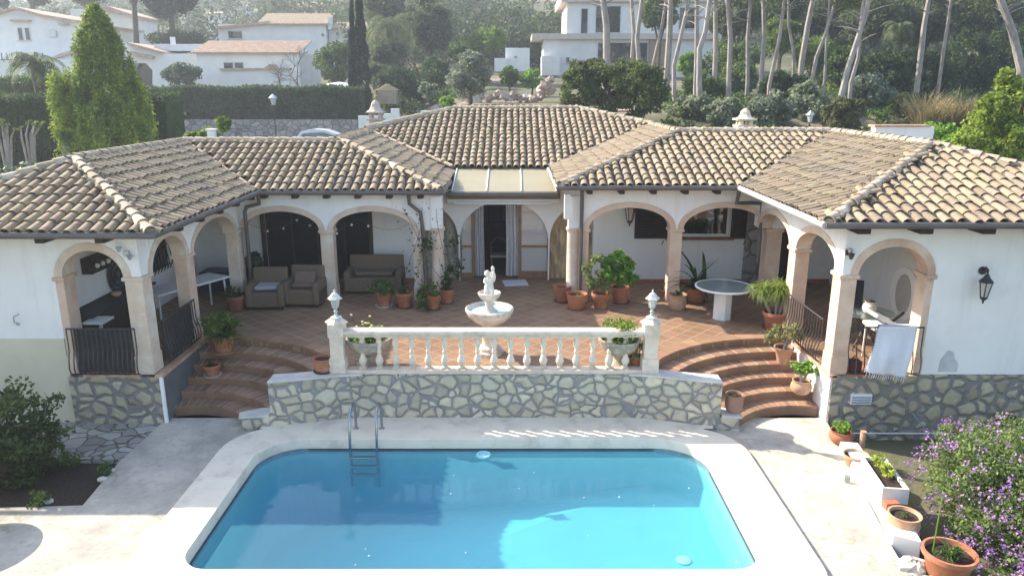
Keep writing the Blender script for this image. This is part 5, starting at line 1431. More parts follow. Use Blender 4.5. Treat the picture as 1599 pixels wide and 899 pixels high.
pot('potted_plant', 'wide terracotta pot with seedlings and a thin cane, bottom right corner', 0, 0, 0, .31, .34, 'rim', TCOT, lambda c: np.concatenate([clump([(c[0], c[1] - .02, c[2] + .07, .17, .15, .09)], 260, .05, 53), blades(c, 30, .3, .02, 1.8, 1.3, 54)]), L_MID, None, 'potted plant', loc=(5.36, 7.95, -.1), extra=stems([[(-.16, .08, 0), (-.14, .1, .75)]], .009, L_BRIGHT, 'cane'))
for i, (x, y, z, s, lb) in enumerate(((5.02, 8.12, .0, .17, 'jagged white rock lying at the near end of the low wall'), (5.12, 7.72, -.02, .2, 'broad pale rock between the low wall and the large near pot'), (5.55, 7.65, -.1, .17, 'white rock behind the large near pot'))):
    m = MB(); m.ball((x, y, z), s, 12, (1.2, 1, .55)); rr = np.random.default_rng(i + 60)
    m.v = [tuple(np.array(v) + rr.normal(size=3) * .018) for v in m.v]
    tag(m.build('rock', ROCKM, origin=(x, y, z)), lb, 'rock')
m = MB(); m.lathe([(.04, 0), (.045, .1), (.04, .1), (.035, .01)], (5.12, 10.2, 0), 14, cap=False); tag(m.build('glass_jar', CLEARG, origin=(5.12, 10.2, 0)), 'small glass tumbler on the deck beside the low white wall', 'glass')
m = MB(); m.prism([(5.6, 12.3), (5.75, 11), (5.5, 8.4), (5.2, 6.5), (14, 5), (14, 12.3)], -.62, -.45); tag(m.build('flower_bed', SOIL), kind='structure')
# purple flowering bush
t = thing('flowering_bush', (7.2, 9.6, -.5), 'big rounded bush covered in purple flowers at the bottom right', 'bush')
EB = [(6.95, 9.55, .25, 1.15, 1.1, .75), (7.7, 9.9, .35, 1.1, 1.1, .8), (6.6, 9.1, -.05, .75, .8, .5), (7.4, 8.7, .1, 1.2, .9, .6), (8.2, 8.8, .1, 1.0, 1.0, .7), (7.0, 10.3, .3, .7, .7, .65), (6.35, 8.6, -.25, .5, .6, .35)]
m = MB(); m.quads(clump(EB, 42000, .052, 70, k=60, kr=.22, shell=.6)); m.build('foliage', leafm('flower_bush_leaf', (.19, .25, .08), (.11, .16, .05)), t)
rng = np.random.default_rng(71); E_ = np.array(EB); lf = []
for e in E_:
    d = _unit(rng.normal(size=(100, 3)) + [-.25, -.35, .55]); cc_ = e[:3] + d * e[3:] * rng.uniform(.93, 1.1, (100, 1))
    for q in cc_: lf.append(q + rng.normal(size=(int(rng.integers(3, 12)), 3)) * .026)
m = MB(); m.quads(leafq(np.concatenate(lf), .034, rng, 1.1, up=.8)); m.build('blossom', L_PURP, t)
m = MB()
for i in range(14): m.tube([(7.2 + rng.normal() * .1, 9.6 + rng.normal() * .1, -.5), (7.2 + rng.normal() * .4, 9.5 + rng.normal() * .4, 0), (7.2 + rng.normal() * .7, 9.5 + rng.normal() * .5, .5)], [.03, .02, .008], 5)
m.build('stem', BARKD, t)
# left garden bed
t = thing('leafy_shrub', (-7.75, 10.7, -.1), 'dark glossy shrub with green leaves at the left edge beside the pool deck', 'shrub')
m = MB(); m.quads(clump([(-7.9, 10.9, .75, .75, .7, .7), (-8.3, 10.5, .5, .8, .8, .6), (-7.45, 10.6, .45, .55, .6, .4), (-7.75, 10.4, 0.1, .7, .7, .3)], 5200, .085, 80, k=36, kr=.26)); m.build('foliage', leafm('shrub_leaf', (.09, .12, .04), (.04, .06, .02)), t)
m = MB()
for i in range(6): m.tube([(-7.8, 10.6, -.1), (-7.8 + rng.normal() * .3, 10.6 + rng.normal() * .3, .5), (-7.8 + rng.normal() * .5, 10.7 + rng.normal() * .5, .95)], [.03, .02, .008], 5)
m.build('stem', BARKD, t)
for i, (px, py, s, lb) in enumerate(((105, 725, .32, 'low green tuft in the soil bed between shrub and flagstones'), (60, 790, .26, 'sprawling herb at the near edge of the soil bed'), (165, 742, .14, 'small tuft in the corner of the soil bed by the deck'))):
    l = G(px, py, -.02); m = MB(); m.quads(clump([(l[0], l[1], .08, s, s * .7, .13)], 420, .05, 90 + i)); tag(m.build('ground_plant', L_MID, origin=l), lb, 'plant')
rngp = random.Random(8)
for i, (px, py, lb) in enumerate(((90, 700, 'pale pebble beside the flagstones near the shrub'), (172, 735, 'white stone at the corner of the soil bed'), (160, 748, 'grey stone on the edge between bed and deck'), (75, 782, 'grey stone at the near corner of the bed'))):
    l = G(px, py, 0); m = MB(); m.ball(l, .07, 8, (1.2, .9, .6)); tag(m.build('edging_stone', ROCKM, origin=l), lb, 'stone')
# round garden table just outside the left edge, whose shadow falls on the deck
t = thing('garden_table', (-7.78, 8.95, 0), 'white round garden table at the left edge of the pool deck', 'table')
m = MB(); m.lathe([(.62, .70), (.64, .715), (.64, .73), (.001, .735)], (-7.78, 8.95, 0), 40); m.build('table_top', WHITEP, t)
m = MB(); m.tube([(-7.78, 8.95, 0), (-7.78, 8.95, .7)], .04, 8); m.lathe([(.25, 0), (.22, .03), (.04, .05)], (-7.78, 8.95, 0), 20); m.build('pedestal', WHITEP, t)

t = thing('flood_light', (5.72, 12.3, 3.12), 'small dark spotlight on the corner between the right wing arches', 'lamp')
m = MB(); m.box((5.72, 12.34, 3.12), (.1, .05, .1)); m.build('bracket', IRON, t)
m = MB(); m.lathe([(.025, 0), (.055, .09), (.06, .1), (.001, .1)], (5.72, 12.24, 3.02), 10); m.build('lamp_head', IRON, t, smooth=True)
m = MB(); m.lathe([(.02, 0), (.045, .06), (.001, .08)], (5.68, 12.22, 3.14), 10); m.build('lamp_head', ALU, t, smooth=True)

a_ = P(1330, 676, 12.24); b_ = P(1640, 677, 12.24); m = MB(); m.tube([a_, b_], .014, 6); tag(m.build('water_pipe', WHITEP, origin=a_), 'thin pale pipe running level along the foot of the dark stone wall', 'pipe')
# ---------------------------------------------------------------- background
def foliage_thing(name, label, cat, base, ells, n, size, fm, seed, trunk=None, bark=BARKD, group=None, k=20, kr=.32, shell=.5, up=.35, elong=1.7, extra=None):
    t = thing(name, base, label, cat, group)
    m = MB(); m.quads(clump(ells, n, size, seed, k=k, kr=kr, shell=shell, up=up, elong=elong))
    m.build('crown', fm, t)
    if trunk:
        m = MB()
        for pts, rr in trunk: m.tube(pts, rr, 7)
        m.build('trunk', bark, t, smooth=True)
    return t
def E_(px0, px1, py0, py1, Y, dy=None, sub=1.0):
    """ellipsoid that fills a photo box at distance Y"""
    a = P(px0, py0, Y); b = P(px1, py1, Y)
    rx = abs(b[0] - a[0]) / 2 * sub; rz = abs(a[2] - b[2]) / 2 * sub
    return ((a[0] + b[0]) / 2, Y, (a[2] + b[2]) / 2, rx, dy or rx, rz)
# --- near, behind the left wing
e = E_(82, 236, 30, 250, 30)
t = thing('conifer_tree', (e[0], 30, gz(e[0], 30)), 'tall cone-shaped yellow-green conifer behind the left wing', 'tree')
rng = np.random.default_rng(1); cl = []
base_z, top_z = e[2] - e[5] - 1.2, P(157, 20, 30)[2]
H_ = top_z - base_z; n = 720
for q in range(n):
    s = rng.uniform(0, 1) ** .85; a = rng.uniform(0, 6.283)
    R0 = 2.2 * (1 - s) ** .56 * (1 if s > .12 else .8 + s) * (1 - .12 * s)
    R0 *= .90 + .16 * math.sin(a * 5 + s * 9) 
    r_ = R0 * (rng.uniform(.5, 1) ** .5)
    cl.append((e[0] + .12 + r_ * math.cos(a), 30 + r_ * math.sin(a), base_z + H_ * s, .22, .22, .42))
for q in range(90):   # side shoulder to the left
    a = rng.uniform(0, 6.283); r_ = rng.uniform(.2, .9); s = rng.uniform(0, 1)
    cl.append((e[0] - 1.2 + r_ * .85 * math.cos(a) * (1 - s * .6), 29.6 + r_ * math.sin(a), base_z + 2.2 + 2.2 * s, .24, .24, .42))
A = []
for c in cl:
    q = 75; d = _unit(rng.normal(size=(q, 3))); cc_ = np.array(c[:3]) + d * (rng.uniform(0, 1, (q, 1)) ** .5) * np.array(c[3:])
    A.append(leafq(cc_, .15, rng, 2.6, up=.9, out=d))
m = MB(); m.quads(np.concatenate(A)); m.build('crown', L_THUJA, t)
m = MB(); m.tube([(e[0], 30, gz(e[0], 30) - .2), (e[0], 30, base_z + 3)], [.2, .1], 7); m.build('trunk', BARKD, t)
def hedge(name, label, pts, w, z0f, top, n, size, fm, seed, cat='hedge', tm=None):
    rng = np.random.default_rng(seed); A = []; T = []
    t = thing(name, (pts[0][0], pts[0][1], z0f), label, cat)
    m = MB()
    for (x0, y0), (x1, y1) in zip(pts, pts[1:]):
        L = math.hypot(x1 - x0, y1 - y0); ang = math.atan2(y1 - y0, x1 - x0)
        m.box(((x0 + x1) / 2, (y0 + y1) / 2, (z0f + top) / 2 - .1), (L - .15, w - .35, top - z0f - .25), rz=ang)
        u = rng.uniform(0, L, n); v = rng.uniform(-w / 2, w / 2, n); zz = rng.uniform(z0f, top, n)
        side = rng.integers(0, 10, n)
        v = np.where(side < 5, -w / 2 + rng.uniform(-.1, .12, n), v); zz = np.where(side >= 7, top + rng.normal(0, .08, n), zz)
        zz = zz + .07 * np.sin(u * 1.3 + seed) ; v = v + .06 * np.sin(u * 2.1 + zz * 2)
        c = np.stack([x0 + math.cos(ang) * u - math.sin(ang) * v, y0 + math.sin(ang) * u + math.cos(ang) * v, zz], 1)
        A.append(leafq(c, size, rng, 1.6, up=.3))
    m.build('hedge_body', fm, t); m = MB(); m.quads(np.concatenate(A)); m.build('hedge_leaves', tm or fm, t)
    return t
a = P(-30, 151, 35); b = P(276, 153, 35)
hedge('clipped_hedge', 'dark clipped hedge behind the cone-shaped conifer', [(a[0], 35), (b[0] - .1, 35)], 2.2, 1.2, a[2], 16000, .15, L_HEDGE, 2)
a = P(225, 138, 56); b = P(568, 139, 56)
hedge('clipped_hedge', 'long dark clipped hedge on top of the grey stone roadside wall', [(a[0], 56), (b[0], 56)], 2.0, 3.3, a[2], 20000, .2, L_HEDGE, 3)
a = P(286, 187, 54.4); b = P(652, 190, 54.4)
m = MB(); m.b2(a[0], b[0], 54.2, 54.9, 1.0, a[2]); tag(m.build('stone_wall', DRYST, origin=(-15, 54.5, 1.4)), 'grey dry-stone wall along the road under the long hedge', 'wall')
a = P(-20, 118, 60); m = MB()
hedge('clipped_hedge', 'low sunlit hedge in front of the white house at the far left', [(P(-30, 130, 44)[0], 44), (P(90, 130, 44)[0], 44)], 1.5, 3, P(0, 124, 44)[2], 5000, .17, L_MID, 4)
# lopped tree stubs in front of the dark hedge
for i, (px, lb) in enumerate(((8, 'pollarded shrub with few bright tufts at the far left, against the dark hedge'), (45, 'pollarded shrub with bright tufts next to the conifer, against the dark hedge'), (97, 'pollarded shrub with yellow-green tufts at the foot of the conifer'))):
    p0 = P(px, 245, 32); t = thing('pollarded_shrub', (p0[0], 32, gz(p0[0], 32)), lb, 'shrub'); m = MB(); tips = []
    rng = np.random.default_rng(20 + i)
    for q in range(7):
        tip = P(px + rng.uniform(-16, 22), rng.uniform(188, 206), 32 + rng.uniform(-.3, .3)); tips.append(tip)
        m.tube([(p0[0], 32, 1.2), ((p0[0] + tip[0]) / 2, 32, (p0[2] + tip[2]) / 2 + .2), tip], [.06, .045, .025], 5)
    m.build('stem', BARK, t); m = MB()
    for q in tips: m.quads(clump([(q[0], q[1], q[2], .16, .16, .12)], 40, .11, i * 9 + 1, k=4))
    m.build('foliage', L_LIME, t)
foliage_thing('shiny_shrub', 'glossy pale-leaved hedge shrub rising behind the far left roof edge', 'shrub', (-14.5, 19.6, 0), [(-15.6, 19.5, 3.35, 2.2, .9, .75), (-13.4, 19.6, 3.35, 1.6, .8, .65), (-11.8, 19.7, 3.2, .9, .6, .5), (-18, 19.5, 3.4, 1.6, .8, .7)], 9000, .11, L_SHINY, 5, trunk=[([(-14.5, 19.6, -.3), (-14.5, 19.6, 3)], [.1, .06])], k=30, kr=.25, up=1.0)
e1 = E_(285, 318, 205, 222, 24.5); e2 = E_(305, 345, 196, 222, 24.5); e3 = E_(335, 364, 178, 212, 24.5)
foliage_thing('lemon_tree', 'bright yellow-green leafy tree top beside the small chimney on the left ridge', 'tree', (e2[0], 24.5, .5), [e1, e2, e3], 1100, .16, L_LIME, 6, trunk=[([(e2[0], 24.5, .4), (e2[0], 24.5, 3.6)], [.08, .05])], k=14)
# --- car
cx = P(493, 203, 50); t = thing('parked_car', (cx[0], 50, gz(cx[0], 50)), 'white car parked on the road beyond the left roof, only its roof showing', 'car')
g0 = gz(cx[0], 50); tz = cx[2]
m = MB()
prof = [(-2.1, .35), (-2.15, .7), (-1.95, .88), (-1.35, .95), (-.75, tz - g0 - .08), (0, tz - g0 + .03), (.75, tz - g0 - .02), (1.5, tz - g0 - .28), (1.95, 1.05), (2.1, .8), (2.1, .35)]
k_ = len(prof); 
for yy, ins in ((49.2, .0), (50.8, .0)):
    m.v += [(cx[0] + p_[0], yy + (.12 if (yy < 50 and p_[1] > 1) else (-.12 if p_[1] > 1 else 0)), g0 + p_[1]) for p_ in prof]
m.f.append(tuple(range(k_))); m.f.append(tuple(range(2 * k_ - 1, k_ - 1, -1)))
for i in range(k_): j = (i + 1) % k_; m.f.append((i, j, k_ + j, k_ + i))
m.build('body', CARP, t, bevel=.05)
m = MB(); h_ = tz - g0
m.poly([(cx[0] + a_, 49.22 + (.06 if b_ > 1 else 0), g0 + b_) for a_, b_ in ((-1.2, .98), (-.68, h_ - .18), (.7, h_ - .12), (1.35, h_ - .32), (1.6, 1.0))]); m.build('window', GLASS, t)
for dx in (-1.3, 1.35):
    for yy in (49.25, 50.75):
        w_ = MB(); w_.tube([(cx[0] + dx, yy - .1, g0 + .32), (cx[0] + dx, yy + .1, g0 + .32)], .32, 18); w_.build('wheel', BLACKM, t)
m = MB(); y0 = 46.5
for i in range(30):
    pass
m = MB(); n_ = 20
rp = [(-60 + i * 3.0) for i in range(19)]
for i in range(18):
    m.poly([(rp[i], 47.3, gz(rp[i], 47.3) + .03), (rp[i + 1], 47.3, gz(rp[i + 1], 47.3) + .03), (rp[i + 1], 53.6, gz(rp[i + 1], 53.6) + .03), (rp[i], 53.6, gz(rp[i], 53.6) + .03)])
tag(m.build('road', mat('asphalt', (.09, .09, .092), (.07, .07, .07), .9, s1=3)), kind='structure')
def lamp_post(px, pyt, Y, label):
    tp_ = P(px, pyt, Y); g = gz(tp_[0], Y); t = thing('street_lamp', (tp_[0], Y, g), label, 'street lamp', 'garden street lamps behind the villa')
    m = MB(); m.tube([(tp_[0], Y, g), (tp_[0], Y, tp_[2] - .5)], [.06, .04], 8); m.build('post', IRON, t)
    s = max(.8, Y / 45)
    m = MB(); m.lathe([(.10 * s, -.55 * s), (.2 * s, -.15 * s)], tp_, 6); m.build('lantern_glass', MIRG, t)
    m = MB(); m.lathe([(.27 * s, -.16 * s), (.12 * s, -.02 * s), (.02, .08 * s)], tp_, 6); m.build('lantern_roof', ALU, t)
lamp_post(426, 149, 53, 'street lamp on the road in front of the long dark hedge')
lamp_post(1266, 175, 34, 'green garden lamp among the grey bushes behind the right ridge')
lamp_post(1481, 197, 30, 'small lamp half hidden by the large lime shrub on the right')
# white entrance wall and gate
Yg = 42.0
t = thing('entrance_wall', P(620, 200, Yg), 'low white wall with raised piers and a small white gate behind the left chimney', 'wall')
def pxbox(m, px0, px1, py0, py1, Y, d):
    a = P(px0, py0, Y); b = P(px1, py1, Y); m.b2(a[0], b[0], Y, Y + d, min(a[2], b[2]), max(a[2], b[2])); return m
m = MB(); pxbox(m, 559, 610, 181, 215, Yg, .3); pxbox(m, 610, 624, 170, 215, Yg - .02, .34); pxbox(m, 599, 612, 178, 215, Yg - .01, .33); m.build('wall_section', WHITEP, t)
m = MB(); pxbox(m, 657, 672, 173, 215, Yg, .3); pxbox(m, 672, 688, 176, 190, Yg + .05, .3); pxbox(m, 683, 697, 172, 190, Yg, .3); m.build('wall_section', WHITEP, t)
m = MB()
for q in range(10): pxbox(m, 626 + q * 3.1, 627 + q * 3.1, 183, 212, Yg + .1, .03)
pxbox(m, 625, 657, 182, 183.5, Yg + .09, .05); m.build('gate', ALU, t)
m = MB(); a = P(576, 150, 40); 
# grey retaining wall rising to the terrace
m = MB(); a = P(622, 183, 43); b = P(690, 162, 43); m.poly([(a[0], 43, 0), (b[0], 43, 0), (b[0], 43, b[2]), (a[0], 43, a[2] - .1)]); m.poly([(a[0], 43.5, 0), (a[0], 43.5, a[2] - .1), (b[0], 43.5, b[2]), (b[0], 43.5, 0)]); m.poly([(a[0], 43, a[2] - .1), (b[0], 43, b[2]), (b[0], 43.5, b[2]), (a[0], 43.5, a[2] - .1)])
tag(m.build('ramp_wall', DRYST, origin=(a[0], 43, 2)), 'brownish sloping stone wall climbing right of the white gate', 'wall')
# pink gravel terrace with rocks
m = MB(); zt_ = P(800, 172, 43.5)[2]
m.prism([(P(690, 172, 43)[0], 43), (P(1010, 172, 43)[0], 43), (P(960, 150, 56)[0], 56), (P(700, 150, 56)[0], 56)], 2.5, zt_)
tag(m.build('gravel_terrace', mat('pink_gravel', (.46, .34, .29), (.40, .29, .25), 1.0, s1=1, b=.6, bs=12)), kind='structure')
rng = np.random.default_rng(31)
RLB = ['boulder near the left end of the rockery row, beside the olive crown', 'boulder third from the left in the rockery behind the gravel terrace', 'taller boulder left of the middle of the rockery row', 'squat boulder just left of the middle of the rockery row', 'boulder in the middle of the rockery row', 'low boulder in front of the middle of the rockery', 'boulder just right of the middle of the rockery row', 'low boulder third from the right end of the rockery', 'boulder at the right end of the rockery, beside the dark shrub mass', 'leftmost boulder of the rockery row, under the olive crown', 'topmost pale boulder of the stone heap left of the dark shrubs', 'second highest boulder of the heap beside the dark shrubs', 'boulder at the left foot of the heap beside the dark shrubs', 'boulder at the right foot of the heap beside the dark shrubs', 'boulder lying apart at the far left of the gravel terrace', 'reddish boulder on the pine bank, left of the other two', 'reddish boulder between the other two on the pine bank', 'reddish boulder on the pine bank, right of the other two']
rk = [(752, 150), (765, 153), (778, 148), (790, 152), (802, 149), (812, 155), (823, 152), (834, 155), (845, 150), (742, 158), (852, 134), (858, 126), (846, 142), (858, 142), (727, 162), (1010, 120), (1025, 125), (1040, 120)]
for i, (px, py) in enumerate(rk):
    Y = 52 + rng.uniform(-.6, .6) if i < 15 else 60
    c_ = P(px, py, Y); s = rng.uniform(.24, .42); m = MB(); m.ball(c_, s, 8, (rng.uniform(.9, 1.4), 1, rng.uniform(.6, .95)))
    m.v = [tuple(np.array(v) + rng.normal(size=3) * .06) for v in m.v]
    tag(m.build('boulder', PROCK if i % 3 else ROCKM, origin=c_), RLB[i], 'rock', 'rockery boulders' if i < 15 else 'boulders among the pines')
# --- middle trees
def etrunk(e, r=.15, h=.7):
    g = gz(e[0], e[1]); return [([(e[0], e[1], g - .2), (e[0] + .1, e[1], (g + e[2]) / 2), (e[0], e[1], e[2] + e[5] * .3)], [r, r * .8, r * .4]),
        ([(e[0], e[1], (g + e[2]) / 2), (e[0] - e[3] * .4, e[1], e[2])], [r * .6, r * .3]), ([(e[0], e[1], (g + e[2]) / 2), (e[0] + e[3] * .45, e[1], e[2] + .1)], [r * .6, r * .3])]
e = E_(692, 774, 86, 152, 50)
foliage_thing('olive_tree', 'round silvery olive tree beside the pink gravel terrace', 'tree', (e[0], 50, zt_), [e, E_(705, 765, 80, 110, 50)], 7000, .2, L_OLIVE, 40, etrunk(e), k=40, kr=.28)
e = E_(652, 684, 120, 160, 47); foliage_thing('olive_sapling', 'small whitish-leaved sapling left of the round olive tree', 'tree', (e[0], 47, 3), [e], 1300, .17, L_OLIVE, 41, etrunk(e, .06))
e = E_(682, 712, 143, 178, 45); foliage_thing('garden_bush', 'bright green palm-like bush at the foot of the small silvery sapling', 'bush', (e[0], 45, 3), [e], 900, .2, L_BRIGHT, 42)
e = E_(486, 552, 66, 138, 66); foliage_thing('broadleaf_tree', 'rounded mid-green tree between the bare branches and the two cypresses', 'tree', (e[0], 66, 4), [e, E_(500, 560, 60, 100, 67)], 5200, .26, L_MID, 43, etrunk(e), k=34)
e = E_(572, 640, 58, 120, 70); foliage_thing('broadleaf_tree', 'olive-green tree under the palm fronds right of the cypresses', 'tree', (e[0], 70, 5), [e, E_(565, 625, 95, 140, 68)], 5600, .28, leafm('olive_green_leaf', (.09, .12, .045)), 44, etrunk(e), k=34)
e = E_(600, 700, 90, 160, 62); foliage_thing('evergreen_thicket', 'dark evergreen thicket between the shed and the silvery sapling', 'thicket', (e[0], 62, 4), [e, E_(575, 640, 100, 165, 60), E_(660, 705, 80, 135, 64)], 9000, .26, L_DARK, 45, k=46)
for i, (px, top, w, lb) in enumerate(((549, -12, 15, 'thin dark cypress, the left one of the tall pair'), (568, -30, 26, 'taller broader dark cypress, the right one of the tall pair'))):
    b = P(px, 150, 57); a = P(px - (0 if i == 0 else 9), top, 57); g = gz(b[0], 57)
    t = thing('cypress_tree', (b[0], 57, g), lb, 'tree'); rng = np.random.default_rng(46 + i); q = 9000
    s = rng.uniform(0, 1, q); aa = rng.uniform(0, 6.28, q); R_ = w / 2 / FOC * 57 * (1 - s ** 2.2) * (.85 + .2 * np.sin(s * 40 + aa * 2)) * (.55 + .45 * np.minimum(1, s * 5)) * rng.uniform(.6, 1, q) ** .5
    c = np.stack([b[0] + (a[0] - b[0]) * s + R_ * np.cos(aa), 57 + R_ * np.sin(aa), g + .3 + (a[2] - g) * s], 1)
    m = MB(); m.quads(leafq(c, .22, rng, 2.8, up=.1)); m.build('crown', L_CYP, t)
    m = MB(); m.tube([(b[0], 57, g), (b[0], 57, g + 2)], .12, 6); m.build('trunk', BARKD, t)
def palm(px, py, Y, label, n=60, L=3.2, seed=1, w=.5, lw=.32, skirt=True, spread=1.7):
    c = P(px, py, Y); g = gz(c[0], Y); t = thing('palm_tree', (c[0], Y, g), label, 'palm')
    m = MB(); m.tube([(c[0], Y, g - .2), (c[0] + .05, Y, (g + c[2]) / 2), c], [.3, .26, .3], 9); m.build('trunk', BARKD, t)
    rng = np.random.default_rng(seed); A = []
    for q in range(n):
        az = rng.uniform(0, 6.283); el = rng.uniform(-.1, 1.3) ; p = np.array(c, float); d0 = el
        prev = None; S = 9; ll = L * rng.uniform(.8, 1.1)
        for i in range(S):
            d = np.array([math.cos(az) * math.cos(d0), math.sin(az) * math.cos(d0), math.sin(d0)]); nx_ = p + d * ll / S
            side = np.array([-math.sin(az), math.cos(az), 0])
            for s_ in (-1, 1):
                for r_ in (0, .5):
                    b_ = p + (nx_ - p) * r_; lw_ = lw * math.sin(math.pi * min(.97, (i + 1 + r_) / (S + 1))) * 1.6
                    tip = b_ + side * s_ * lw_ + d * lw_ * .8 - np.array([0, 0, lw_ * .45]); A.append([b_, b_ + d * .07, tip, b_ - d * .02])
            p = nx_; d0 -= .26 + .05 * rng.random()
    m = MB(); m.quads(np.array(A)); m.build('fronds', L_PALM, t)
    return t
palm(608, 42, 72, 'feathery palm tree above the green trees right of the cypresses', seed=3, n=38, L=4.0, lw=.5)
pp = palm(58, 104, 37, 'drooping palm with arching fronds in front of the far left white house', n=26, L=2.0, seed=4, lw=.26)
palm(1405, 45, 62, 'distant palm with a yellowish skirt among the dark pines on the right', n=30, L=1.8, seed=5, lw=.3)
palm(752, 195, 300, 'x', 1, .1) if False else None
# bare tree
t = thing('bare_tree', P(465, 130, 60), 'leafless grey twiggy tree against the white garden house wall', 'tree'); rng = np.random.default_rng(50)
m = MB(); b0 = P(465, 138, 60)
def branch(p, d, L, r, dep):
    q = p + d * L; m.tube([tuple(p), tuple(p + d * L * .5 + rng.normal(size=3) * L * .05), tuple(q)], [r, r * .8, r * .6], 4, cap=False)
    if dep:
        for _ in range(3):
            nd = d + rng.normal(size=3) * .5; nd /= np.linalg.norm(nd); branch(q if rng.random() > .3 else p + d * L * .6, nd, L * .72, r * .6, dep - 1)
branch(np.array(b0) - [0, 0, .6], np.array([0, 0, 1.]), 1.3, .09, 5); branch(np.array(b0) - [1.2, 0, .6], np.array([-.2, 0, 1.]), 1.1, .07, 5)
m.build('branches', TWIG, t)
# conifers in the centre
for i, (bx, lb, n_) in enumerate((((625, 712, -10, 85), 'large dark rounded pine above the thicket in the middle distance', 14000), ((560, 640, -30, 40), 'dark pine crown behind the palm and cypress tops', 6000))):
    e = E_(*bx, 78 + 6 * i); foliage_thing('pine_tree', lb, 'tree', (e[0], e[1], gz(e[0], e[1])), [e, (e[0] + e[3] * .3, e[1], e[2] - e[5] * .3, e[3] * .8, e[3], e[5] * .6)], n_, .34, L_PINE, 52 + i, etrunk(e, .3), k=60, kr=.24)
e = E_(718, 792, 44, 92, 76); foliage_thing('ivy_mound', 'bright ivy-covered rounded tree mass left of the modern house', 'tree', (e[0], 76, 6), [e, E_(700, 750, 60, 90, 75), E_(745, 795, 38, 80, 77)], 8000, .26, L_LIME, 55, etrunk(e), k=50, kr=.24)
e = E_(690, 745, 70, 100, 70); foliage_thing('garden_bush', 'bushy green shrub under the bright ivy-covered tree', 'bush', (e[0], 70, 6), [e], 2600, .26, L_MID, 56)
for i, (bx, lb, mt_) in enumerate((((776, 812, 98, 140), 'left citrus tree in front of the white garden building', L_MID), ((808, 852, 102, 142), 'right citrus tree in front of the white garden building', L_BRIGHT))):
    e = E_(*bx, 60); foliage_thing('citrus_tree', lb, 'tree', (e[0], 60, 5), [e], 2200, .24, mt_, 57 + i, etrunk(e, .08), k=20)
# white garden building, shed
t = thing('garden_building', P(800, 110, 72), 'low flat-roofed white garden building left of the modern house', 'building')
m = MB(); pxbox(m, 789, 827, 75, 112, 72, 4); pxbox(m, 772, 792, 91, 112, 71, 3); m.build('wall', STUCCO, t); m = MB(); pxbox(m, 803, 807, 88, 91, 71.95, .1); m.build('window', GLASS, t)
t = thing('garden_shed', P(605, 150, 58), 'small wooden shed with a pale pitched roof beside the dark thicket', 'shed')
a = P(590, 152, 58); b = P(618, 141, 58); m = MB(); m.b2(a[0], b[0], 58, 60, a[2] - .5, b[2]); m.build('wall', mat('pale_timber', (.46, .38, .28), (.36, .29, .21), .9), t)
m = MB(); cx_ = (a[0] + b[0]) / 2; w_ = (b[0] - a[0]) / 2 + .15; zz = b[2]
m.poly([(cx_ - w_, 57.9, zz), (cx_, 57.9, zz + .45), (cx_, 60.1, zz + .45), (cx_ - w_, 60.1, zz)]); m.poly([(cx_ + w_, 57.9, zz), (cx_ + w_, 60.1, zz), (cx_, 60.1, zz + .45), (cx_, 57.9, zz + .45)]); m.poly([(cx_ - w_, 58, zz), (cx_ + w_, 58, zz), (cx_, 58, zz + .43)]); m.build('roof', POLY, t)
m = MB(); a = P(530, 133, 62); m.lathe([(1.6, 0), (1.55, .12), (.9, .42), (.001, .55)], (a[0], 62, a[2] - .3), 20); m.tube([(a[0], 62, a[2] - 2.5), (a[0], 62, a[2])], .05); tag(m.build('garden_umbrella', PLASTW, origin=(a[0], 62, a[2] - 2.5)), 'white garden parasol showing just over the long hedge', 'umbrella')
# --- houses
BGT = mat('far_roof_tile', (.50, .36, .26), (.38, .27, .20), .95, s1=3, b=0, c3=(.56, .46, .36), s3=2)
def ribroof(m, o, u, v, w, h, n, r=.09):
    """corrugated rows on a sloping rectangle: o origin, u along eave, v up slope"""
    o, u, v = Vector(o), Vector(u), Vector(v)
    m.poly([o, o + u * w, o + u * w + v * h, o + v * h])
    for i in range(n):
        a = o + u * (w * (i + .5) / n); m.tube([a, a + v * h], r, 5, cap=True)
TANR = mat('tan_far_tile', (.58, .46, .32), (.46, .35, .24), .95, s1=3, b=0)
HW = mat('far_white_wall', (.78, .77, .75), (.70, .69, .67), .9, s1=.8, b=0)
BSL_ = mat('sill_stone', (.6, .56, .5), None, .9, b=0)
def win(t, px0, px1, py0, py1, Y, frame=True):
    m = MB(); pxbox(m, px0 - .6, px1 + .6, py0 - .6, py1 + .6, Y - .06, .1); w_ = m.build('window', ALU, t)
    m = MB(); pxbox(m, px0 + .3, px1 - .3, py0 + .3, py1 - .3, Y - .09, .05); m.build('pane', DARKG, w_)
    m = MB(); pxbox(m, px0 - 1.2, px1 + 1.2, py1 + .6, py1 + 1.6, Y - .2, .25); m.build('window_sill', BSL_, w_)
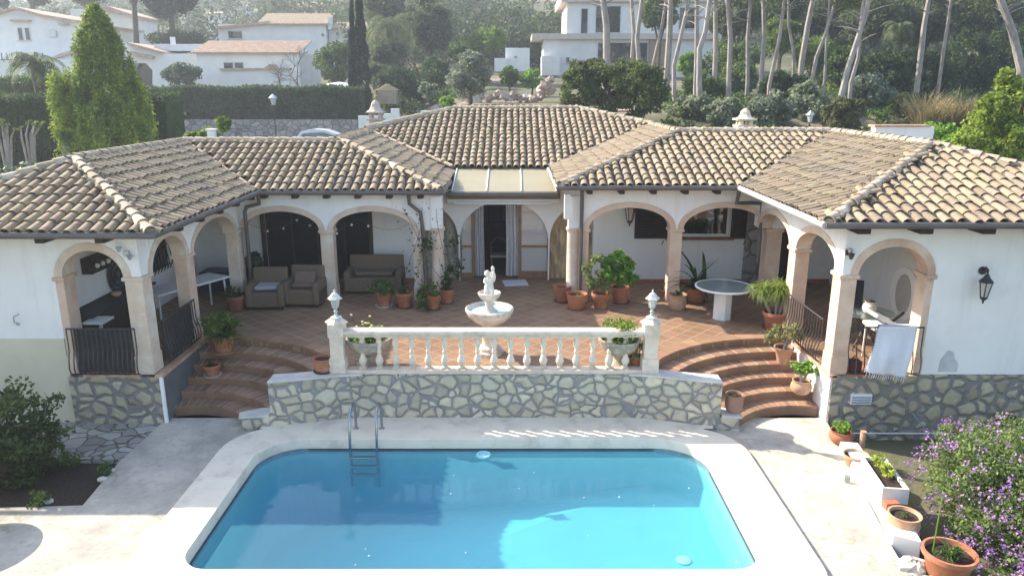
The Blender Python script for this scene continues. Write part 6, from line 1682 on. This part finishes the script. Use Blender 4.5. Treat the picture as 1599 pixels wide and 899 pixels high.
# H1 far left
t = thing('white_house', P(60, 120, 80), 'two-storey white house with double window and black railings at the far left', 'house')
def pxpoly(pts, Y): return [P(x, y, Y) for x, y in pts]
def gableprism(m, pts, Y0, Y1):
    A = pxpoly(pts, Y0); k = len(A); n = len(m.v); m.v += A + [(a[0], Y1, a[2]) for a in A]
    m.f.append(tuple(n + i for i in range(k))); m.f.append(tuple(n + 2 * k - 1 - i for i in range(k)))
    for i in range(k): j = (i + 1) % k; m.f.append((n + i, n + j, n + k + j, n + k + i))
m = MB(); gableprism(m, [(-60, 140), (132, 140), (132, 36), (62, 24), (22, 12), (-60, 36)], 80, 92); m.build('wall', HW, t)
m = MB(); gableprism(m, [(-60, 140), (110, 140), (110, 92), (-60, 92)], 76, 80); m.build('wall', HW, t)
m = MB(); gableprism(m, [(-62, 37), (22, 10), (62, 22), (134, 34), (134, 38), (62, 26), (22, 14), (-62, 41)], 79.5, 92); m.build('roof', BGT, t)
m = MB(); gableprism(m, [(70, 93), (118, 76), (200, 92), (196, 96), (118, 82), (70, 96)], 77, 82); m.build('roof', BGT, t)
m = MB(); gableprism(m, [(72, 140), (200, 140), (200, 95), (118, 80), (72, 95)], 77.4, 82); m.build('wall', HW, t)
win(t, 27, 36, 44, 63, 80); win(t, 38, 47, 44, 63, 80)
m = MB(); pxbox(m, 15, 45, 31, 34, 79.5, .5); pxbox(m, 90, 104, 36, 39, 79.5, .5); m.build('window_hood', BGT, t)
m = MB()
for q in range(9): pxbox(m, 2 + q * 8, 2.8 + q * 8, 83, 94, 75.9, .06)
pxbox(m, 0, 72, 93, 94, 75.9, .1); m.build('railing', IRON, t)
m = MB(); pxbox(m, 75, 88, 48, 58, 79.8, .3); m.build('air_unit', ALU, t)
# H1b behind
t = thing('white_house', P(165, 50, 105), 'cream-walled house with tan roof between the conifer tip and the umbrella pine', 'house')
m = MB(); gableprism(m, [(110, 70), (208, 70), (208, 26), (160, 14), (110, 14)], 105, 112); m.build('wall', HW, t)
m = MB(); gableprism(m, [(155, 14), (165, 9), (210, 24), (210, 28), (160, 18)], 104.5, 112); m.build('roof', BGT, t)
# H2 white bungalow with arch
t = thing('white_bungalow', P(330, 125, 74), 'long low white bungalow with an archway and pink-brown tiled roof above the hedge', 'house')
m = MB(); gableprism(m, [(190, 140), (205, 140), (205, 110), (212, 99), (228, 99), (238, 110), (238, 140), (312, 140), (312, 84), (250, 84), (200, 68), (190, 68)], 74, 80); m.build('wall', HW, t)
m = MB(); pxbox(m, 204, 240, 98, 140, 74.8, .3); m.build('door', DARKG, t)
m = MB(); gableprism(m, [(198, 66), (250, 80), (252, 84), (198, 70)], 73.5, 80); gableprism(m, [(200, 80), (238, 88), (236, 92), (200, 84)], 73.4, 74); m.build('roof', BGT, t)
m = MB(); pxbox(m, 306, 470, 82, 140, 73, 8); m.build('wall', HW, t)
a = P(296, 83, 72.6); b = P(468, 83, 72.6); m = MB(); ribroof(m, a, (1, 0, 0), Vector((0, 1, .27)).normalized(), b[0] - a[0], 5.0, 40, .10); m.build('roof', BGT, t)
m = MB(); pxbox(m, 240, 325, 69, 80, 76, 4); m.build('wall', ALU, t)
win(t, 349, 364, 98, 108, 73); win(t, 366, 380, 98, 108, 73)
m = MB(); gableprism(m, [(338, 140), (342, 120), (346, 109), (452, 109), (452, 140)], 70, 70.4); m.build('garden_wall', HW, t)
m = MB(); gableprism(m, [(342, 107), (452, 106), (452, 109), (342, 110)], 69.8, 70.6); m.build('wall_coping', BGT, t)
m = MB(); gableprism(m, [(412, 106), (420, 101), (430, 101), (434, 106)], 69.9, 70.3); m.build('wall_coping', BGT, t)
m = MB(); pxbox(m, 265, 274, 58, 70, 75, .1); m.build('satellite_dish', WHITEP, t)
# H3 blue-white house behind
t = thing('white_house', P(440, 80, 95), 'large white house in blue shade with sunlit tan tiled roof in the middle distance', 'house')
m = MB(); pxbox(m, 340, 513, 38, 110, 95, 8); pxbox(m, 513, 560, 44, 110, 96, 8); m.build('wall', HW, t)
a = P(400, 38, 94.5); b = P(512, 38, 94.5); m = MB(); ribroof(m, a, (1, 0, 0), Vector((0, 1, .36)).normalized(), b[0] - a[0], 4.6, 26, .12); m.build('roof', TANR, t)
a = P(517, 45, 95.5); b = P(575, 45, 95.5); m = MB(); ribroof(m, a, (1, 0, 0), Vector((0, 1, .3)).normalized(), b[0] - a[0], 3.2, 14, .12); m.build('roof', TANR, t)
m = MB(); gableprism(m, [(336, 42), (420, 33), (420, 38), (336, 46)], 94.6, 100); m.build('roof', BGT, t)
m = MB(); pxbox(m, 511, 517, 26, 46, 95, 1); m.build('chimney', HW, t)
win(t, 356, 378, 49, 60, 95)
win(t, 524, 530, 50, 56, 96)
# modern house
t = thing('modern_house', P(1000, 110, 88), 'white modern two-storey house with beige slabs and large windows behind the pines', 'house')
BSL = mat('beige_slab', (.58, .50, .43), (.52, .45, .39), .9, b=0)
def yslab(mb, x0, x1, y0, y1, z0, z1): mb.b2(x0, x1, y0, y1, z0, z1)
Ym = 88
xa, xb, xc = P(890, 50, Ym + 3)[0], P(921, 50, Ym)[0], P(1120, 50, Ym)[0]
zt0, zt1, zt2, zt3 = P(921, 125, Ym)[2], P(921, 62, Ym)[2], P(921, 53, Ym)[2], P(921, 4, Ym)[2]
m = MB(); m.b2(xb, xc, Ym, Ym + 12, zt2, zt3 + 0.1); m.b2(xb - 2.6, xb + .05, Ym + .02, Ym + 9, zt2, zt3); m.b2(xb, xc, Ym + .02, Ym + 12, zt0 - 3, zt1); m.b2(xb - 5.2, xb + .02, Ym + .04, Ym + 9, zt0 - 3, zt1)
m.build('wall', HW, t)
m = MB(); m.b2(xb - .3, xc + .5, Ym - .5, Ym + 12.3, zt1, zt2); m.b2(xb - 6.5, xb - .3, Ym - .5, Ym + 9, zt1, zt2); m.b2(xb - 3.3, xc + .5, Ym - .6, Ym + 12.3, zt3, zt3 + .9); m.build('floor_slab', BSL, t)
win(t, 908, 917, 14, 54, Ym); win(t, 931, 968, 10, 51, Ym)
win(t, 934, 944, 67, 112, Ym); win(t, 946, 1010, 67, 100, Ym)
win(t, 884, 889, 90, 98, Ym); win(t, 1062, 1090, 12, 45, Ym)
m = MB(); pxbox(m, 1014, 1042, 62, 112, Ym - .2, .4); m.build('stone_cladding', BROWNS := mat('brown_cladding', (.36, .25, .17), (.28, .2, .14), .9), t)
m = MB(); pxbox(m, 846, 874, 88, 118, Ym - 1, 3); m.build('garden_wall', HW, t)
# distant village
rng = np.random.default_rng(77)
vil = [(806, 40, 12, 7, 'orange'), (822, 44, 14, 8, ''), (838, 41, 12, 7, ''), (852, 47, 14, 8, ''), (866, 42, 12, 7, ''), (876, 50, 12, 9, ''), (815, 54, 10, 6, ''), (860, 58, 12, 7, '')]
lbs = ['leftmost tiny white house of the distant village', 'tiny white house second from left in the distant village', 'tiny white house in the top row of the distant village', 'tiny white house in the middle of the distant village', 'tiny white house right of the distant village centre', 'tiny white house nearest the modern house in the distant village', 'lowest left tiny white house of the distant village', 'lowest right tiny white house of the distant village']
def farhouse(px, py, w, h, Y, lb, grp):
    c_ = P(px, py, Y); t = thing('distant_house', (c_[0], Y, c_[2] - 3), lb, 'house', grp)
    W_ = w / FOC * Y; Hh = h / FOC * Y
    m = MB(); m.b2(c_[0] - W_ / 2, c_[0] + W_ / 2, Y, Y + W_ * .7, c_[2] - Hh - 6, c_[2]); m.build('wall', HW, t)
    m = MB(); x0_, x1_ = c_[0] - W_ * .55, c_[0] + W_ * .55; y0_, y1_ = Y - .5, Y + W_ * .75; ym = (y0_ + y1_) / 2; z0_, z1_ = c_[2], c_[2] + W_ * .16
    m.poly([(x0_, y0_, z0_), (x1_, y0_, z0_), (x1_, ym, z1_), (x0_, ym, z1_)]); m.poly([(x0_, y1_, z0_), (x0_, ym, z1_), (x1_, ym, z1_), (x1_, y1_, z0_)]); m.poly([(x0_ + .3, y0_, z0_), (x0_ + .3, ym, z1_), (x0_ + .3, y1_, z0_)]); m.poly([(x1_ - .3, y0_, z0_), (x1_ - .3, y1_, z0_), (x1_ - .3, ym, z1_)]); m.build('roof', BGT, t)
    for s_ in (-.28, .05, .3): MB().b2(c_[0] + W_ * s_ - W_ * .05, c_[0] + W_ * s_ + W_ * .05, Y - .06, Y, c_[2] - Hh * .75, c_[2] - Hh * .3).build('window', GLASS, t)
for (px, py, w, h, _), lb in zip(vil, lbs): farhouse(px, py, w, h, 205, lb, 'distant village houses')
for (px, py, w, h, Y, lb) in ((372, 12, 30, 12, 190, 'distant hillside house left of the two hazy ones at the top'), (403, 4, 26, 10, 230, 'topmost hazy hillside house above the white house'), (485, 8, 34, 12, 170, 'hazy pale house just left of the cypress tips'), (335, 22, 22, 8, 150, 'hazy house between umbrella pine and the large white house'), (760, 33, 24, 9, 170, 'pale house among trees left of the distant village'), (715, 52, 20, 8, 130, 'pale sliver of a house beside the dark rounded pine')):
    farhouse(px, py, w, h, Y, lb, 'hillside houses')
# umbrella pines left
for i, (px, pyb, cb, lb) in enumerate(((268, 60, (205, 318, -45, 34), 'umbrella pine with wide grey-green crown and thin trunk above the bungalow'), (209, 66, (165, 245, -60, -8), 'straight bare-trunked pine just right of the conifer tip'), (145, 50, (95, 168, -30, 10), 'pine crown rising behind the conifer tip'), (40, 20, (30, 78, -20, 12), 'dark pine crown over the roof of the far left house'), (8, 20, (-10, 14, -10, 14), 'small palm-green crown at the top left corner'))):
    Y = 86 if i < 2 else 100
    e = E_(*cb, Y); b = P(px, pyb, Y)
    foliage_thing('umbrella_pine', lb, 'tree', (b[0], Y, gz(b[0], Y)), [e, (e[0] - e[3] * .4, Y + 1, e[2] - e[5] * .25, e[3] * .5, e[3] * .5, e[5] * .6), (e[0] + e[3] * .4, Y - 1, e[2] - e[5] * .2, e[3] * .55, e[3] * .5, e[5] * .6)], 7000 if i < 2 else 3500, .32, leafm('umbrella_pine_needle', (.075, .095, .05)), 80 + i,
        [([(b[0], Y, gz(b[0], Y) - 1), ((b[0] + e[0]) / 2 + .2, Y, (b[2] + e[2]) / 2), (e[0], Y, e[2])], [.35, .28, .15]), ([((b[0] + e[0]) / 2 + .2, Y, (b[2] + e[2]) / 2), (e[0] - e[3] * .4, Y, e[2])], [.15, .08]), ([((b[0] + e[0]) / 2 + .2, Y, (b[2] + e[2]) / 2), (e[0] + e[3] * .4, Y, e[2])], [.15, .08])], bark=BARKD, k=50, kr=.26)
e = E_(250, 322, 98, 135, 68); foliage_thing('garden_bush', 'dark round bush in front of the white bungalow wall', 'bush', (e[0], 68, 4), [e], 3800, .24, L_DARK, 86, k=36)
e = E_(215, 330, 50, 72, 84); foliage_thing('garden_bush', 'dark low hedge bushes behind the bungalow roof', 'bush', (e[0], 84, 6), [(e[0], 84, e[2], e[3], 2, e[5])], 4200, .26, L_DARK, 87, k=40)
# --- dark shrubs right of centre
es = [E_(868, 935, 98, 178, 38), E_(915, 985, 96, 190, 38), E_(965, 1045, 92, 196, 37.5), E_(880, 960, 90, 130, 39), E_(945, 1010, 88, 140, 39)]
foliage_thing('carob_tree', 'broad dark evergreen shrub mass behind the centre roof, left of the bare pine trunks', 'tree', (es[1][0], 38, 4), es, 26000, .17, leafm('carob_leaf', (.11, .14, .035), (.06, .085, .022)), 90, etrunk(es[1], .15), k=60, kr=.24, shell=.62)
# grey-green understorey on the right
und = [(1048, 1110, 150, 215, 40, L_GREY, 'grey-green bush at the foot of the leaning pale pine trunk'), (1100, 1165, 158, 212, 38, L_GREY, 'pale olive bush just left of the white roof chimney'), (1165, 1240, 150, 210, 38, L_OLIVE, 'silvery bush directly behind the white roof chimney'), (1225, 1300, 135, 215, 40, L_GREY, 'grey bush behind the green garden lamp'), (1285, 1345, 155, 215, 36, leafm('brown_green_leaf', (.13, .14, .06)), 'brownish green bush left of the white parapet wall'), (1320, 1390, 125, 200, 42, L_OLIVE, 'tall silvery bush behind the white parapet wall'), (1180, 1260, 120, 160, 48, L_DARK, 'dark bush between the pine trunks right of the chimney'), (1060, 1130, 120, 165, 48, L_MID, 'green bush among the pale trunks left of the chimney'), (1395, 1450, 150, 200, 40, L_DARK, 'dark bush over the right end of the white parapet'), (1100, 1200, 70, 130, 62, L_MID, 'leafy tree between the modern house and the pines'), (1235, 1300, 60, 125, 66, L_LIME, 'sunlit green tree deep among the right pines'), (1190, 1250, 30, 85, 70, L_LIME, 'yellow-green tree crown behind the pines near the house'), (1290, 1350, 80, 140, 55, L_MID, 'mid-green bush below the leaning right pine'), (1060, 1100, 85, 125, 62, L_BRIGHT, 'small bright shrub against the modern house wall')]
for i, (x0_, x1_, y0_, y1_, Y, mt_, lb) in enumerate(und):
    e = E_(x0_, x1_, y0_, y1_, Y); foliage_thing('garden_bush', lb, 'bush', (e[0], Y, gz(e[0], Y)), [(e[0], Y, e[2] + .2, e[3] * 1.15, e[4], e[5] * 1.2), (e[0] - e[3] * .3, Y, e[2] + e[5] * .4, e[3] * .6, e[3] * .6, e[5] * .8)], 5200, .17 + .0015 * Y, mt_, 100 + i, etrunk(e, .06), k=34, kr=.28)
dk = [(1340, 1420, 60, 165, 52, 'big dark evergreen left of the yellowish reed clump'), (1400, 1485, 70, 150, 54, 'big dark evergreen above the yellowish reed clump'), (1470, 1560, 40, 150, 58, 'dark evergreen behind the top of the large lime shrub'), (1545, 1640, 20, 120, 60, 'dark evergreen at the upper right edge')]
for i, (x0_, x1_, y0_, y1_, Y, lb) in enumerate(dk):
    e = E_(x0_, x1_, y0_, y1_, Y); foliage_thing('evergreen_tree', lb, 'tree', (e[0], Y, gz(e[0], Y)), [e, (e[0] + e[3] * .3, Y, e[2] - e[5] * .5, e[3] * .8, e[3] * .8, e[5] * .6)], 7000, .24, L_DARK, 130 + i, etrunk(e, .15), k=50, kr=.26)
e = E_(1440, 1512, 128, 195, 38); t = thing('reed_clump', (e[0], 38, gz(e[0], 38)), 'straw-coloured tall reed clump left of the large lime shrub', 'reeds')
m = MB(); rng = np.random.default_rng(140)
for q in range(26): m.quads(blades((e[0] + rng.uniform(-1, 1) * e[3], 38 + rng.uniform(-.8, .8), e[2] - e[5] - .4), 55, rng.uniform(1.6, 2.5), .05, .7, .45, 141 + q, seg=4))
m.build('foliage', L_STRAW, t)
# ivy mound and large lime shrub at right
e = E_(1410, 1500, 185, 245, 26); foliage_thing('ivy_bush', 'low bright green creeper behind the white parapet wall', 'bush', (e[0], 26, .6), [e, E_(1455, 1530, 205, 255, 25)], 3600, .15, L_BRIGHT, 150, k=30)
es = [E_(1500, 1600, 165, 275, 24), E_(1545, 1640, 110, 250, 24.5), E_(1590, 1700, 100, 260, 25), E_(1520, 1580, 140, 200, 24), E_(1555, 1590, 104, 150, 24.3), E_(1480, 1545, 200, 270, 23.5)]
foliage_thing('lime_shrub', 'large sunlit lime-green shrub filling the right edge above the tiled roof', 'shrub', (es[1][0], 24, .4), es, 26000, .125, leafm('lime_shrub_leaf', (.24, .31, .05), (.13, .18, .03)), 151, etrunk(es[1], .12), k=60, kr=.22, shell=.62)
# white parapet wall behind right ridge
t = thing('parapet_wall', P(1400, 220, 23), 'weathered white wall with a tiled coping just behind the right wing ridge', 'wall')
m = MB(); pxbox(m, 1368, 1452, 198, 250, 23, .3); pxbox(m, 1353, 1370, 206, 250, 23.02, .3); m.build('wall_section', STUCCO, t); m = MB(); pxbox(m, 1366, 1454, 195.5, 198.5, 22.95, .42); m.build('wall_coping', TCOTP, t)
for i, (x0_, x1_, y0_, y1_, Y, mt_, lb) in enumerate(((1110, 1200, -25, 62, 66, L_PINE, 'pine crown filling the gap right of the modern house upper floor'), (1000, 1062, -20, 48, 74, L_MID, 'light green pine crown over the modern house upper windows'), (1185, 1262, -30, 45, 72, L_MID, 'green crown between the thin trunks above the far white wall'), (1250, 1330, -30, 70, 70, L_PINE, 'wide dark crown behind the slender leaning trunks'), (1262, 1345, 55, 125, 68, L_MID, 'mid-green tree under the wide dark crown'), (1320, 1420, -40, 70, 66, L_PINE, 'deep green pine mass above the leaning long trunk'), (1400, 1500, -40, 80, 68, L_PINE, 'pine mass around the forked dark trunk'), (1490, 1600, -40, 70, 66, L_PINE, 'pine mass at the top right above the lime shrub'), (1580, 1680, -30, 110, 64, L_DARK, 'dark tree cut by the right edge of the picture'), (1300, 1345, 95, 150, 56, L_LIME, 'yellowish green tree low between the slender and the long leaning trunks'), (1120, 1190, 95, 150, 58, L_MID, 'leafy shrub tree behind the straight grey trunks'))):
    e = E_(x0_, x1_, y0_, y1_, Y); foliage_thing('background_tree', lb, 'tree', (e[0], Y, gz(e[0], Y)), [e, (e[0] - e[3] * .4, Y, e[2] - e[5] * .4, e[3] * .7, e[3] * .7, e[5] * .6), (e[0] + e[3] * .4, Y + 1, e[2] - e[5] * .2, e[3] * .7, e[3] * .7, e[5] * .6)], 9000, .27, mt_, 400 + i, etrunk(e, .2), k=46, kr=.3)
# --- pines on the right, trunks as seen in the photo
pines = [
 ([(942, -10), (946, 40), (948, 95)], 11, 50, 'pale straight pine trunk crossing the upper window of the modern house'),
 ([(985, -10), (988, 50), (987, 95)], 6, 56, 'slim pale trunk, left of the close pair before the modern house'),
 ([(1005, -10), (998, 30), (996, 60), (998, 95)], 7, 54, 'forked pale trunk, right of the close pair before the modern house'),
 ([(1043, -10), (1035, 40), (1020, 105)], 5, 55, 'thin leaning trunk touching the brown stone cladding of the modern house'),
 ([(1047, -10), (1045, 60), (1041, 125)], 10, 52, 'thick grey trunk just right of the brown cladding'),
 ([(1076, -10), (1062, 60), (1051, 105), (1052, 150), (1058, 195)], 7, 44, 'crooked pale trunk that bends twice, right of the dark shrub mass'),
 ([(1090, -10), (1088, 80), (1085, 178)], 7, 44, 'straight pale trunk beside the bent one'),
 ([(1110, -10), (1100, 50), (1091, 80), (1093, 130), (1096, 208)], 9, 40, 'tall pale trunk with a long curve ending just behind the ridge'),
 ([(1119, -10), (1118, 80), (1115, 170)], 8, 48, 'straight grey trunk right of the long curved one'),
 ([(1137, -10), (1140, 60), (1137, 155)], 8, 47, 'grey trunk with faint bend above the olive bush'),
 ([(1171, -10), (1168, 60), (1168, 130)], 6, 50, 'thin dark trunk left of the white chimney line'),
 ([(1190, -10), (1192, 60), (1188, 132)], 7, 52, 'grey trunk over the white chimney'),
 ([(1226, -10), (1216, 60), (1203, 135)], 6, 46, 'pale leaning trunk right of the chimney'),
 ([(1232, -10), (1230, 40), (1238, 80), (1240, 128)], 5, 50, 'thin wavy trunk behind the leaning one'),
 ([(1272, -10), (1262, 40), (1252, 98)], 9, 56, 'thick dark leaning trunk with broken side branches'),
 ([(1302, 15), (1288, 60), (1275, 90), (1266, 138)], 6, 44, 'slender trunk leaning right above the garden lamp'),
 ([(1292, 20), (1289, 70), (1286, 125)], 4, 47, 'very thin vertical trunk beside the leaning slender one'),
 ([(1350, 20), (1338, 70), (1322, 110), (1312, 150), (1302, 187)], 10, 38, 'long strongly leaning pine trunk left of the dark evergreens'),
 ([(1345, 40), (1340, 90), (1330, 130)], 6, 41, 'second leaning trunk just behind the long one'),
 ([(1452, -10), (1444, 40), (1440, 78)], 8, 50, 'forked dark trunk in the shade at the upper right'),
 ([(1484, -10), (1478, 40), (1474, 78)], 5, 52, 'thin dark trunk right of the forked one'),
 ([(1560, 0), (1580, 50), (1595, 110)], 12, 48, 'heavy dark trunk at the right edge over the lime shrub'),
]
for i, (pl, w, Y, lb) in enumerate(pines):
    pts = [P(x, y, Y) for x, y in pl]; b = pts[-1]; g = min(gz(b[0], Y), b[2]); rr = w / FOC * Y / 2
    top = Vector(pts[0]); d = (top - Vector(pts[1])).normalized(); rng = np.random.default_rng(200 + i)
    t = thing('pine_tree', (b[0], Y, g - .1), lb, 'tree', 'bare-trunked pines behind the right side of the villa')
    up_ = top + d * rng.uniform(1.5, 3.5) + Vector((0, 0, 1.5))
    path = [(b[0], Y, g - .3)] + [tuple(np.array(q) + rng.normal(size=3) * .04) for q in pts[::-1]] + [tuple(up_)]
    rad = [rr * 1.1] + [rr * (1.05 - .35 * j / len(pts)) for j in range(len(pts))] + [rr * .4]
    m = MB(); m.tube(path, rad, 8)
    for q in range(5):
        s = rng.uniform(.35, 1); p0 = Vector(pts[0]).lerp(Vector(pts[-1]), 1 - s) if len(pts) < 3 else Vector(pts[0]).lerp(Vector(pts[1]), 1 - s)
        bd = Vector((rng.normal(), rng.normal() * .6, .35)).normalized() * rng.uniform(.5, 1.6); m.tube([tuple(p0), tuple(p0 + bd * .6 + Vector((0, 0, .05))), tuple(p0 + bd)], [rr * .28, rr * .18, rr * .08], 5)
    m.build('trunk', BARK, t, smooth=True)
    c = np.array(up_) ; el = []
    for q in range(5): el.append((c[0] + rng.normal() * 1.3, c[1] + rng.normal() * 1.3, c[2] + rng.uniform(-.5, 2.2), rng.uniform(.9, 1.7), rng.uniform(.9, 1.6), rng.uniform(.5, .9)))
    if i >= 14:
        for q in range(5): el.append((c[0] + rng.normal() * 2, c[1] + rng.normal() * 1.5, c[2] + rng.uniform(-3.4, -1), rng.uniform(1.0, 1.8), 1.3, rng.uniform(.5, .9)))
    elif i > 4:
        for q in range(4): el.append((c[0] + rng.normal() * 1.6, c[1] + rng.normal() * 1.5, c[2] + rng.uniform(-3.6, -1.4), 1.0, .9, .5))
    m = MB(); m.quads(clump(el, 4600 if i >= 14 else 3000, .2, 220 + i, k=16, kr=.32, elong=2.6)); m.build('crown', L_PINE, t)
# --- woods on the hillside (far-off mass)
rng = np.random.default_rng(300); A = []; B = []
def hill_ok(x, y):
    px = 799.5 + FOC * x / (y * .97)
    return -150 < px < 1750
cnt = 0
while cnt < 2300:
    y = 95 + 330 * rng.uniform(0, 1) ** 1.6; x = rng.uniform(-.85, .85) * y
    if not hill_ok(x, y): continue
    px = 799.5 + FOC * x / (y * .96)
    if y < 112 and (px < 560 or 870 < px < 1270): continue
    if 780 < px < 900 and 150 < y < 212: continue
    if y < 190 and px < 520 and rng.random() < .6: continue
    cnt += 1
    g = gz(x, y); s = rng.uniform(1.6, 3.4) * (1 + y / 400); q = int(150 if y < 200 else 70)
    hh = s * rng.uniform(.9, 1.6)
    (A if rng.random() < .8 else B).append(clump([(x, y, g + hh * .8, s, s, hh)], q, .34 + y * .0028, cnt, k=7, kr=.5))
m = MB(); m.quads(np.concatenate(A)); tag(m.build('hillside_woods', leafm('woods_leaf', (.06, .085, .03))), 'hazy dark pine woods covering the hillside behind the houses', 'woods', kind='stuff')
m = MB(); m.quads(np.concatenate(B)); tag(m.build('hillside_scrub', leafm('scrub_leaf', (.10, .125, .05))), 'paler scrub and garden greenery scattered over the hazy hillside', 'scrub', kind='stuff')
# undergrowth between the right-hand bushes
A = []
for q in range(420):
    y = rng.uniform(34, 80); px = rng.uniform(1040, 1680); x = (px - 799.5) / FOC * y * .98
    if y > 58 and px < 1260: continue
    A.append(clump([(x, y, gz(x, y) + .3, rng.uniform(.6, 1.3), .8, rng.uniform(.3, .8))], 110, .2, 5000 + q, k=6, kr=.5))
for q in range(60):
    y = rng.uniform(58, 74); px = rng.uniform(560, 720); x = (px - 799.5) / FOC * y * .98
    A.append(clump([(x, y, gz(x, y) + .5, rng.uniform(.8, 1.6), .9, rng.uniform(.5, 1.1))], 130, .24, 6000 + q, k=6, kr=.5))
m = MB(); m.quads(np.concatenate(A)); tag(m.build('undergrowth', L_MID), 'mixed green undergrowth covering the bank under the pines', 'undergrowth', kind='stuff')
# ---------------------------------------------------------------- haze
m = MB(); m.b2(-470, 470, -40, 455, -3.2, 106)
hz = m.build('haze', None or bpy.data.materials.new('haze_air')); tag(hz, kind='stuff')
hm = hz.data.materials[0]; hm.use_nodes = True; hn = hm.node_tree; hn.nodes.clear()
ho = N(hn, 'OutputMaterial'); pv = N(hn, 'VolumePrincipled')
pv.inputs['Color'].default_value = (.80, .88, 1.0, 1); pv.inputs['Density'].default_value = .0012; pv.inputs['Anisotropy'].default_value = .35
hn.links.new(pv.outputs[0], ho.inputs['Volume'])
